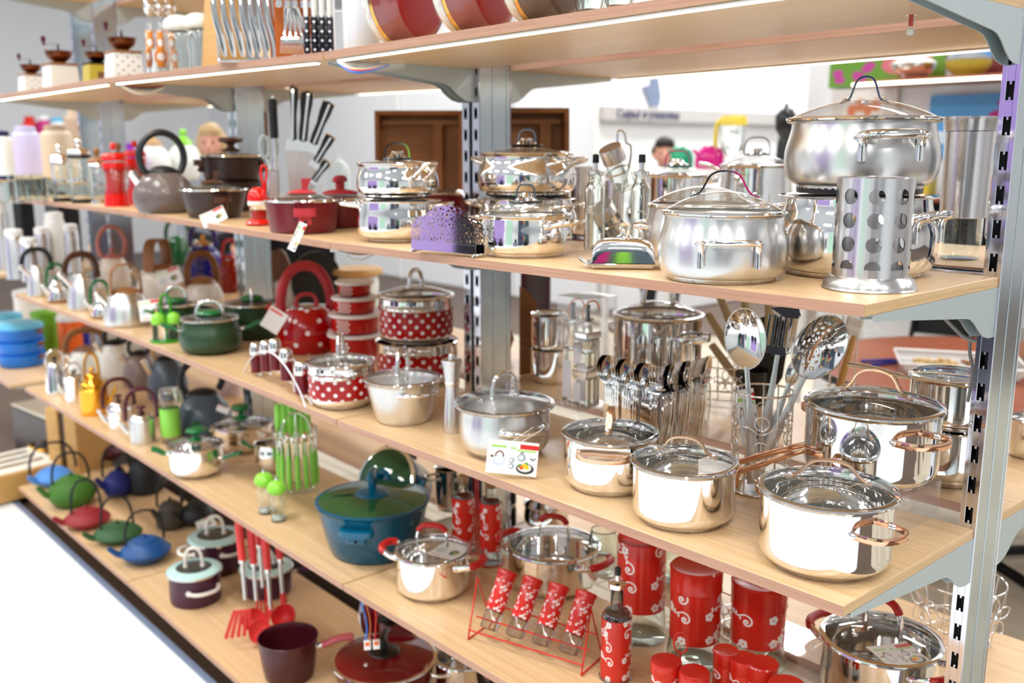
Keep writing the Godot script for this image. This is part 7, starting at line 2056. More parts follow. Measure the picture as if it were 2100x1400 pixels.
	kettle("iron_teapot","black cast iron teapot, squat, behind the grey brown one","teapot",Vector3(-2.8383,.1025,.0685),1.175,{pr=[.036,0,.05,.01,.066,.03,.064,.048,.048,.069,.034,.076],m="iron_black",lid=[.034,.0099,"iron_black",["ball",.0067,"iron_black",0]],spout=[-60,.037,.071,.024,.015,.0084,"iron_black",.0056],bail=["rod",12,.105,.119,.069,.0037,.0049,"iron_bail",-4,.78]},"cast iron teapots")
	kettle("iron_teapot","dark red cast iron teapot, at the back under the fourth shelf","teapot",Vector3(-3.8812,.1000,.0502),1.257,{pr=[.049,0,.068,.0118,.09,.032,.086,.052,.065,.075,.046,.082],m="iron_wine",lid=[.046,.0107,"iron_wine",["ball",.0082,"iron_wine",0]],spout=[-60,.04,.077,.033,.0181,.0102,"iron_wine",.0068],bail=["rod",12,.115,.043,.075,.0045,.0059,"iron_bail",-4,.78]},"cast iron teapots")
	pot("pot","small plum pot with a pale mint lid rim at the front of the lowest shelf","pot",Vector3(-2.2347,.1005,.3403),1.180,{rb=.076,rr=.083,h=.098,m="plum",base=.002,mb="plum",rd=.12,mi="dark_plastic",lid={rise=.0125,rw=.0234,mr="mint_rim",knob=["loop",.053,.059,.005,"pearl",-12]},hs=[["wire",22,.054,.097,.0219,.0062,0,"pearl"]]})
	pot("pot","larger plum pot with a pale mint lid rim behind the small one","pot",Vector3(-2.4081,.1024,.1863),1.157,{rb=.08,rr=.092,h=.11,m="plum",base=.002,mb="plum",rd=.12,mi="dark_plastic",lid={rise=.0134,rw=.027,mr="mint_rim",knob=["loop",.057,.06,.0054,"pearl",-12]},hs=[["wire",40,.077,.087,.0201,.006,0,"pearl"],["wire",-84,.077,.087,.037,.006,0,"pearl"]]})
	pot("saucepan","plum saucepan with a pale mint lid rim and a long purple handle","saucepan",Vector3(-2.1354,.0994,.1428),1.108,{rb=.071,rr=.083,h=.082,m="plum",base=.002,mb="plum",rd=.12,mi="dark_plastic",lid={rise=.0111,rw=.0223,mr="mint_rim",knob=["loop",.048,.048,.0048,"pearl",0]},hs=[["long",88,.059,.0223,.134,.0073,.0127,"plum_handle","pearl"]]})
	pot("saucepan","open wine granite saucepan with a pouring lip and a pink handle","saucepan",Vector3(-1.6359,.0938,.3387),1.089,{rb=.065,rr=.082,h=.117,m="granite_plum",sh="cone",base=.002,mb="granite_plum",lip=.001,hs=[["long",82,.082,.027,.097,.0094,.0241,"pink_matte","steel"]]})
	pot("pot","large wine red pot with a dark red glass lid and a black lid grip","pot",Vector3(-1.3863,.0911,.1934),.985,{rb=.108,rr=.138,h=.102,m="granite_wine",sh="cone",base=.002,mb="granite_wine",mi="granite_wine",lid={rise=.0182,m="red_lid_glass",vent=1,va=-40,knob=["lever",.062,.044,.0169,"dark_plastic",76]}})
	leaning_lid("wine red pan tipped up with its glass lid behind the wine red pot",Vector3(-1.559,.1,.1385))
	pot("pot","mirror steel pot at the bottom edge below the shelf board","pot",Vector3(-1.2525,.0896,.0356),.898,{rb=.062,rr=.077,h=.106,lid={rise=.0091},hs=[["wire",-60,.09,.073,.034,.0052,.0039,"steel"]]})
	grinder("coffee grinder with a copper bowl, far left, with a bean print box",Vector3(-3.5824,1.7229,.3000),1.290,.0842,"bean_print")
	grinder("coffee grinder with a copper bowl, with a white ribbed box, second from the far end",Vector3(-3.2352,1.7238,.3000),1.266,.1035,"white_enamel")
	grinder("coffee grinder with a copper bowl, with a yellow box",Vector3(-2.9092,1.7248,.2800),1.235,.0835,"mill_yellow")
	grinder("coffee grinder with a copper bowl, with a bean print box, nearest of the grinders",Vector3(-2.5633,1.7257,.3200),1.212,.0948,"bean_print")
	turned("glass_jar","cut glass jar with a white domed lid, left of the two on the upper shelf","jar",Vector3(-2.1828,1.7224,.3000),1.162,[["jar","glass",[0,.0028,.032,0,.035,.0084,.032,.042,.036,.07,.034,.106,.029,.118]],["lid","white_enamel",[.031,.118,.04,.123,.042,.134,.036,.148,.0195,.16,0,.162],{k=2}]],"cut glass jars on the upper shelf")
	turned("glass_jar","cut glass jar with a white domed lid, right of the two on the upper shelf","jar",Vector3(-2.0530,1.7209,.3000),1.144,[["jar","glass",[0,.0027,.031,0,.034,.0081,.031,.041,.035,.068,.032,.103,.028,.114]],["lid","white_enamel",[.03,.114,.039,.119,.04,.13,.035,.143,.0189,.154,0,.157],{k=2}]],"cut glass jars on the upper shelf")
	turned("white_canister","tall sparkling white canister on the upper shelf","canister",Vector3(-1.2009,1.7124,.3300),.991,[["body","sparkle_white",[0,0,.037,0,.038,.0021,.038,.154,0,.156]]])
	wrapped_pan("wrapped red frying pan set on its side, beside the white canister",Vector3(-1.0803,1.7134,.3),.0873,"pan_red")
	wrapped_pan("wrapped red frying pan set on its side, between the other red and the brown one",Vector3(-.8561,1.7153,.3),.0934,"pan_red")
	wrapped_pan("wrapped brown frying pan set on its side, right of the two red ones",Vector3(-.675,1.7168,.3),.0882,"pan_brown")
	turned("wrapped_bowl","clear wrapped glass bowl at the right of the upper shelf","bowl",Vector3(-.5684,1.7177,.3000),.766,[["bowl","glass",[0,.0016,.016,0,.024,.0242,.026,.048,.024,.048,.0144,.0048,0,.004]],["fill","maroon",[0,.0048,.0144,.0056,.0184,.0178,0,.0186]]])
	turned("wrapped_bowl","pink tinted wrapped glass bowl at the right of the upper shelf","bowl",Vector3(-.5041,1.7182,.3000),.737,[["bowl","glass",[0,.0016,.0155,0,.0233,.0235,.0249,.047,.0233,.047,.014,.0047,0,.0039]],["fill","pink_matte",[0,.0047,.014,.0055,.0179,.0172,0,.018]]])
	dotted_stand("navy polka dot cutlery hanging on a white wire stand on the upper shelf",Vector3(-1.4078,1.7138,.3000),1.029)
	fork_fan("row of steel cutlery with curved handles hanging on its rack on the upper shelf",Vector3(-1.6217,1.7161,.3300),1.083)
	rattan_forks("rattan handled forks hanging head down on the upper shelf",Vector3(-1.5226,1.7150,.3000),1.053)
	orange_cutlery("orange blob print cutlery in a clear holder on the upper shelf",Vector3(-2.2625,1.7233,.3200),1.178)
	knife_block("pale wooden knife block on the upper shelf",Vector3(-1.9564,1.7199,.2800),1.123)
	riser("clear acrylic stand under the gift box of bottles",Vector3(-.8682,.9173,-.0024),.0916,.0404,.1046)
	bottle_box(Vector3(-.8562,.9587,-.0044),.0896,.242,.0926)
	cutlery_caddy(Vector3(-.6062,.9197,.0538),.1456,.1543,.1524)
	utensil_basket(Vector3(-.3412,.9213,.0881),.581,.0506,.1790)
	big_tool("serving_ladle","polished steel ladle with a deep oval bowl at the left of the wire utensil basket",Vector3(-.3412,.9213,.0881),.581,Vector3(-.0092,.0154,.0200),Vector3(-.0352,.2710,.0100),.0355,.0531,.25)
	big_tool("slotted_turner","steel slotted turner between the ladle and the skimmer",Vector3(-.3412,.9213,.0881),.581,Vector3(-.0032,.0154,-.0100),Vector3(0.0245,.2839,-.0150),.0251,.0476,-.1)
	big_tool("skimmer","round perforated steel skimmer at the right of the wire utensil basket",Vector3(-.3412,.9213,.0881),.581,Vector3(-.0135,.0154,.0100),Vector3(0.0877,.2628,.0120),.0450,.0586,-.3)
	big_tool("serving_spoon","narrow steel serving spoon low in the wire utensil basket",Vector3(-.3412,.9213,.0881),.581,Vector3(-.0092,.0154,-.0100),Vector3(0.0487,.2078,-.0300),.0138,.0238,.6)
	tagcard("price_card","printed card with a red corner standing inside the wire utensil basket",Vector3(-.3726,1.0477,.0865),.0350,.0961,Basis(Vector3(0.6367,.1455,-.7573),Vector3(-.2426,.97,-.0176),Vector3(0.732,.1949,.6529)),"card_pots",0,[])
	assembly("spatula_set","beige speckled handled spatulas and black turners in a holder on the rear shelf","utensils",Vector3(-.7027,.9241,-.4113),.593,[["handle","speckled_beige","t",[-.0231,.073,0,-.066,.139,0,-.108,.205,0],[.007,.0105,.0093],8,3,0,1],["handle","speckled_beige","t",[-.0173,.097,0,-.05,.174,0,-.084,.251,0],[.007,.0105,.0093],8,3,0,1],["handle","speckled_beige","t",[.0002,.109,0,-.0144,.184,0,-.029,.259,0],[.007,.0105,.0093],8,3,0,1],["handle","speckled_beige","t",[.035,.121,0,.032,.192,0,.029,.263,0],[.007,.0105,.0093],8,3,0,1],["handle","speckled_beige","t",[.07,.121,0,.083,.192,0,.095,.263,0],[.007,.0105,.0093],8,3,0,1],["handle","speckled_beige","t",[-.0231,.037,0,-.06,.084,0,-.097,.131,0],[.007,.0105,.0093],8,3,0,1],["black_head","dark_plastic","p",[-.046,.073,.006,.199,.07,.193,.07,.061,.0234,.0074,-.041,.025],.007,-.0046,2],["holder","dark_plastic","l",[0,0,.035,0,.037,.0046,.038,.081,.036,.081],[.0002,-.0058,0],[0,1,0],0,0,32]])
	assembly("wire_rack","chrome wire rack with a white pastry brush on the rear shelf","rack",Vector3(-.5296,.9241,-.4663),.516,[["rail","steel","t",[-.0043,-.0089,0,.0001,.222,0],.0022,8,0,0,1],["rail","steel","t",[.0135,-.0089,0,.018,.222,0],.0022,8,0,0,1],["rail","steel","t",[.047,-.0089,0,.052,.222,0],.0022,8,0,0,1],["cross_rail","steel","t",[.0135,.134,0,.047,.139,0],.0018,8,0,0,1],["cross_rail","steel","t",[-.011,.06,0,.052,.067,0],.0018,8,0,0,1],["brush_handle","bamboo_pale","t",[.0035,-.0204,.0067,.0247,.088,.0067,.043,.183,.0067],[.0078,.0089,.0067],10,3,0,1],["brush_head","white_enamel","b",[.041,.201,.0067],[.038,.044,.0179],.0045,[0,0,-10]]])
	flower_basket("low chrome wire basket on the rear third shelf behind the ladles",Vector3(-.7630,.9241,-.3900),.620,.13,.085)
	napkin_holder(Vector3(-.9268,1.3181,.3998),Vector3(-.7597,1.3189,.378),.0980)
	butter_dish(Vector3(-.4766,1.3203,.3082),.728,.1205,.0519,.00080)
	turned("oil_bottle","clear faceted oil bottle with a navy stopper, left one of the cruet set","bottle",Vector3(-.7367,1.3182,.1025),.757,[["bottle","glass",[0,.003,.019,0,.0211,.006,.0203,.119,.0127,.132,.0118,.141,.0148,.144,.0148,.15],{"seg":8}],["pourer","steel",[.0116,.145,.0106,.152,.0052,.154,.005,.17,.0048,.17]],["stopper","navy_plastic",[.0062,.167,.0066,.169,.0062,.183,0,.185]]],"oil bottles of the cruet")
	turned("oil_bottle","clear faceted oil bottle with a navy stopper, right one of the cruet set","bottle",Vector3(-.6105,1.3192,.1120),.711,[["bottle","glass",[0,.003,.0179,0,.0199,.006,.0191,.122,.0119,.134,.0111,.143,.0139,.145,.0139,.152],{"seg":8}],["pourer","steel",[.0109,.146,.01,.153,.0052,.155,.005,.17,.0048,.17]],["stopper","navy_plastic",[.0062,.168,.0066,.169,.0062,.183,0,.184]]],"oil bottles of the cruet")
	assembly("cruet_stand","chrome wire cruet stand with a bent carrying hook","stand",Vector3(-.7971,1.3177,-.0255),.736,[["carrying_hook","steel","t",[.0083,-.0025,0,.0104,.101,0,.026,.163,0,.028,.199,0,.0186,.207,0,.0155,.223,0,.0083,.232,0,0,.228,0,0,.205,0],.0025,8,4,0,1],["bottle_ring","steel","t",[-.0196,.076,0,-.0209,.074,.008,-.0248,.071,.0152,-.031,.069,.0207,-.038,.068,.024,-.046,.068,.0247,-.054,.069,.0227,-.061,.07,.0182,-.066,.072,.0118,-.069,.075,.0041,-.069,.078,-.0041,-.066,.08,-.0118,-.061,.082,-.0182,-.054,.084,-.0227,-.046,.085,-.0247,-.038,.084,-.024,-.031,.083,-.0207,-.0248,.081,-.0152,-.0209,.079,-.008],.0014,6,0,1,1],["bottle_ring","steel","t",[.076,.066,0,.075,.063,.008,.071,.061,.0152,.065,.059,.0207,.058,.058,.024,.05,.058,.0247,.042,.058,.0227,.035,.06,.0182,.03,.062,.0118,.027,.065,.0041,.027,.067,-.0041,.03,.07,-.0118,.035,.072,-.0182,.042,.074,-.0227,.05,.074,-.0247,.058,.074,-.024,.065,.073,-.0207,.071,.071,-.0152,.075,.069,-.008],.0014,6,0,1,1],["base_wire","steel","t",[-.068,-.0159,.0103,-.0227,-.0232,.0124,.039,-.027,.0124,.076,-.0232,0],.0021,8,3,0,1],["foot","steel","o",[-.069,-.0159,.0083],.0041,[1,1,1]],["foot","steel","o",[.075,-.0242,.0083],.0041,[1,1,1]]])
	turned("spice_jar","clear ribbed spice jar with a brushed steel lid tilted in the cruet stand, upper one","spice jar",Vector3(-.7971,1.3177,-.0255),.736,[["jar","glass",[0,.002,.0198,0,.0223,.005,.0228,.0596,.0198,.0634],{"seg":12,"x":Transform3D(Basis(Vector3(0.8876,.4264,-.174),Vector3(-.3544,.8737,.3331),Vector3(0.2941,-.234,.9267)),Vector3(0.0186,.1136,-.012))}],["lid","brushed",[.0223,.0634,.0248,.0644,.0248,.0932,.0235,.0961,0,.0961],{"x":Transform3D(Basis(Vector3(0.8876,.4264,-.174),Vector3(-.3544,.8737,.3331),Vector3(0.2941,-.234,.9267)),Vector3(0.0186,.1136,-.012))}],["ring","steel",[.0248,.0403,.0262,.0413,.0262,.0432,.0248,.0442],{"x":Transform3D(Basis(Vector3(0.8876,.4264,-.174),Vector3(-.3544,.8737,.3331),Vector3(0.2941,-.234,.9267)),Vector3(0.0186,.1136,-.012))}]],"tilted spice jars of the cruet")
	turned("spice_jar","clear ribbed spice jar with a brushed steel lid tilted in the cruet stand, lower one","spice jar",Vector3(-.7971,1.3177,-.0255),.736,[["jar","glass",[0,.002,.0198,0,.0223,.005,.0228,.0471,.0198,.0501],{"seg":12,"x":Transform3D(Basis(Vector3(0.7724,.6035,-.1979),Vector3(-.4889,.7639,.4212),Vector3(0.4054,-.2286,.8851)),Vector3(0.0052,.0203,-.012))}],["lid","brushed",[.0223,.0501,.0248,.0509,.0248,.0737,.0235,.0760,0,.0760],{"x":Transform3D(Basis(Vector3(0.7724,.6035,-.1979),Vector3(-.4889,.7639,.4212),Vector3(0.4054,-.2286,.8851)),Vector3(0.0052,.0203,-.012))}],["ring","steel",[.0248,.0319,.0262,.0327,.0262,.0342,.0248,.0349],{"x":Transform3D(Basis(Vector3(0.7724,.6035,-.1979),Vector3(-.4889,.7639,.4212),Vector3(0.4054,-.2286,.8851)),Vector3(0.0052,.0203,-.012))}]],"tilted spice jars of the cruet")

func goods_3() -> void:
	assembly("knife_stand","clear stand of the fanned kitchen knives","knife stand",Vector3(-1.8222,1.3203,.1563),1.062,[["stand_plate","acrylic","p",[-.042,.0033,.046,.0033,.084,.106,.059,.204,-.0082,.209,-.035,.163],.0067,0,1],["foot","dark_plastic","b",[-.0001,.006,0],[.094,.0081,.054],.0027,[0,0,0]]])
	assembly("kitchen_knife","black handled kitchen knife with a steel stripe, tallest, standing straight up","knife",Vector3(-1.8222,1.3203,.1563),1.062,[["handle","soft_black","p",[.0132,.217,-.0106,.218,-.0094,.285,-.0119,.353,.0215,.352,.0151,.284],.0121,.004,2],["steel_stripe","steel","p",[.0035,.217,-.0009,.217,.0045,.353,.0104,.352],.0142,.004,0],["end_cap","steel","t",[-.0119,.353,.004,.0223,.352,.004],.0057,8,0,0,1],["bolster","steel","p",[.0176,.216,-.015,.218,-.0192,.188,.0194,.187],.0094,.004,0],["blade","satin_steel","p",[-.0191,.191,.018,.189,-.0109,.03],.0022,.004,0]],"fanned kitchen knives")
	assembly("kitchen_knife","black handled kitchen knife with a steel stripe, second from the straight one","knife",Vector3(-1.8222,1.3203,.1563),1.062,[["handle","soft_black","p",[.041,.213,.0179,.216,.025,.279,.029,.341,.062,.337,.049,.275],.0121,.0013,2],["steel_stripe","steel","p",[.032,.214,.027,.215,.045,.339,.051,.338],.0142,.0013,0],["end_cap","steel","t",[.029,.341,.0013,.063,.337,.0013],.0057,8,0,0,1],["bolster","steel","p",[.046,.212,.0135,.217,.0067,.19,.045,.184],.0094,.0013,0],["blade","satin_steel","p",[.007,.192,.044,.187,-.0068,.03],.0022,.0013,0]],"fanned kitchen knives")
	assembly("kitchen_knife","black handled kitchen knife with a steel stripe, third of the fan","knife",Vector3(-1.8222,1.3203,.1563),1.062,[["handle","soft_black","p",[.067,.202,.046,.211,.068,.264,.086,.319,.116,.306,.089,.255],.0121,-.0013,2],["steel_stripe","steel","p",[.059,.205,.055,.207,.101,.313,.106,.31],.0142,-.0013,0],["end_cap","steel","t",[.086,.319,-.0013,.116,.306,-.0013],.0057,8,0,0,1],["bolster","steel","p",[.071,.2,.042,.213,.03,.19,.063,.176],.0094,-.0013,0],["blade","satin_steel","p",[.031,.193,.063,.178,-.0028,.03],.0022,-.0013,0]],"fanned kitchen knives")
	assembly("kitchen_knife","black handled kitchen knife with a steel stripe, fourth, leaning far over","knife",Vector3(-1.8222,1.3203,.1563),1.062,[["handle","soft_black","p",[.07,.152,.054,.163,.074,.196,.091,.231,.114,.216,.091,.185],.0121,-.004,2],["steel_stripe","steel","p",[.064,.157,.06,.159,.102,.224,.106,.221],.0142,-.004,0],["end_cap","steel","t",[.091,.231,-.004,.115,.216,-.004],.0057,8,0,0,1],["bolster","steel","p",[.073,.15,.051,.165,.04,.152,.066,.135],.0094,-.004,0],["blade","satin_steel","p",[.04,.153,.066,.137,.0013,.03],.0022,-.004,0]],"fanned kitchen knives")
	assembly("kitchen_knife","black handled kitchen knife with a steel stripe, lowest and shortest of the fan","knife",Vector3(-1.8222,1.3203,.1563),1.062,[["handle","soft_black","p",[.061,.101,.047,.111,.065,.136,.081,.163,.1,.148,.079,.126],.0121,-.0067,2],["steel_stripe","steel","p",[.055,.105,.053,.107,.09,.156,.094,.153],.0142,-.0067,0],["end_cap","steel","t",[.081,.163,-.0067,.101,.148,-.0067],.0057,8,0,0,1],["bolster","steel","p",[.063,.099,.045,.113,.035,.104,.057,.087],.0094,-.0067,0],["blade","satin_steel","p",[.035,.105,.057,.088,.0053,.03],.0022,-.0067,0]],"fanned kitchen knives")
	assembly("sharpening_steel","black handled sharpening steel standing beside the scissors","sharpening steel",Vector3(-1.9281,1.3214,.1543),1.079,[["handle","soft_black","t",[.0014,.222,0,.0014,.325,0],.0125,12,0,0,1],["tip","steel","t",[.0014,.325,0,.0014,.336,0],.0028,8,0,0,1],["rod","steel","t",[0,.0076,0,.0014,.222,0],.0069,8,0,0,1]])
	assembly("scissors","kitchen scissors with dark oval finger rings","scissors",Vector3(-1.9348,1.3215,.1615),1.082,[["finger_ring","bracket_paint","t",[-.0042,.197,0,-.0047,.188,0,-.0064,.18,0,-.0089,.173,0,-.0121,.168,0,-.0158,.166,0,-.0195,.167,0,-.0229,.17,0,-.026,.176,0,-.028,.184,0,-.029,.192,0,-.029,.201,0,-.028,.21,0,-.026,.218,0,-.0229,.223,0,-.0195,.227,0,-.0158,.227,0,-.0121,.225,0,-.0089,.221,0,-.0064,.214,0,-.0047,.206,0],.0047,8,0,1,1],["blade","steel","s",[-.0167,.169,0,-.0083,.13,0,-.0083,.063,0],.0125,.0028,[1,0,0],4],["finger_ring","bracket_paint","t",[.0181,.197,0,.0175,.188,0,.0159,.18,0,.0133,.173,0,.0101,.168,0,.0065,.166,0,.0028,.167,0,-.0007,.17,0,-.0036,.176,0,-.0057,.184,0,-.0068,.192,0,-.0068,.201,0,-.0057,.21,0,-.0036,.218,0,-.0007,.223,0,.0028,.227,0,.0065,.227,0,.0101,.225,0,.0133,.221,0,.0159,.214,0,.0175,.206,0],.0047,8,0,1,1],["blade","steel","s",[.0055,.169,0,.0022,.13,0,-.0083,.063,0],.0125,.0028,[1,0,0],4],["holder","brushed","b",[.0028,.069,0],[.031,.128,.0222],.0028,[0,0,0]]])
	assembly("egg_timer_set","red and clear spice set with a striped dome and red loop handle","spice set",Vector3(-1.7249,1.3192,.3170),1.097,[["foot","red_lacquer","l",[0,0,.032,0,.034,.0038,.029,.0101,.0189,.0151],[-.0001,.0019,0],[0,1,0],0,0,32],["glass","glass","l",[.0189,.0101,.0214,.0151,.0227,.045,.0202,.048],[-.0001,.0019,0],[0,1,0],0,0,32],["drawer","red_lacquer","b",[.0025,.0247,0],[.025,.025,.0227],.0038,[0,0,0]],["collar","white_enamel","l",[.024,.048,.026,.05,.026,.058,.025,.061],[-.0001,.0019,0],[0,1,0],0,0,32],["dome","red_lacquer","l",[.025,.058,.026,.068,.0214,.083,.0114,.093,0,.096],[-.0001,.0019,0],[0,1,0],3,0,32],["loop_handle","red_lacquer","t",[.0189,.052,0,.0151,.103,0,.0113,.126,0,.0125,.145,0,.0201,.152,0,.026,.141,0,.0239,.121,0,.0201,.098,0,.0226,.052,0],.003,8,3,0,1]])
	bamboo_crate("bamboo tray standing on edge to the left of the middle posts",Vector3(-1.7509,1.3263,-.2200),.816,.2576,.2943)
	bamboo_crate("bamboo tray standing on edge to the right of the middle posts",Vector3(-1.2464,1.3263,-.2000),.923,.1881,.2858)
	assembly("cutting_board","plain brown wooden board standing behind the far paired posts","cutting board",Vector3(-2.7285,.9241,-.2000),1.197,[["board","brown_wood","p",[-.083,0,.083,0,.083,.211,-.083,.211],.0184,0,0]])
	assembly("cutting_board","rounded brown wooden board leaning beside the plain one","cutting board",Vector3(-2.6226,.9241,-.2200),.778,[["board","brown_wood","p",[.042,.115,.041,.137,.038,.158,.035,.178,.029,.196,.0231,.21,.0159,.221,.0081,.227,0,.229,-.0081,.227,-.0159,.221,-.0231,.21,-.029,.196,-.035,.178,-.038,.158,-.041,.137,-.042,.115,-.041,.092,-.038,.071,-.035,.051,-.029,.034,-.0231,.0193,-.0159,.0087,-.0081,.0022,0,0,.0081,.0022,.0159,.0087,.0231,.0193,.029,.034,.035,.051,.038,.071,.041,.092],.0181,0,0]])
	assembly("cutting_board","shaped wooden board behind the middle posts on the third shelf","cutting board",Vector3(-1.5526,.9241,-.2500),.885,[["board","bamboo","p",[-.107,0,.107,0,.107,.101,.073,.158,.085,.18,.043,.207,0,.225,-.043,.207,-.085,.18,-.073,.158,-.107,.101],.0171,0,2]])
	assembly("cutting_board","second shaped wooden board to the right of the middle posts","cutting board",Vector3(-1.2899,.9241,-.2000),1.034,[["board","bamboo","p",[-.06,0,.06,0,.06,.105,.041,.163,.048,.186,.0241,.214,0,.233,-.0241,.214,-.048,.186,-.041,.163,-.06,.105],.0157,0,2]])
	assembly("cutting_board","brown wooden board behind the far posts on the second shelf","cutting board",Vector3(-2.7645,1.3243,-.2000),1.301,[["board","brown_wood","p",[-.064,0,.064,0,.064,.322,-.064,.322],.0181,0,0]])
	assembly("cutting_board","black round pan standing on its rim behind the red kettle","cutting board",Vector3(-2.5041,.9241,-.3000),1.243,[["board","soft_black","p",[.091,.113,.09,.135,.084,.156,.076,.176,.065,.193,.051,.207,.035,.217,.0178,.224,0,.226,-.0178,.224,-.035,.217,-.051,.207,-.065,.193,-.076,.176,-.084,.156,-.09,.135,-.091,.113,-.09,.091,-.084,.07,-.076,.05,-.065,.033,-.051,.019,-.035,.0086,-.0178,.0022,0,0,.0178,.0022,.035,.0086,.051,.019,.065,.033,.076,.05,.084,.07,.09,.091],.029,0,0]])
	assembly("cutting_board","large dark navy board at the back under the second shelf","cutting board",Vector3(-2.8474,.9241,-.4200),1.261,[["board","navy_cloth","p",[-.147,0,.147,0,.147,.241,-.147,.241],.0157,0,0]])
	assembly("cutting_board","red brown folder standing on the rear third shelf right of the posts","cutting board",Vector3(-1.4000,.9241,-.3600),.518,[["board","maroon","p",[-.043,0,.043,0,.043,.254,-.043,.254],.0112,0,0]])
	turned("spice_jar","dark red spice jar with a domed chrome cap, farthest on the arched wire stand","spice jar",Vector3(-1.7418,.9292,.3367),1.107,[["spice","pepper",[0,0,.0143,.001,.0143,.049,0,.05]],["cap","steel",[.0143,.049,.0150,.05,.0150,.066,.0129,.076,.0071,.081,0,.082],{"k":2}]],"jars on the arched wire stand")
	turned("spice_jar","dark red spice jar with a domed chrome cap, second on the arched wire stand","spice jar",Vector3(-1.6680,.9466,.3452),1.097,[["spice","pepper",[0,0,.0148,.001,.0148,.049,0,.05]],["cap","steel",[.0148,.049,.0155,.05,.0155,.066,.0133,.076,.0074,.081,0,.082],{"k":2}]],"jars on the arched wire stand")
	turned("spice_jar","dark red spice jar with a domed chrome cap, third, highest on the arched wire stand","spice jar",Vector3(-1.6024,.9620,.3528),1.088,[["spice","pepper",[0,0,.0153,.001,.0153,.049,0,.05]],["cap","steel",[.0153,.049,.0160,.05,.0160,.066,.0137,.076,.0076,.081,0,.082],{"k":2}]],"jars on the arched wire stand")
	turned("spice_jar","dark red spice jar with a domed chrome cap, fourth on the arched wire stand","spice jar",Vector3(-1.5327,.9495,.3609),1.077,[["spice","pepper",[0,0,.0157,.001,.0157,.049,0,.05]],["cap","steel",[.0157,.049,.0165,.05,.0165,.066,.0142,.076,.0079,.081,0,.082],{"k":2}]],"jars on the arched wire stand")
	turned("spice_jar","dark red spice jar with a domed chrome cap, nearest on the arched wire stand","spice jar",Vector3(-1.4425,.9327,.3713),1.063,[["spice","pepper",[0,0,.0161,.001,.0161,.049,0,.05]],["cap","steel",[.0161,.049,.0169,.05,.0169,.066,.0144,.076,.0080,.081,0,.082],{"k":2}]],"jars on the arched wire stand")
	arch_stand("white wire spice stand arching over five small jars",Vector3(-1.7951,.9176,.3305),Vector3(-1.385,.9143,.378))
	tagcard("price_card","white card with a red stripe hanging from the red dotted kettle",Vector3(-1.9179,1.0291,.1852),.0577,.0659,Basis(Vector3(0.6433,-.5134,-.568),Vector3(0.2245,.8357,-.5012),Vector3(0.732,.1949,.6529)),"card_blank",.01,[])
	assembly("salt_set","green glass salt and pepper set with a ring handle","salt set",Vector3(-2.3408,.9258,.3339),1.191,[["tray","green_glow","l",[0,0,.047,0,.05,.0061,.046,.0122,0,.0122],[-.0002,-.0055,0],[0,1,0],0,0,32],["shaker","glass","l",[0,.0122,.0183,.0122,.0198,.0183,.0183,.052,.0152,.058],[-.0215,-.0055,0],[0,1,0],0,0,32],["cap","lime","l",[.0152,.058,.0198,.061,.0213,.07,.0183,.085,.0076,.094,0,.096],[-.0215,-.0055,0],[0,1,0],2,0,32],["shaker","glass","l",[0,.0122,.0183,.0122,.0198,.0183,.0183,.052,.0152,.058],[.0241,-.0055,0],[0,1,0],0,0,32],["cap","lime","l",[.0152,.058,.0198,.061,.0213,.07,.0183,.085,.0076,.094,0,.096],[.0241,-.0055,0],[0,1,0],2,0,32],["stem","green_glow","t",[-.0002,.0038,0,.0013,.075,0],.0046,8,0,0,1],["ring_handle","green_glow","t",[.018,.112,0,.0174,.122,0,.0154,.131,0,.0123,.139,0,.0084,.144,0,.004,.146,0,-.0006,.145,0,-.0048,.142,0,-.0083,.135,0,-.0109,.127,0,-.0122,.117,0,-.0122,.107,0,-.0109,.097,0,-.0083,.089,0,-.0048,.083,0,-.0006,.079,0,.004,.078,0,.0084,.08,0,.0123,.085,0,.0154,.093,0,.0174,.102,0],.0046,8,0,1,1]])
	tilted_rack(Vector3(-.8473,.5179,.3443),Vector3(-.5902,.5212,.2742),Vector3(-.2629,0,-.9647),.9250,.1240,.020)
	green_rack(Vector3(-1.8862,.5220,.1494),1.070,.2462)
	assembly("hanging_stand","thin steel utensil stand with hooks under the fourth shelf","stand",Vector3(-1.8542,.1000,.2913),1.111,[["post","steel","t",[.0142,-.0043,-.0144,.0142,.397,-.0144],.0034,8,0,0,1],["base","steel","t",[-.04,-.0075,-.0057,.06,-.0075,-.0057],.0034,8,0,0,1],["base","steel","t",[.0114,.0022,-.032,.0114,-.0172,.0201],.0034,8,0,0,1],["hook_ring","steel","t",[.077,.381,-.0144,.075,.379,-.0036,.07,.376,.0064,.06,.374,.0151,.048,.373,.022,.034,.372,.027,.0182,.371,.029,.0024,.371,.028,-.0127,.372,.0246,-.026,.374,.0188,-.037,.375,.011,-.045,.377,.0015,-.049,.38,-.009,-.049,.382,-.0198,-.045,.385,-.03,-.037,.387,-.04,-.026,.389,-.048,-.0127,.39,-.053,.0024,.391,-.057,.0182,.391,-.057,.034,.39,-.055,.048,.389,-.051,.06,.388,-.044,.07,.386,-.035,.075,.383,-.025],.0029,8,0,1,1]])
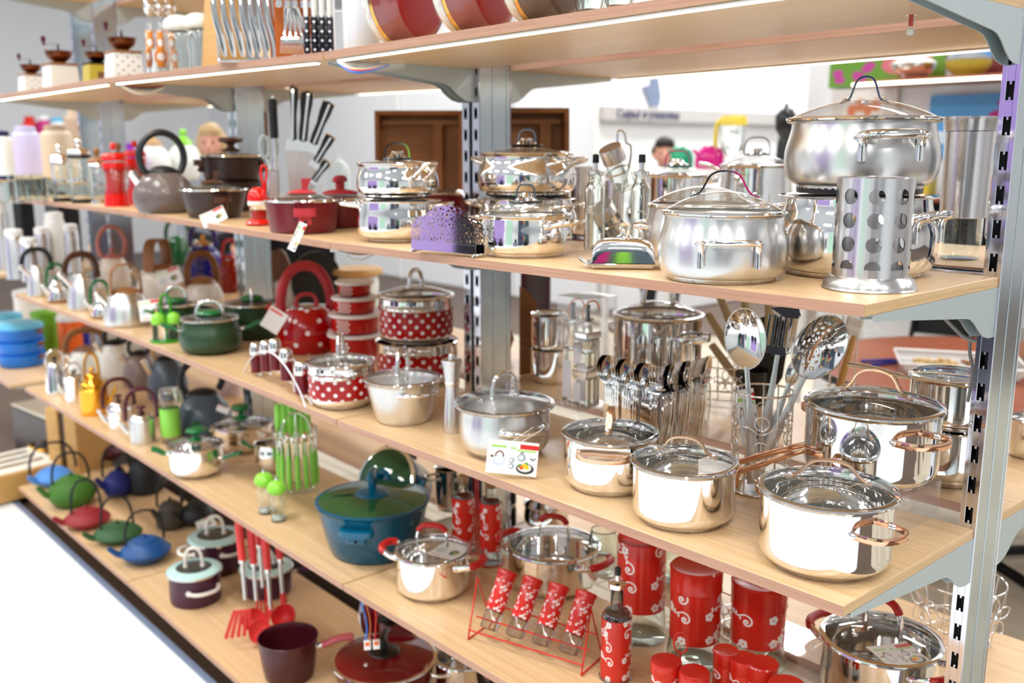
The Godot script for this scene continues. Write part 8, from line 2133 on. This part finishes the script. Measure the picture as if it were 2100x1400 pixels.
	assembly("kitchen_utensil","coral red silicone slotted turner, leftmost of the hanging set","utensil",Vector3(-1.8542,.1000,.2913),1.111,[["grip","coral_silicone","t",[-.062,.384,.0172,-.061,.358,.0172,-.058,.261,.0172],[.0101,.0122,.0108],12,2,0,1],["ferrule","steel","t",[-.058,.261,.0172,-.058,.252,.0172],.0101,10,0,0,1],["shaft","satin_steel","t",[-.058,.253,.0172,-.055,.138,.0172],.006,10,0,0,1],["head_bar","coral_silicone","p",[-.121,.0249,-.111,.0216,-.082,.106,-.092,.106],.0043,.0172,0],["head_bar","coral_silicone","p",[-.104,.0249,-.094,.0216,-.072,.106,-.082,.106],.0043,.0172,0],["head_bar","coral_silicone","p",[-.086,.0249,-.076,.0216,-.062,.106,-.072,.106],.0043,.0172,0],["head_bar","coral_silicone","p",[-.069,.0249,-.059,.0216,-.052,.106,-.062,.106],.0043,.0172,0],["head_bar","coral_silicone","p",[-.052,.0249,-.042,.0216,-.042,.106,-.052,.106],.0043,.0172,0],["head_edge","coral_silicone","p",[-.127,.031,-.121,-.001,-.058,-.0043,-.043,.028],.0043,.0172,2],["head_neck","coral_silicone","p",[-.095,.099,-.035,.096,-.046,.145,-.066,.145],.005,.0172,1]],"hanging coral red utensils")
	assembly("kitchen_utensil","coral red silicone spoon behind the front spoon in the hanging set","utensil",Vector3(-1.8542,.1000,.2913),1.111,[["grip","coral_silicone","t",[-.032,.365,.0057,-.03,.339,.0057,-.027,.242,.0057],[.0101,.0122,.0108],12,2,0,1],["ferrule","steel","t",[-.027,.242,.0057,-.027,.232,.0057],.0101,10,0,0,1],["shaft","satin_steel","t",[-.027,.234,.0057,-.0246,.125,.0057],.006,10,0,0,1],["bowl","coral_silicone","l",[0,-.0172,.0172,-.0129,.03,-.0029,.034,.0057,.033,.0057,.029,0,.0158,-.0101,0,-.0129],[-.035,.067,.0086],[-.1,.35,.95],2,0,36],["bowl_tip","coral_silicone","p",[-.055,.051,-.0174,.044,-.043,-.0043],.0057,.0072,2],["neck","coral_silicone","p",[-.035,.135,-.016,.135,-.0116,.086,-.052,.093],.0072,.0057,1]],"hanging coral red utensils")
	assembly("kitchen_utensil","coral red silicone spoon at the front of the hanging set","utensil",Vector3(-1.8542,.1000,.2913),1.111,[["grip","coral_silicone","t",[.007,.336,.034,.0085,.31,.034,.0114,.232,.034],[.0101,.0122,.0108],12,2,0,1],["ferrule","steel","t",[.0114,.232,.034,.0114,.222,.034],.0101,10,0,0,1],["shaft","satin_steel","t",[.0114,.224,.034,.0142,.107,.034],.006,10,0,0,1],["bowl","coral_silicone","l",[0,-.0172,.0172,-.0129,.03,-.0029,.034,.0057,.033,.0057,.029,0,.0158,-.0101,0,-.0129],[-.0174,.041,.037],[-.1,.35,.95],2,0,36],["bowl_tip","coral_silicone","p",[-.038,.0249,-.0001,.0184,-.026,-.03],.0057,.036,2],["neck","coral_silicone","p",[.0042,.117,.0229,.117,.0056,.06,-.035,.067],.0072,.034,1]],"hanging coral red utensils")
	assembly("kitchen_utensil","coral red silicone ladle, rightmost of the hanging set","utensil",Vector3(-1.8542,.1000,.2913),1.111,[["grip","coral_silicone","t",[.043,.362,.0144,.044,.336,.0144,.047,.252,.0144],[.0101,.0122,.0108],12,2,0,1],["ferrule","steel","t",[.047,.252,.0144,.047,.242,.0144],.0101,10,0,0,1],["shaft","satin_steel","t",[.047,.243,.0144,.05,.137,.0144],.006,10,0,0,1],["bowl","coral_silicone","l",[0,-.034,.0187,-.029,.032,-.0115,.036,.0086,.034,.0086,.03,-.0101,.0172,-.026,0,-.03],[.05,.073,.026],[-.25,.75,.55],2,0,32],["neck","coral_silicone","t",[.05,.143,.0144,.052,.114,.0144],[.0072,.0115],10,0,0,1]],"hanging coral red utensils")
	assembly("kitchen_utensil","coral red silicone pasta fork at the back of the hanging set","utensil",Vector3(-1.8542,.1000,.2913),1.111,[["grip","coral_silicone","t",[-.0116,.394,-.043,-.0102,.368,-.043,-.0073,.277,-.043],[.0101,.0122,.0108],12,2,0,1],["ferrule","steel","t",[-.0073,.277,-.043,-.0073,.268,-.043],.0101,10,0,0,1],["shaft","satin_steel","t",[-.0073,.269,-.043,-.0045,.141,-.043],.006,10,0,0,1],["tine","coral_silicone","t",[-.0246,.099,-.043,-.026,.035,-.043],.0034,8,0,0,1],["tine","coral_silicone","t",[-.0131,.099,-.043,-.0131,.035,-.043],.0034,8,0,0,1],["tine","coral_silicone","t",[-.0016,.099,-.043,-.0001,.035,-.043],.0034,8,0,0,1],["tine","coral_silicone","t",[.0099,.099,-.043,.0128,.035,-.043],.0034,8,0,0,1],["head","coral_silicone","p",[-.029,.093,.0171,.093,.0042,.145,-.0145,.145],.0057,-.043,1]],"hanging coral red utensils")
	tagcard("price_card","white price card picturing pots and a kettle, hanging over the shelf edge",Vector3(-.6788,.9582,.3725),.0933,.0615,Basis(Vector3(0.6769,-.0985,-.7295),Vector3(-.0779,.9759,-.204),Vector3(0.732,.1949,.6529)),"card_pots",.012,[[-.671,1.009,.327,-.05],[-.651,1.009,.322,.13]])
	tagcard("price_card","price card lying in the red handled pot under the shelf corner",Vector3(-.1493,.6115,-.0958),.0850,.0783,Basis(Vector3(0.4672,0,-.8842),Vector3(-.8842,0,-.4672),Vector3(0,1,0)),"card_pots",.004)
	tagcard("price_card","price card lying in the small red handled pot",Vector3(-1.0809,.5987,.2045),.0769,.0890,Basis(Vector3(0.9518,0,-.3068),Vector3(-.3068,0,-.9518),Vector3(0,1,0)),"card_green",.004)
	tagcard("price_card","blank white card with a red top lying inside the copper handled saucepan",Vector3(-.3407,.9961,.2269),.0465,.1149,Basis(Vector3(0.7971,0,-.6039),Vector3(-.6039,0,-.7971),Vector3(0,1,0)),"card_blank",.004)
	tagcard("price_card","white price card with a red stripe by the kettle with the arched wooden handle",Vector3(-2.5641,.9907,.2924),.0747,.0695,Basis(Vector3(0.6412,.1269,-.7568),Vector3(-.2303,.9726,-.0321),Vector3(0.732,.1949,.6529)),"card_green",.004,[])
	tagcard("price_card","white price card with a pan picture leaning before the round white kettle",Vector3(-2.9815,1.0355,.0529),.0979,.0634,Basis(Vector3(0.566,.3595,-.7419),Vector3(-.3793,.9126,.1528),Vector3(0.732,.1949,.6529)),"card_green",.004,[])
	tagcard("price_card","price card hanging over the edge from the low brown granite pot",Vector3(-1.8582,1.3361,.3766),.0678,.0368,Basis(Vector3(0.548,.4009,-.7341),Vector3(-.4048,.8951,.1867),Vector3(0.732,.1949,.6529)),"card_green",.02,[])
	tagcard("price_card","narrow price card hanging over the edge from the front burgundy pot",Vector3(-1.2986,1.3248,.4455),.0180,.0659,Basis(Vector3(0.6665,-.4037,-.6267),Vector3(0.1414,.8939,-.4254),Vector3(0.732,.1949,.6529)),"card_pots",.015,[])
	tagcard("price_card","price card on the blue grey granite kettle",Vector3(-2.4282,.648,.124),.0423,.0217,Basis(Vector3(0.6743,-.3444,-.6532),Vector3(0.0975,.9184,-.3835),Vector3(0.732,.1949,.6529)),"card_blank",.002,[])
	tagcard("price_card","price card standing behind the larger plum pot",Vector3(-2.705,.1471,.091),.0707,.0387,Basis(Vector3(0.5585,.3772,-.7388),Vector3(-.3903,.9054,.1673),Vector3(0.732,.1949,.6529)),"card_green",.002,[])
	flower_basket("chrome wire basket with wire flowers behind the end post on the rear fourth shelf",Vector3(-.1751,.5254,-.4002),.381,.17,.13)
	flower_basket("chrome wire basket with wire flowers behind the short red canister",Vector3(-.4765,.5254,-.0994),.586,.15,.11)
	riser("clear acrylic display riser beside the short red canister",Vector3(-.3401,.5254,-.0326),.12,.07,.11)
	assembly("paper_sheet","cream paper sheet lying on the fourth shelf behind the red canisters","paper",Vector3(-.4336,.5254,-.0889),.000,[["sheet","paper","b",[.0001,-.0233,0],[.418,.0013,.09],0,[0,0,0]]])
	assembly("paper_sheet","cream paper sheet lying on the fourth shelf behind the teal pot","paper",Vector3(-1.3367,.5254,-.0044),.000,[["sheet","paper","b",[0,-.0191,0],[.195,.0017,.143],0,[0,0,0]]])
	assembly("cable_bundle","white and orange cables looping under the second shelf joint","cable",Vector3(-1.2700,1.2969,.3850),1.029,[["white_cable","cable_white","t",[.0086,-.0022,0,.032,-.0086,0,.045,-.0237,0,.071,-.026,0,.103,-.0108,0,.118,-.0043,0],.0021,8,5,0,1],["orange_cable","cable_orange","t",[.0215,-.0043,0,.054,-.0129,0,.086,-.0129,0,.116,-.0065,0],.0017,8,5,0,1],["plug","white_plastic","b",[.0107,-.0032,0],[.0172,.0075,.0086],.0011,[0,0,0]]])
	assembly("cable_bundle","blue and red wires with white connectors hanging from the fourth shelf joint","cable",Vector3(-1.2200,.4980,.3850),1.017,[["wire","cable_blue","t",[.0113,-.0025,0,.0249,-.05,0,.029,-.088,0,.0249,-.121,0],.0017,7,4,0,1],["wire","cable_orange","t",[.0204,-.0025,0,.034,-.05,0,.037,-.088,0,.033,-.121,0],.0017,7,4,0,1],["wire","red_paint","t",[.036,-.0025,0,.05,-.05,0,.049,-.088,0,.047,-.121,0],.0017,7,4,0,1],["connector","white_plastic","b",[.029,-.131,0],[.0159,.0226,.0091],.0011,[0,0,0]],["connector_tab","orange_plastic","b",[.029,-.126,.0057],[.0102,.0088,.0023],.0006,[0,0,0]],["connector","white_plastic","b",[.05,-.131,0],[.0159,.0226,.0091],.0011,[0,0,0]],["connector_tab","orange_plastic","b",[.05,-.126,.0057],[.0102,.0088,.0023],.0006,[0,0,0]]])
	assembly("cable_bundle","bunch of coloured cables wrapped in clear tape under the upper shelf joint","cable",Vector3(-1.2000,1.6920,.3600),1.002,[["wire","cable_blue","t",[-.0244,-.0041,0,0,-.0204,0,.035,-.0204,0,.079,-.0061,0],.0026,8,5,0,1],["wire","cable_white","t",[-.0203,-.0041,0,0,-.0143,0,.035,-.0143,0,.079,-.0061,0],.0026,8,5,0,1],["wire","red_paint","t",[-.0224,-.0041,0,0,-.0173,0,.035,-.0173,0,.079,-.0061,0],.0026,8,5,0,1],["wire","cable_grey","t",[-.0183,-.0041,0,0,-.0092,0,.035,-.0092,0,.079,-.0061,0],.0026,8,5,0,1],["clear_tape","acrylic","t",[.0203,-.0122,0,.061,-.0102,0,.112,-.0061,0],[.0102,.0132,.0071],12,4,0,1],["wire","cable_grey","t",[-.037,-.002,0,.0203,-.0061,0,.061,-.002,0],.0031,8,4,0,1]])
	assembly("cable_bundle","dark cables bunched under the far joint of the upper shelf","cable",Vector3(-2.4700,1.7059,.3600),1.213,[["wire","dark_plastic","t",[-.0059,-.003,0,.03,-.0089,0,.074,-.0089,0,.119,-.0045,0],.0039,8,5,0,1],["wire","cable_white","t",[-.0059,-.003,0,.03,-.0238,0,.074,-.0238,0,.119,-.0045,0],.0039,8,5,0,1],["wire","cable_orange","t",[-.0059,-.003,0,.03,-.0059,0,.074,-.0059,0,.119,-.0045,0],.0039,8,5,0,1]])
	assembly("cable_bundle","clear plug and loop of cable under the front corner of the second shelf","cable",Vector3(-.0120,1.3073,.3000),.462,[["clear_loop","acrylic","t",[-.053,-.0196,.038,-.034,-.0248,.038,-.0191,-.0196,.038,-.0153,-.0106,.038],.0032,10,4,0,1]])
	assembly("cable","grey cable sagging from the bracket to the end post","cable",Vector3(-.0500,1.2343,.0000),.401,[["cable_run","cable_grey","t",[-.028,.0215,0,-.0092,.0031,0,.0059,-.0091,0,.026,-.0137,0],.003,8,5,0,1],["cable_run","cable_grey","t",[.015,.0192,-.0227,.0135,-.031,-.0227,.021,-.065,-.0227,.018,-.115,-.0227],.0027,8,5,0,1]])
	assembly("light_connector","small clear connector with red wires hanging under the upper shelf near the end","connector",Vector3(-.1200,1.7024,.1000),.467,[["clear_shell","acrylic","b",[0,-.0127,0],[.0126,.0241,.0098],.0014,[0,0,0]],["red_core","red_box","b",[0,-.0085,0],[.0063,.0156,.0056],.0007,[0,0,0]],["white_end","white_plastic","b",[0,-.0241,0],[.0105,.0099,.0084],.0021,[0,0,0]]])
	cross_beam("dark steel cross beam between the posts in the nearest bay, second level",-1.21,-.03,1.3123)
	far_run(Vector3(-3.9833,.4904,.394),Vector3(-3.5379,.981,.394),Vector3(-3.5321,1.3887,.394))
	assembly("lunch_box","stack of three bright blue lunch boxes with a pale blue lid","lunch box",Vector3(-4.3947,.4904,.2285),1.321,[["tier","blue_plastic","l",[0,0,.092,0,.101,.0094,.104,.052,.107,.054,.107,.061,0,.061],[-.0008,0,0],[0,1,0],0,0,32],["clip","brown_wood","b",[.089,.048,.071],[.028,.0192,.0189],.0024,[0,0,0]],["tier","blue_plastic","l",[0,.061,.092,.061,.101,.071,.104,.113,.107,.115,.107,.123,0,.123],[-.0008,0,0],[0,1,0],0,0,32],["clip","brown_wood","b",[.089,.111,.071],[.028,.0192,.0189],.0024,[0,0,0]],["tier","blue_plastic","l",[0,.123,.092,.123,.101,.132,.104,.174,.107,.177,.107,.184,0,.184],[-.0008,0,0],[0,1,0],0,0,32],["clip","brown_wood","b",[.089,.173,.071],[.028,.0192,.0189],.0024,[0,0,0]],["lid","sky_plastic","l",[.106,.184,.108,.189,.104,.203,.071,.214,0,.219],[-.0008,0,0],[0,1,0],0,0,32]])

func goods_4() -> void:
	turned("canister","lime green canister with a hinged lid on the shelf beyond the far end","canister",Vector3(-4.6592,.4904,.0349),1.298,[["body","green_tin",[0,0,.063,0,.065,.0102,.063,.184]],["lid","green_tin",[.065,.182,.068,.19,.065,.208,.038,.215,0,.218]]])
	turned("canister","orange canister with a white lid on the shelf beyond the far end","canister",Vector3(-4.4975,.4904,-.0390),1.277,[["body","orange_plastic",[0,0,.062,0,.065,.0101,.062,.177]],["lid","white_plastic",[.065,.174,.067,.182,.065,.2,.037,.207,0,.21]]])
	turned("canister","white canister with a pale blue lid on the shelf beyond the far end","canister",Vector3(-4.8312,.4904,.1752),1.331,[["body","white_plastic",[0,0,.076,0,.079,.0103,.076,.165]],["lid","sky_plastic",[.079,.162,.081,.17,.079,.188,.046,.196,0,.198]]])
	turned("canister","tall white canister on the shelf beyond the far end","canister",Vector3(-5.2043,.4904,-.0492),1.309,[["body","white_plastic",[0,0,.082,0,.085,.0111,.082,.223]],["lid","white_plastic",[.085,.22,.088,.229,.085,.248,.049,.256,0,.259]]])
	turned("canister","blue and orange carton on the shelf beyond the far end","canister",Vector3(-4.4686,.4904,-.0916),1.266,[["body","pen_blue",[0,0,.0249,0,.027,.0101,.0249,.147]],["lid","orange_plastic",[.027,.145,.03,.152,.027,.17,.0149,.177,0,.18]]])
	turned("vacuum_flask","tallest steel vacuum flask with a white shoulder on the shelf beyond the far end","flask",Vector3(-3.7983,.9810,.3666),1.318,[["body","brushed",[0,0,.041,0,.041,.165,.037,.177]],["cap","white_plastic",[.035,.175,.036,.179,.035,.202,.0245,.206,0,.208]]])
	turned("vacuum_flask","steel vacuum flask second from the front on the shelf beyond the far end","flask",Vector3(-3.6746,.9810,.3444),1.306,[["body","brushed",[0,0,.038,0,.038,.142,.034,.153]],["cap","white_plastic",[.033,.151,.034,.155,.033,.174,.0229,.178,0,.18]]])
	turned("vacuum_flask","steel vacuum flask in the second row on the shelf beyond the far end","flask",Vector3(-3.9366,.9810,.2183),1.294,[["body","brushed",[0,0,.032,0,.032,.159,.029,.171]],["cap","white_plastic",[.028,.169,.028,.173,.028,.194,.0193,.198,0,.201]]])
	turned("vacuum_flask","broad white vacuum flask on the shelf beyond the far end","flask",Vector3(-3.9803,.9810,.1478),1.283,[["body","white_plastic",[0,0,.044,0,.044,.207,.039,.223]],["cap","white_plastic",[.038,.22,.038,.225,.038,.254,.026,.259,0,.261]]])
	turned("vacuum_flask","steel vacuum flask with a round white cap on the shelf beyond the far end","flask",Vector3(-3.8872,.9810,.1107),1.269,[["body","brushed",[0,0,.032,0,.032,.167,.029,.179]],["cap","white_plastic",[.028,.177,.029,.182,.028,.205,.0194,.209,0,.211]]])
	turned("vacuum_flask","slim steel flask at the picture edge on the shelf beyond the far end","flask",Vector3(-4.1285,.9810,.3300),1.327,[["body","brushed",[0,0,.033,0,.033,.245,.029,.264]],["cap","white_plastic",[.028,.261,.029,.267,.028,.3,.0196,.307,0,.309]]])
	assembly("carton","black carton at the picture edge","box",Vector3(-4.1900,.9810,.2977),.100,[["carton_body","navy_cloth","b",[-.0002,.145,-.088],[.097,.289,.058],.0044,[0,0,0]]])
	assembly("carton","black bag behind the flasks","box",Vector3(-4.3048,.9810,.1009),.100,[["carton_body","dark_plastic","b",[-.0006,.175,-.093],[.162,.35,.097],.0046,[0,0,0]]])
	assembly("carton","narrow black carton behind the flasks","box",Vector3(-4.2468,.9810,-.0451),.100,[["carton_body","navy_cloth","b",[-.0001,.153,-.094],[.061,.306,.037],.0047,[0,0,0]]])
	turned("storage_bottle","white bottle with a navy cap and foot at the far end above the coffee presses","canister",Vector3(-3.8631,1.3887,.3530),1.318,[["foot","navy_cap",[0,0,.035,0,.035,.0163]],["body","white_enamel",[.035,.0163,.035,.155,.032,.167,.0242,.175]],["cap","navy_cap",[.0249,.175,.026,.179,.0242,.195,0,.199]]])
	turned("storage_bottle","pale lilac rounded flask at the far end above the coffee presses","canister",Vector3(-4.4719,1.3887,.0951),1.300,[["foot","lilac_tin",[0,0,.063,0,.063,.0187]],["body","lilac_tin",[.063,.0187,.063,.183,.059,.197,.044,.206]],["cap","lilac_tin",[.046,.206,.047,.211,.044,.229,0,.234]]])
	turned("storage_bottle","cream canister with a beige lid at the far end above the coffee presses","canister",Vector3(-4.2046,1.3887,.0392),1.275,[["foot","beige_tin",[0,0,.068,0,.068,.0181]],["body","beige_tin",[.068,.0181,.068,.183,.064,.198,.047,.207]],["cap","tin_shade",[.049,.207,.05,.212,.047,.23,0,.235]]])
	turned("storage_bottle","tall beige striped canister at the far end above the coffee presses","canister",Vector3(-5.1550,1.3887,-.3836),1.254,[["foot","tin_shade",[0,0,.083,0,.083,.022]],["body","tin_shade",[.083,.022,.083,.279,.078,.3,.058,.315]],["cap","beige_tin",[.059,.315,.061,.322,.058,.351,0,.358]]])
	turned("storage_bottle","red tin at the back at the far end above the coffee presses","canister",Vector3(-10.6830,1.3887,-1.6833),1.295,[["foot","red_lacquer",[0,0,.073,0,.073,.042]],["body","red_lacquer",[.073,.042,.073,.366,.069,.395,.051,.413]],["cap","red_lacquer",[.053,.413,.054,.423,.051,.46,0,.47]]])
	turned("storage_bottle","magenta bottle at the back at the far end above the coffee presses","canister",Vector3(-10.5837,1.3887,-1.8017),1.283,[["foot","magenta_plastic",[0,0,.078,0,.078,.042]],["body","magenta_plastic",[.078,.042,.078,.375,.074,.403,.055,.423]],["cap","white_plastic",[.056,.423,.058,.432,.055,.471,0,.48]]])
	turned("storage_bottle","violet bottle at the back at the far end above the coffee presses","canister",Vector3(-5.0332,1.3243,-.6069),1.212,[["foot","violet_plastic",[0,0,.05,0,.05,.0223]],["body","violet_plastic",[.05,.0223,.05,.174,.047,.187,.035,.196]],["cap","violet_plastic",[.036,.196,.037,.201,.035,.218,0,.223]]])
	turned("storage_bottle","white flask at the back at the far end above the coffee presses","canister",Vector3(-10.4937,1.3887,-1.9031),1.273,[["foot","white_plastic",[0,0,.078,0,.078,.042]],["body","white_plastic",[.078,.042,.078,.358,.074,.386,.055,.404]],["cap","sky_plastic",[.056,.404,.058,.414,.055,.45,0,.459]]])
	box_display(Vector3(-3.7342,.1,.4432))
	booths(1.903,1.776)
	toy_stand(1.813,1.809)
	round_table(Vector3(-1.3434,.75,-1.9328),Vector3(-1.1375,.75,-1.7005))
	person("dark haired man in a dark shirt sitting far behind the oil bottles",Vector3(-4.2733,0,-4.4),.75,"dark_hair","shirt_dark","trousers",false,.909)
	person("blond woman far behind the brown granite pots",Vector3(-5.9153,0,-1.5),.9,"blond","shirt_grey","trousers",true,.955)
	kettle("electric_kettle","mint green plastic kettle on a table behind the steel pots","kettle",Vector3(-2.6727,1.4108,-2.6000),.671,{pr=[.053,0,.059,.0102,.057,.068,.041,.101],m="mint_plastic",lid=[.02,.0154,"mint_plastic"],spout=[-80,.068,.096,.0154,.0128,.0077,"mint_plastic",0],bail=["ring",90,.079,.101,.0113,.0102,.0154,"mint_plastic",-20]})
	kettle("electric_kettle","magenta plastic kettle on a table behind the steel pots","kettle",Vector3(-2.4845,1.4135,-2.6000),.643,{pr=[.074,0,.082,.01,.079,.069,.058,.103],m="magenta_plastic",lid=[.028,.015,"magenta_plastic"],spout=[-80,.069,.097,.015,.0125,.0075,"magenta_plastic",0],bail=["ring",90,.08,.103,.0115,.01,.015,"magenta_plastic",-20]})
	assembly("blender","blender with a clear jug, yellow lid and yellow handle behind the steel pots","blender",Vector3(-2.3947,1.4142,-2.6500),.623,[["jug","glass","l",[.05,.069,.057,.079,.064,.198,.062,.213],[0,0,0],[0,1,0],0,0,32],["base","white_plastic","l",[0,0,.062,0,.059,.05,.05,.069,0,.069],[0,0,0],[0,1,0],0,0,32],["lid","yellow_plastic","l",[.062,.213,.069,.218,.069,.243,.059,.262,0,.265],[0,0,0],[0,1,0],0,0,32],["handle","yellow_plastic","t",[-.05,.243,0,-.079,.223,0,-.084,.114,0,-.059,.074,0],.0111,10,4,0,1]])
	assembly("blender","black blender behind the largest lidded pot","blender",Vector3(-2.0936,1.4186,-2.6500),.573,[["base","dark_plastic","l",[0,0,.04,0,.035,.118,.028,.147,0,.147],[0,0,0],[0,1,0],0,0,32],["head","dark_plastic","l",[.0236,.147,.047,.189,.05,.246,.033,.279,.0095,.288,.0071,.307,0,.307],[0,0,0],[0,1,0],0,0,32]])
	side_table(Vector3(-2.3585,1.4105,-2.6))
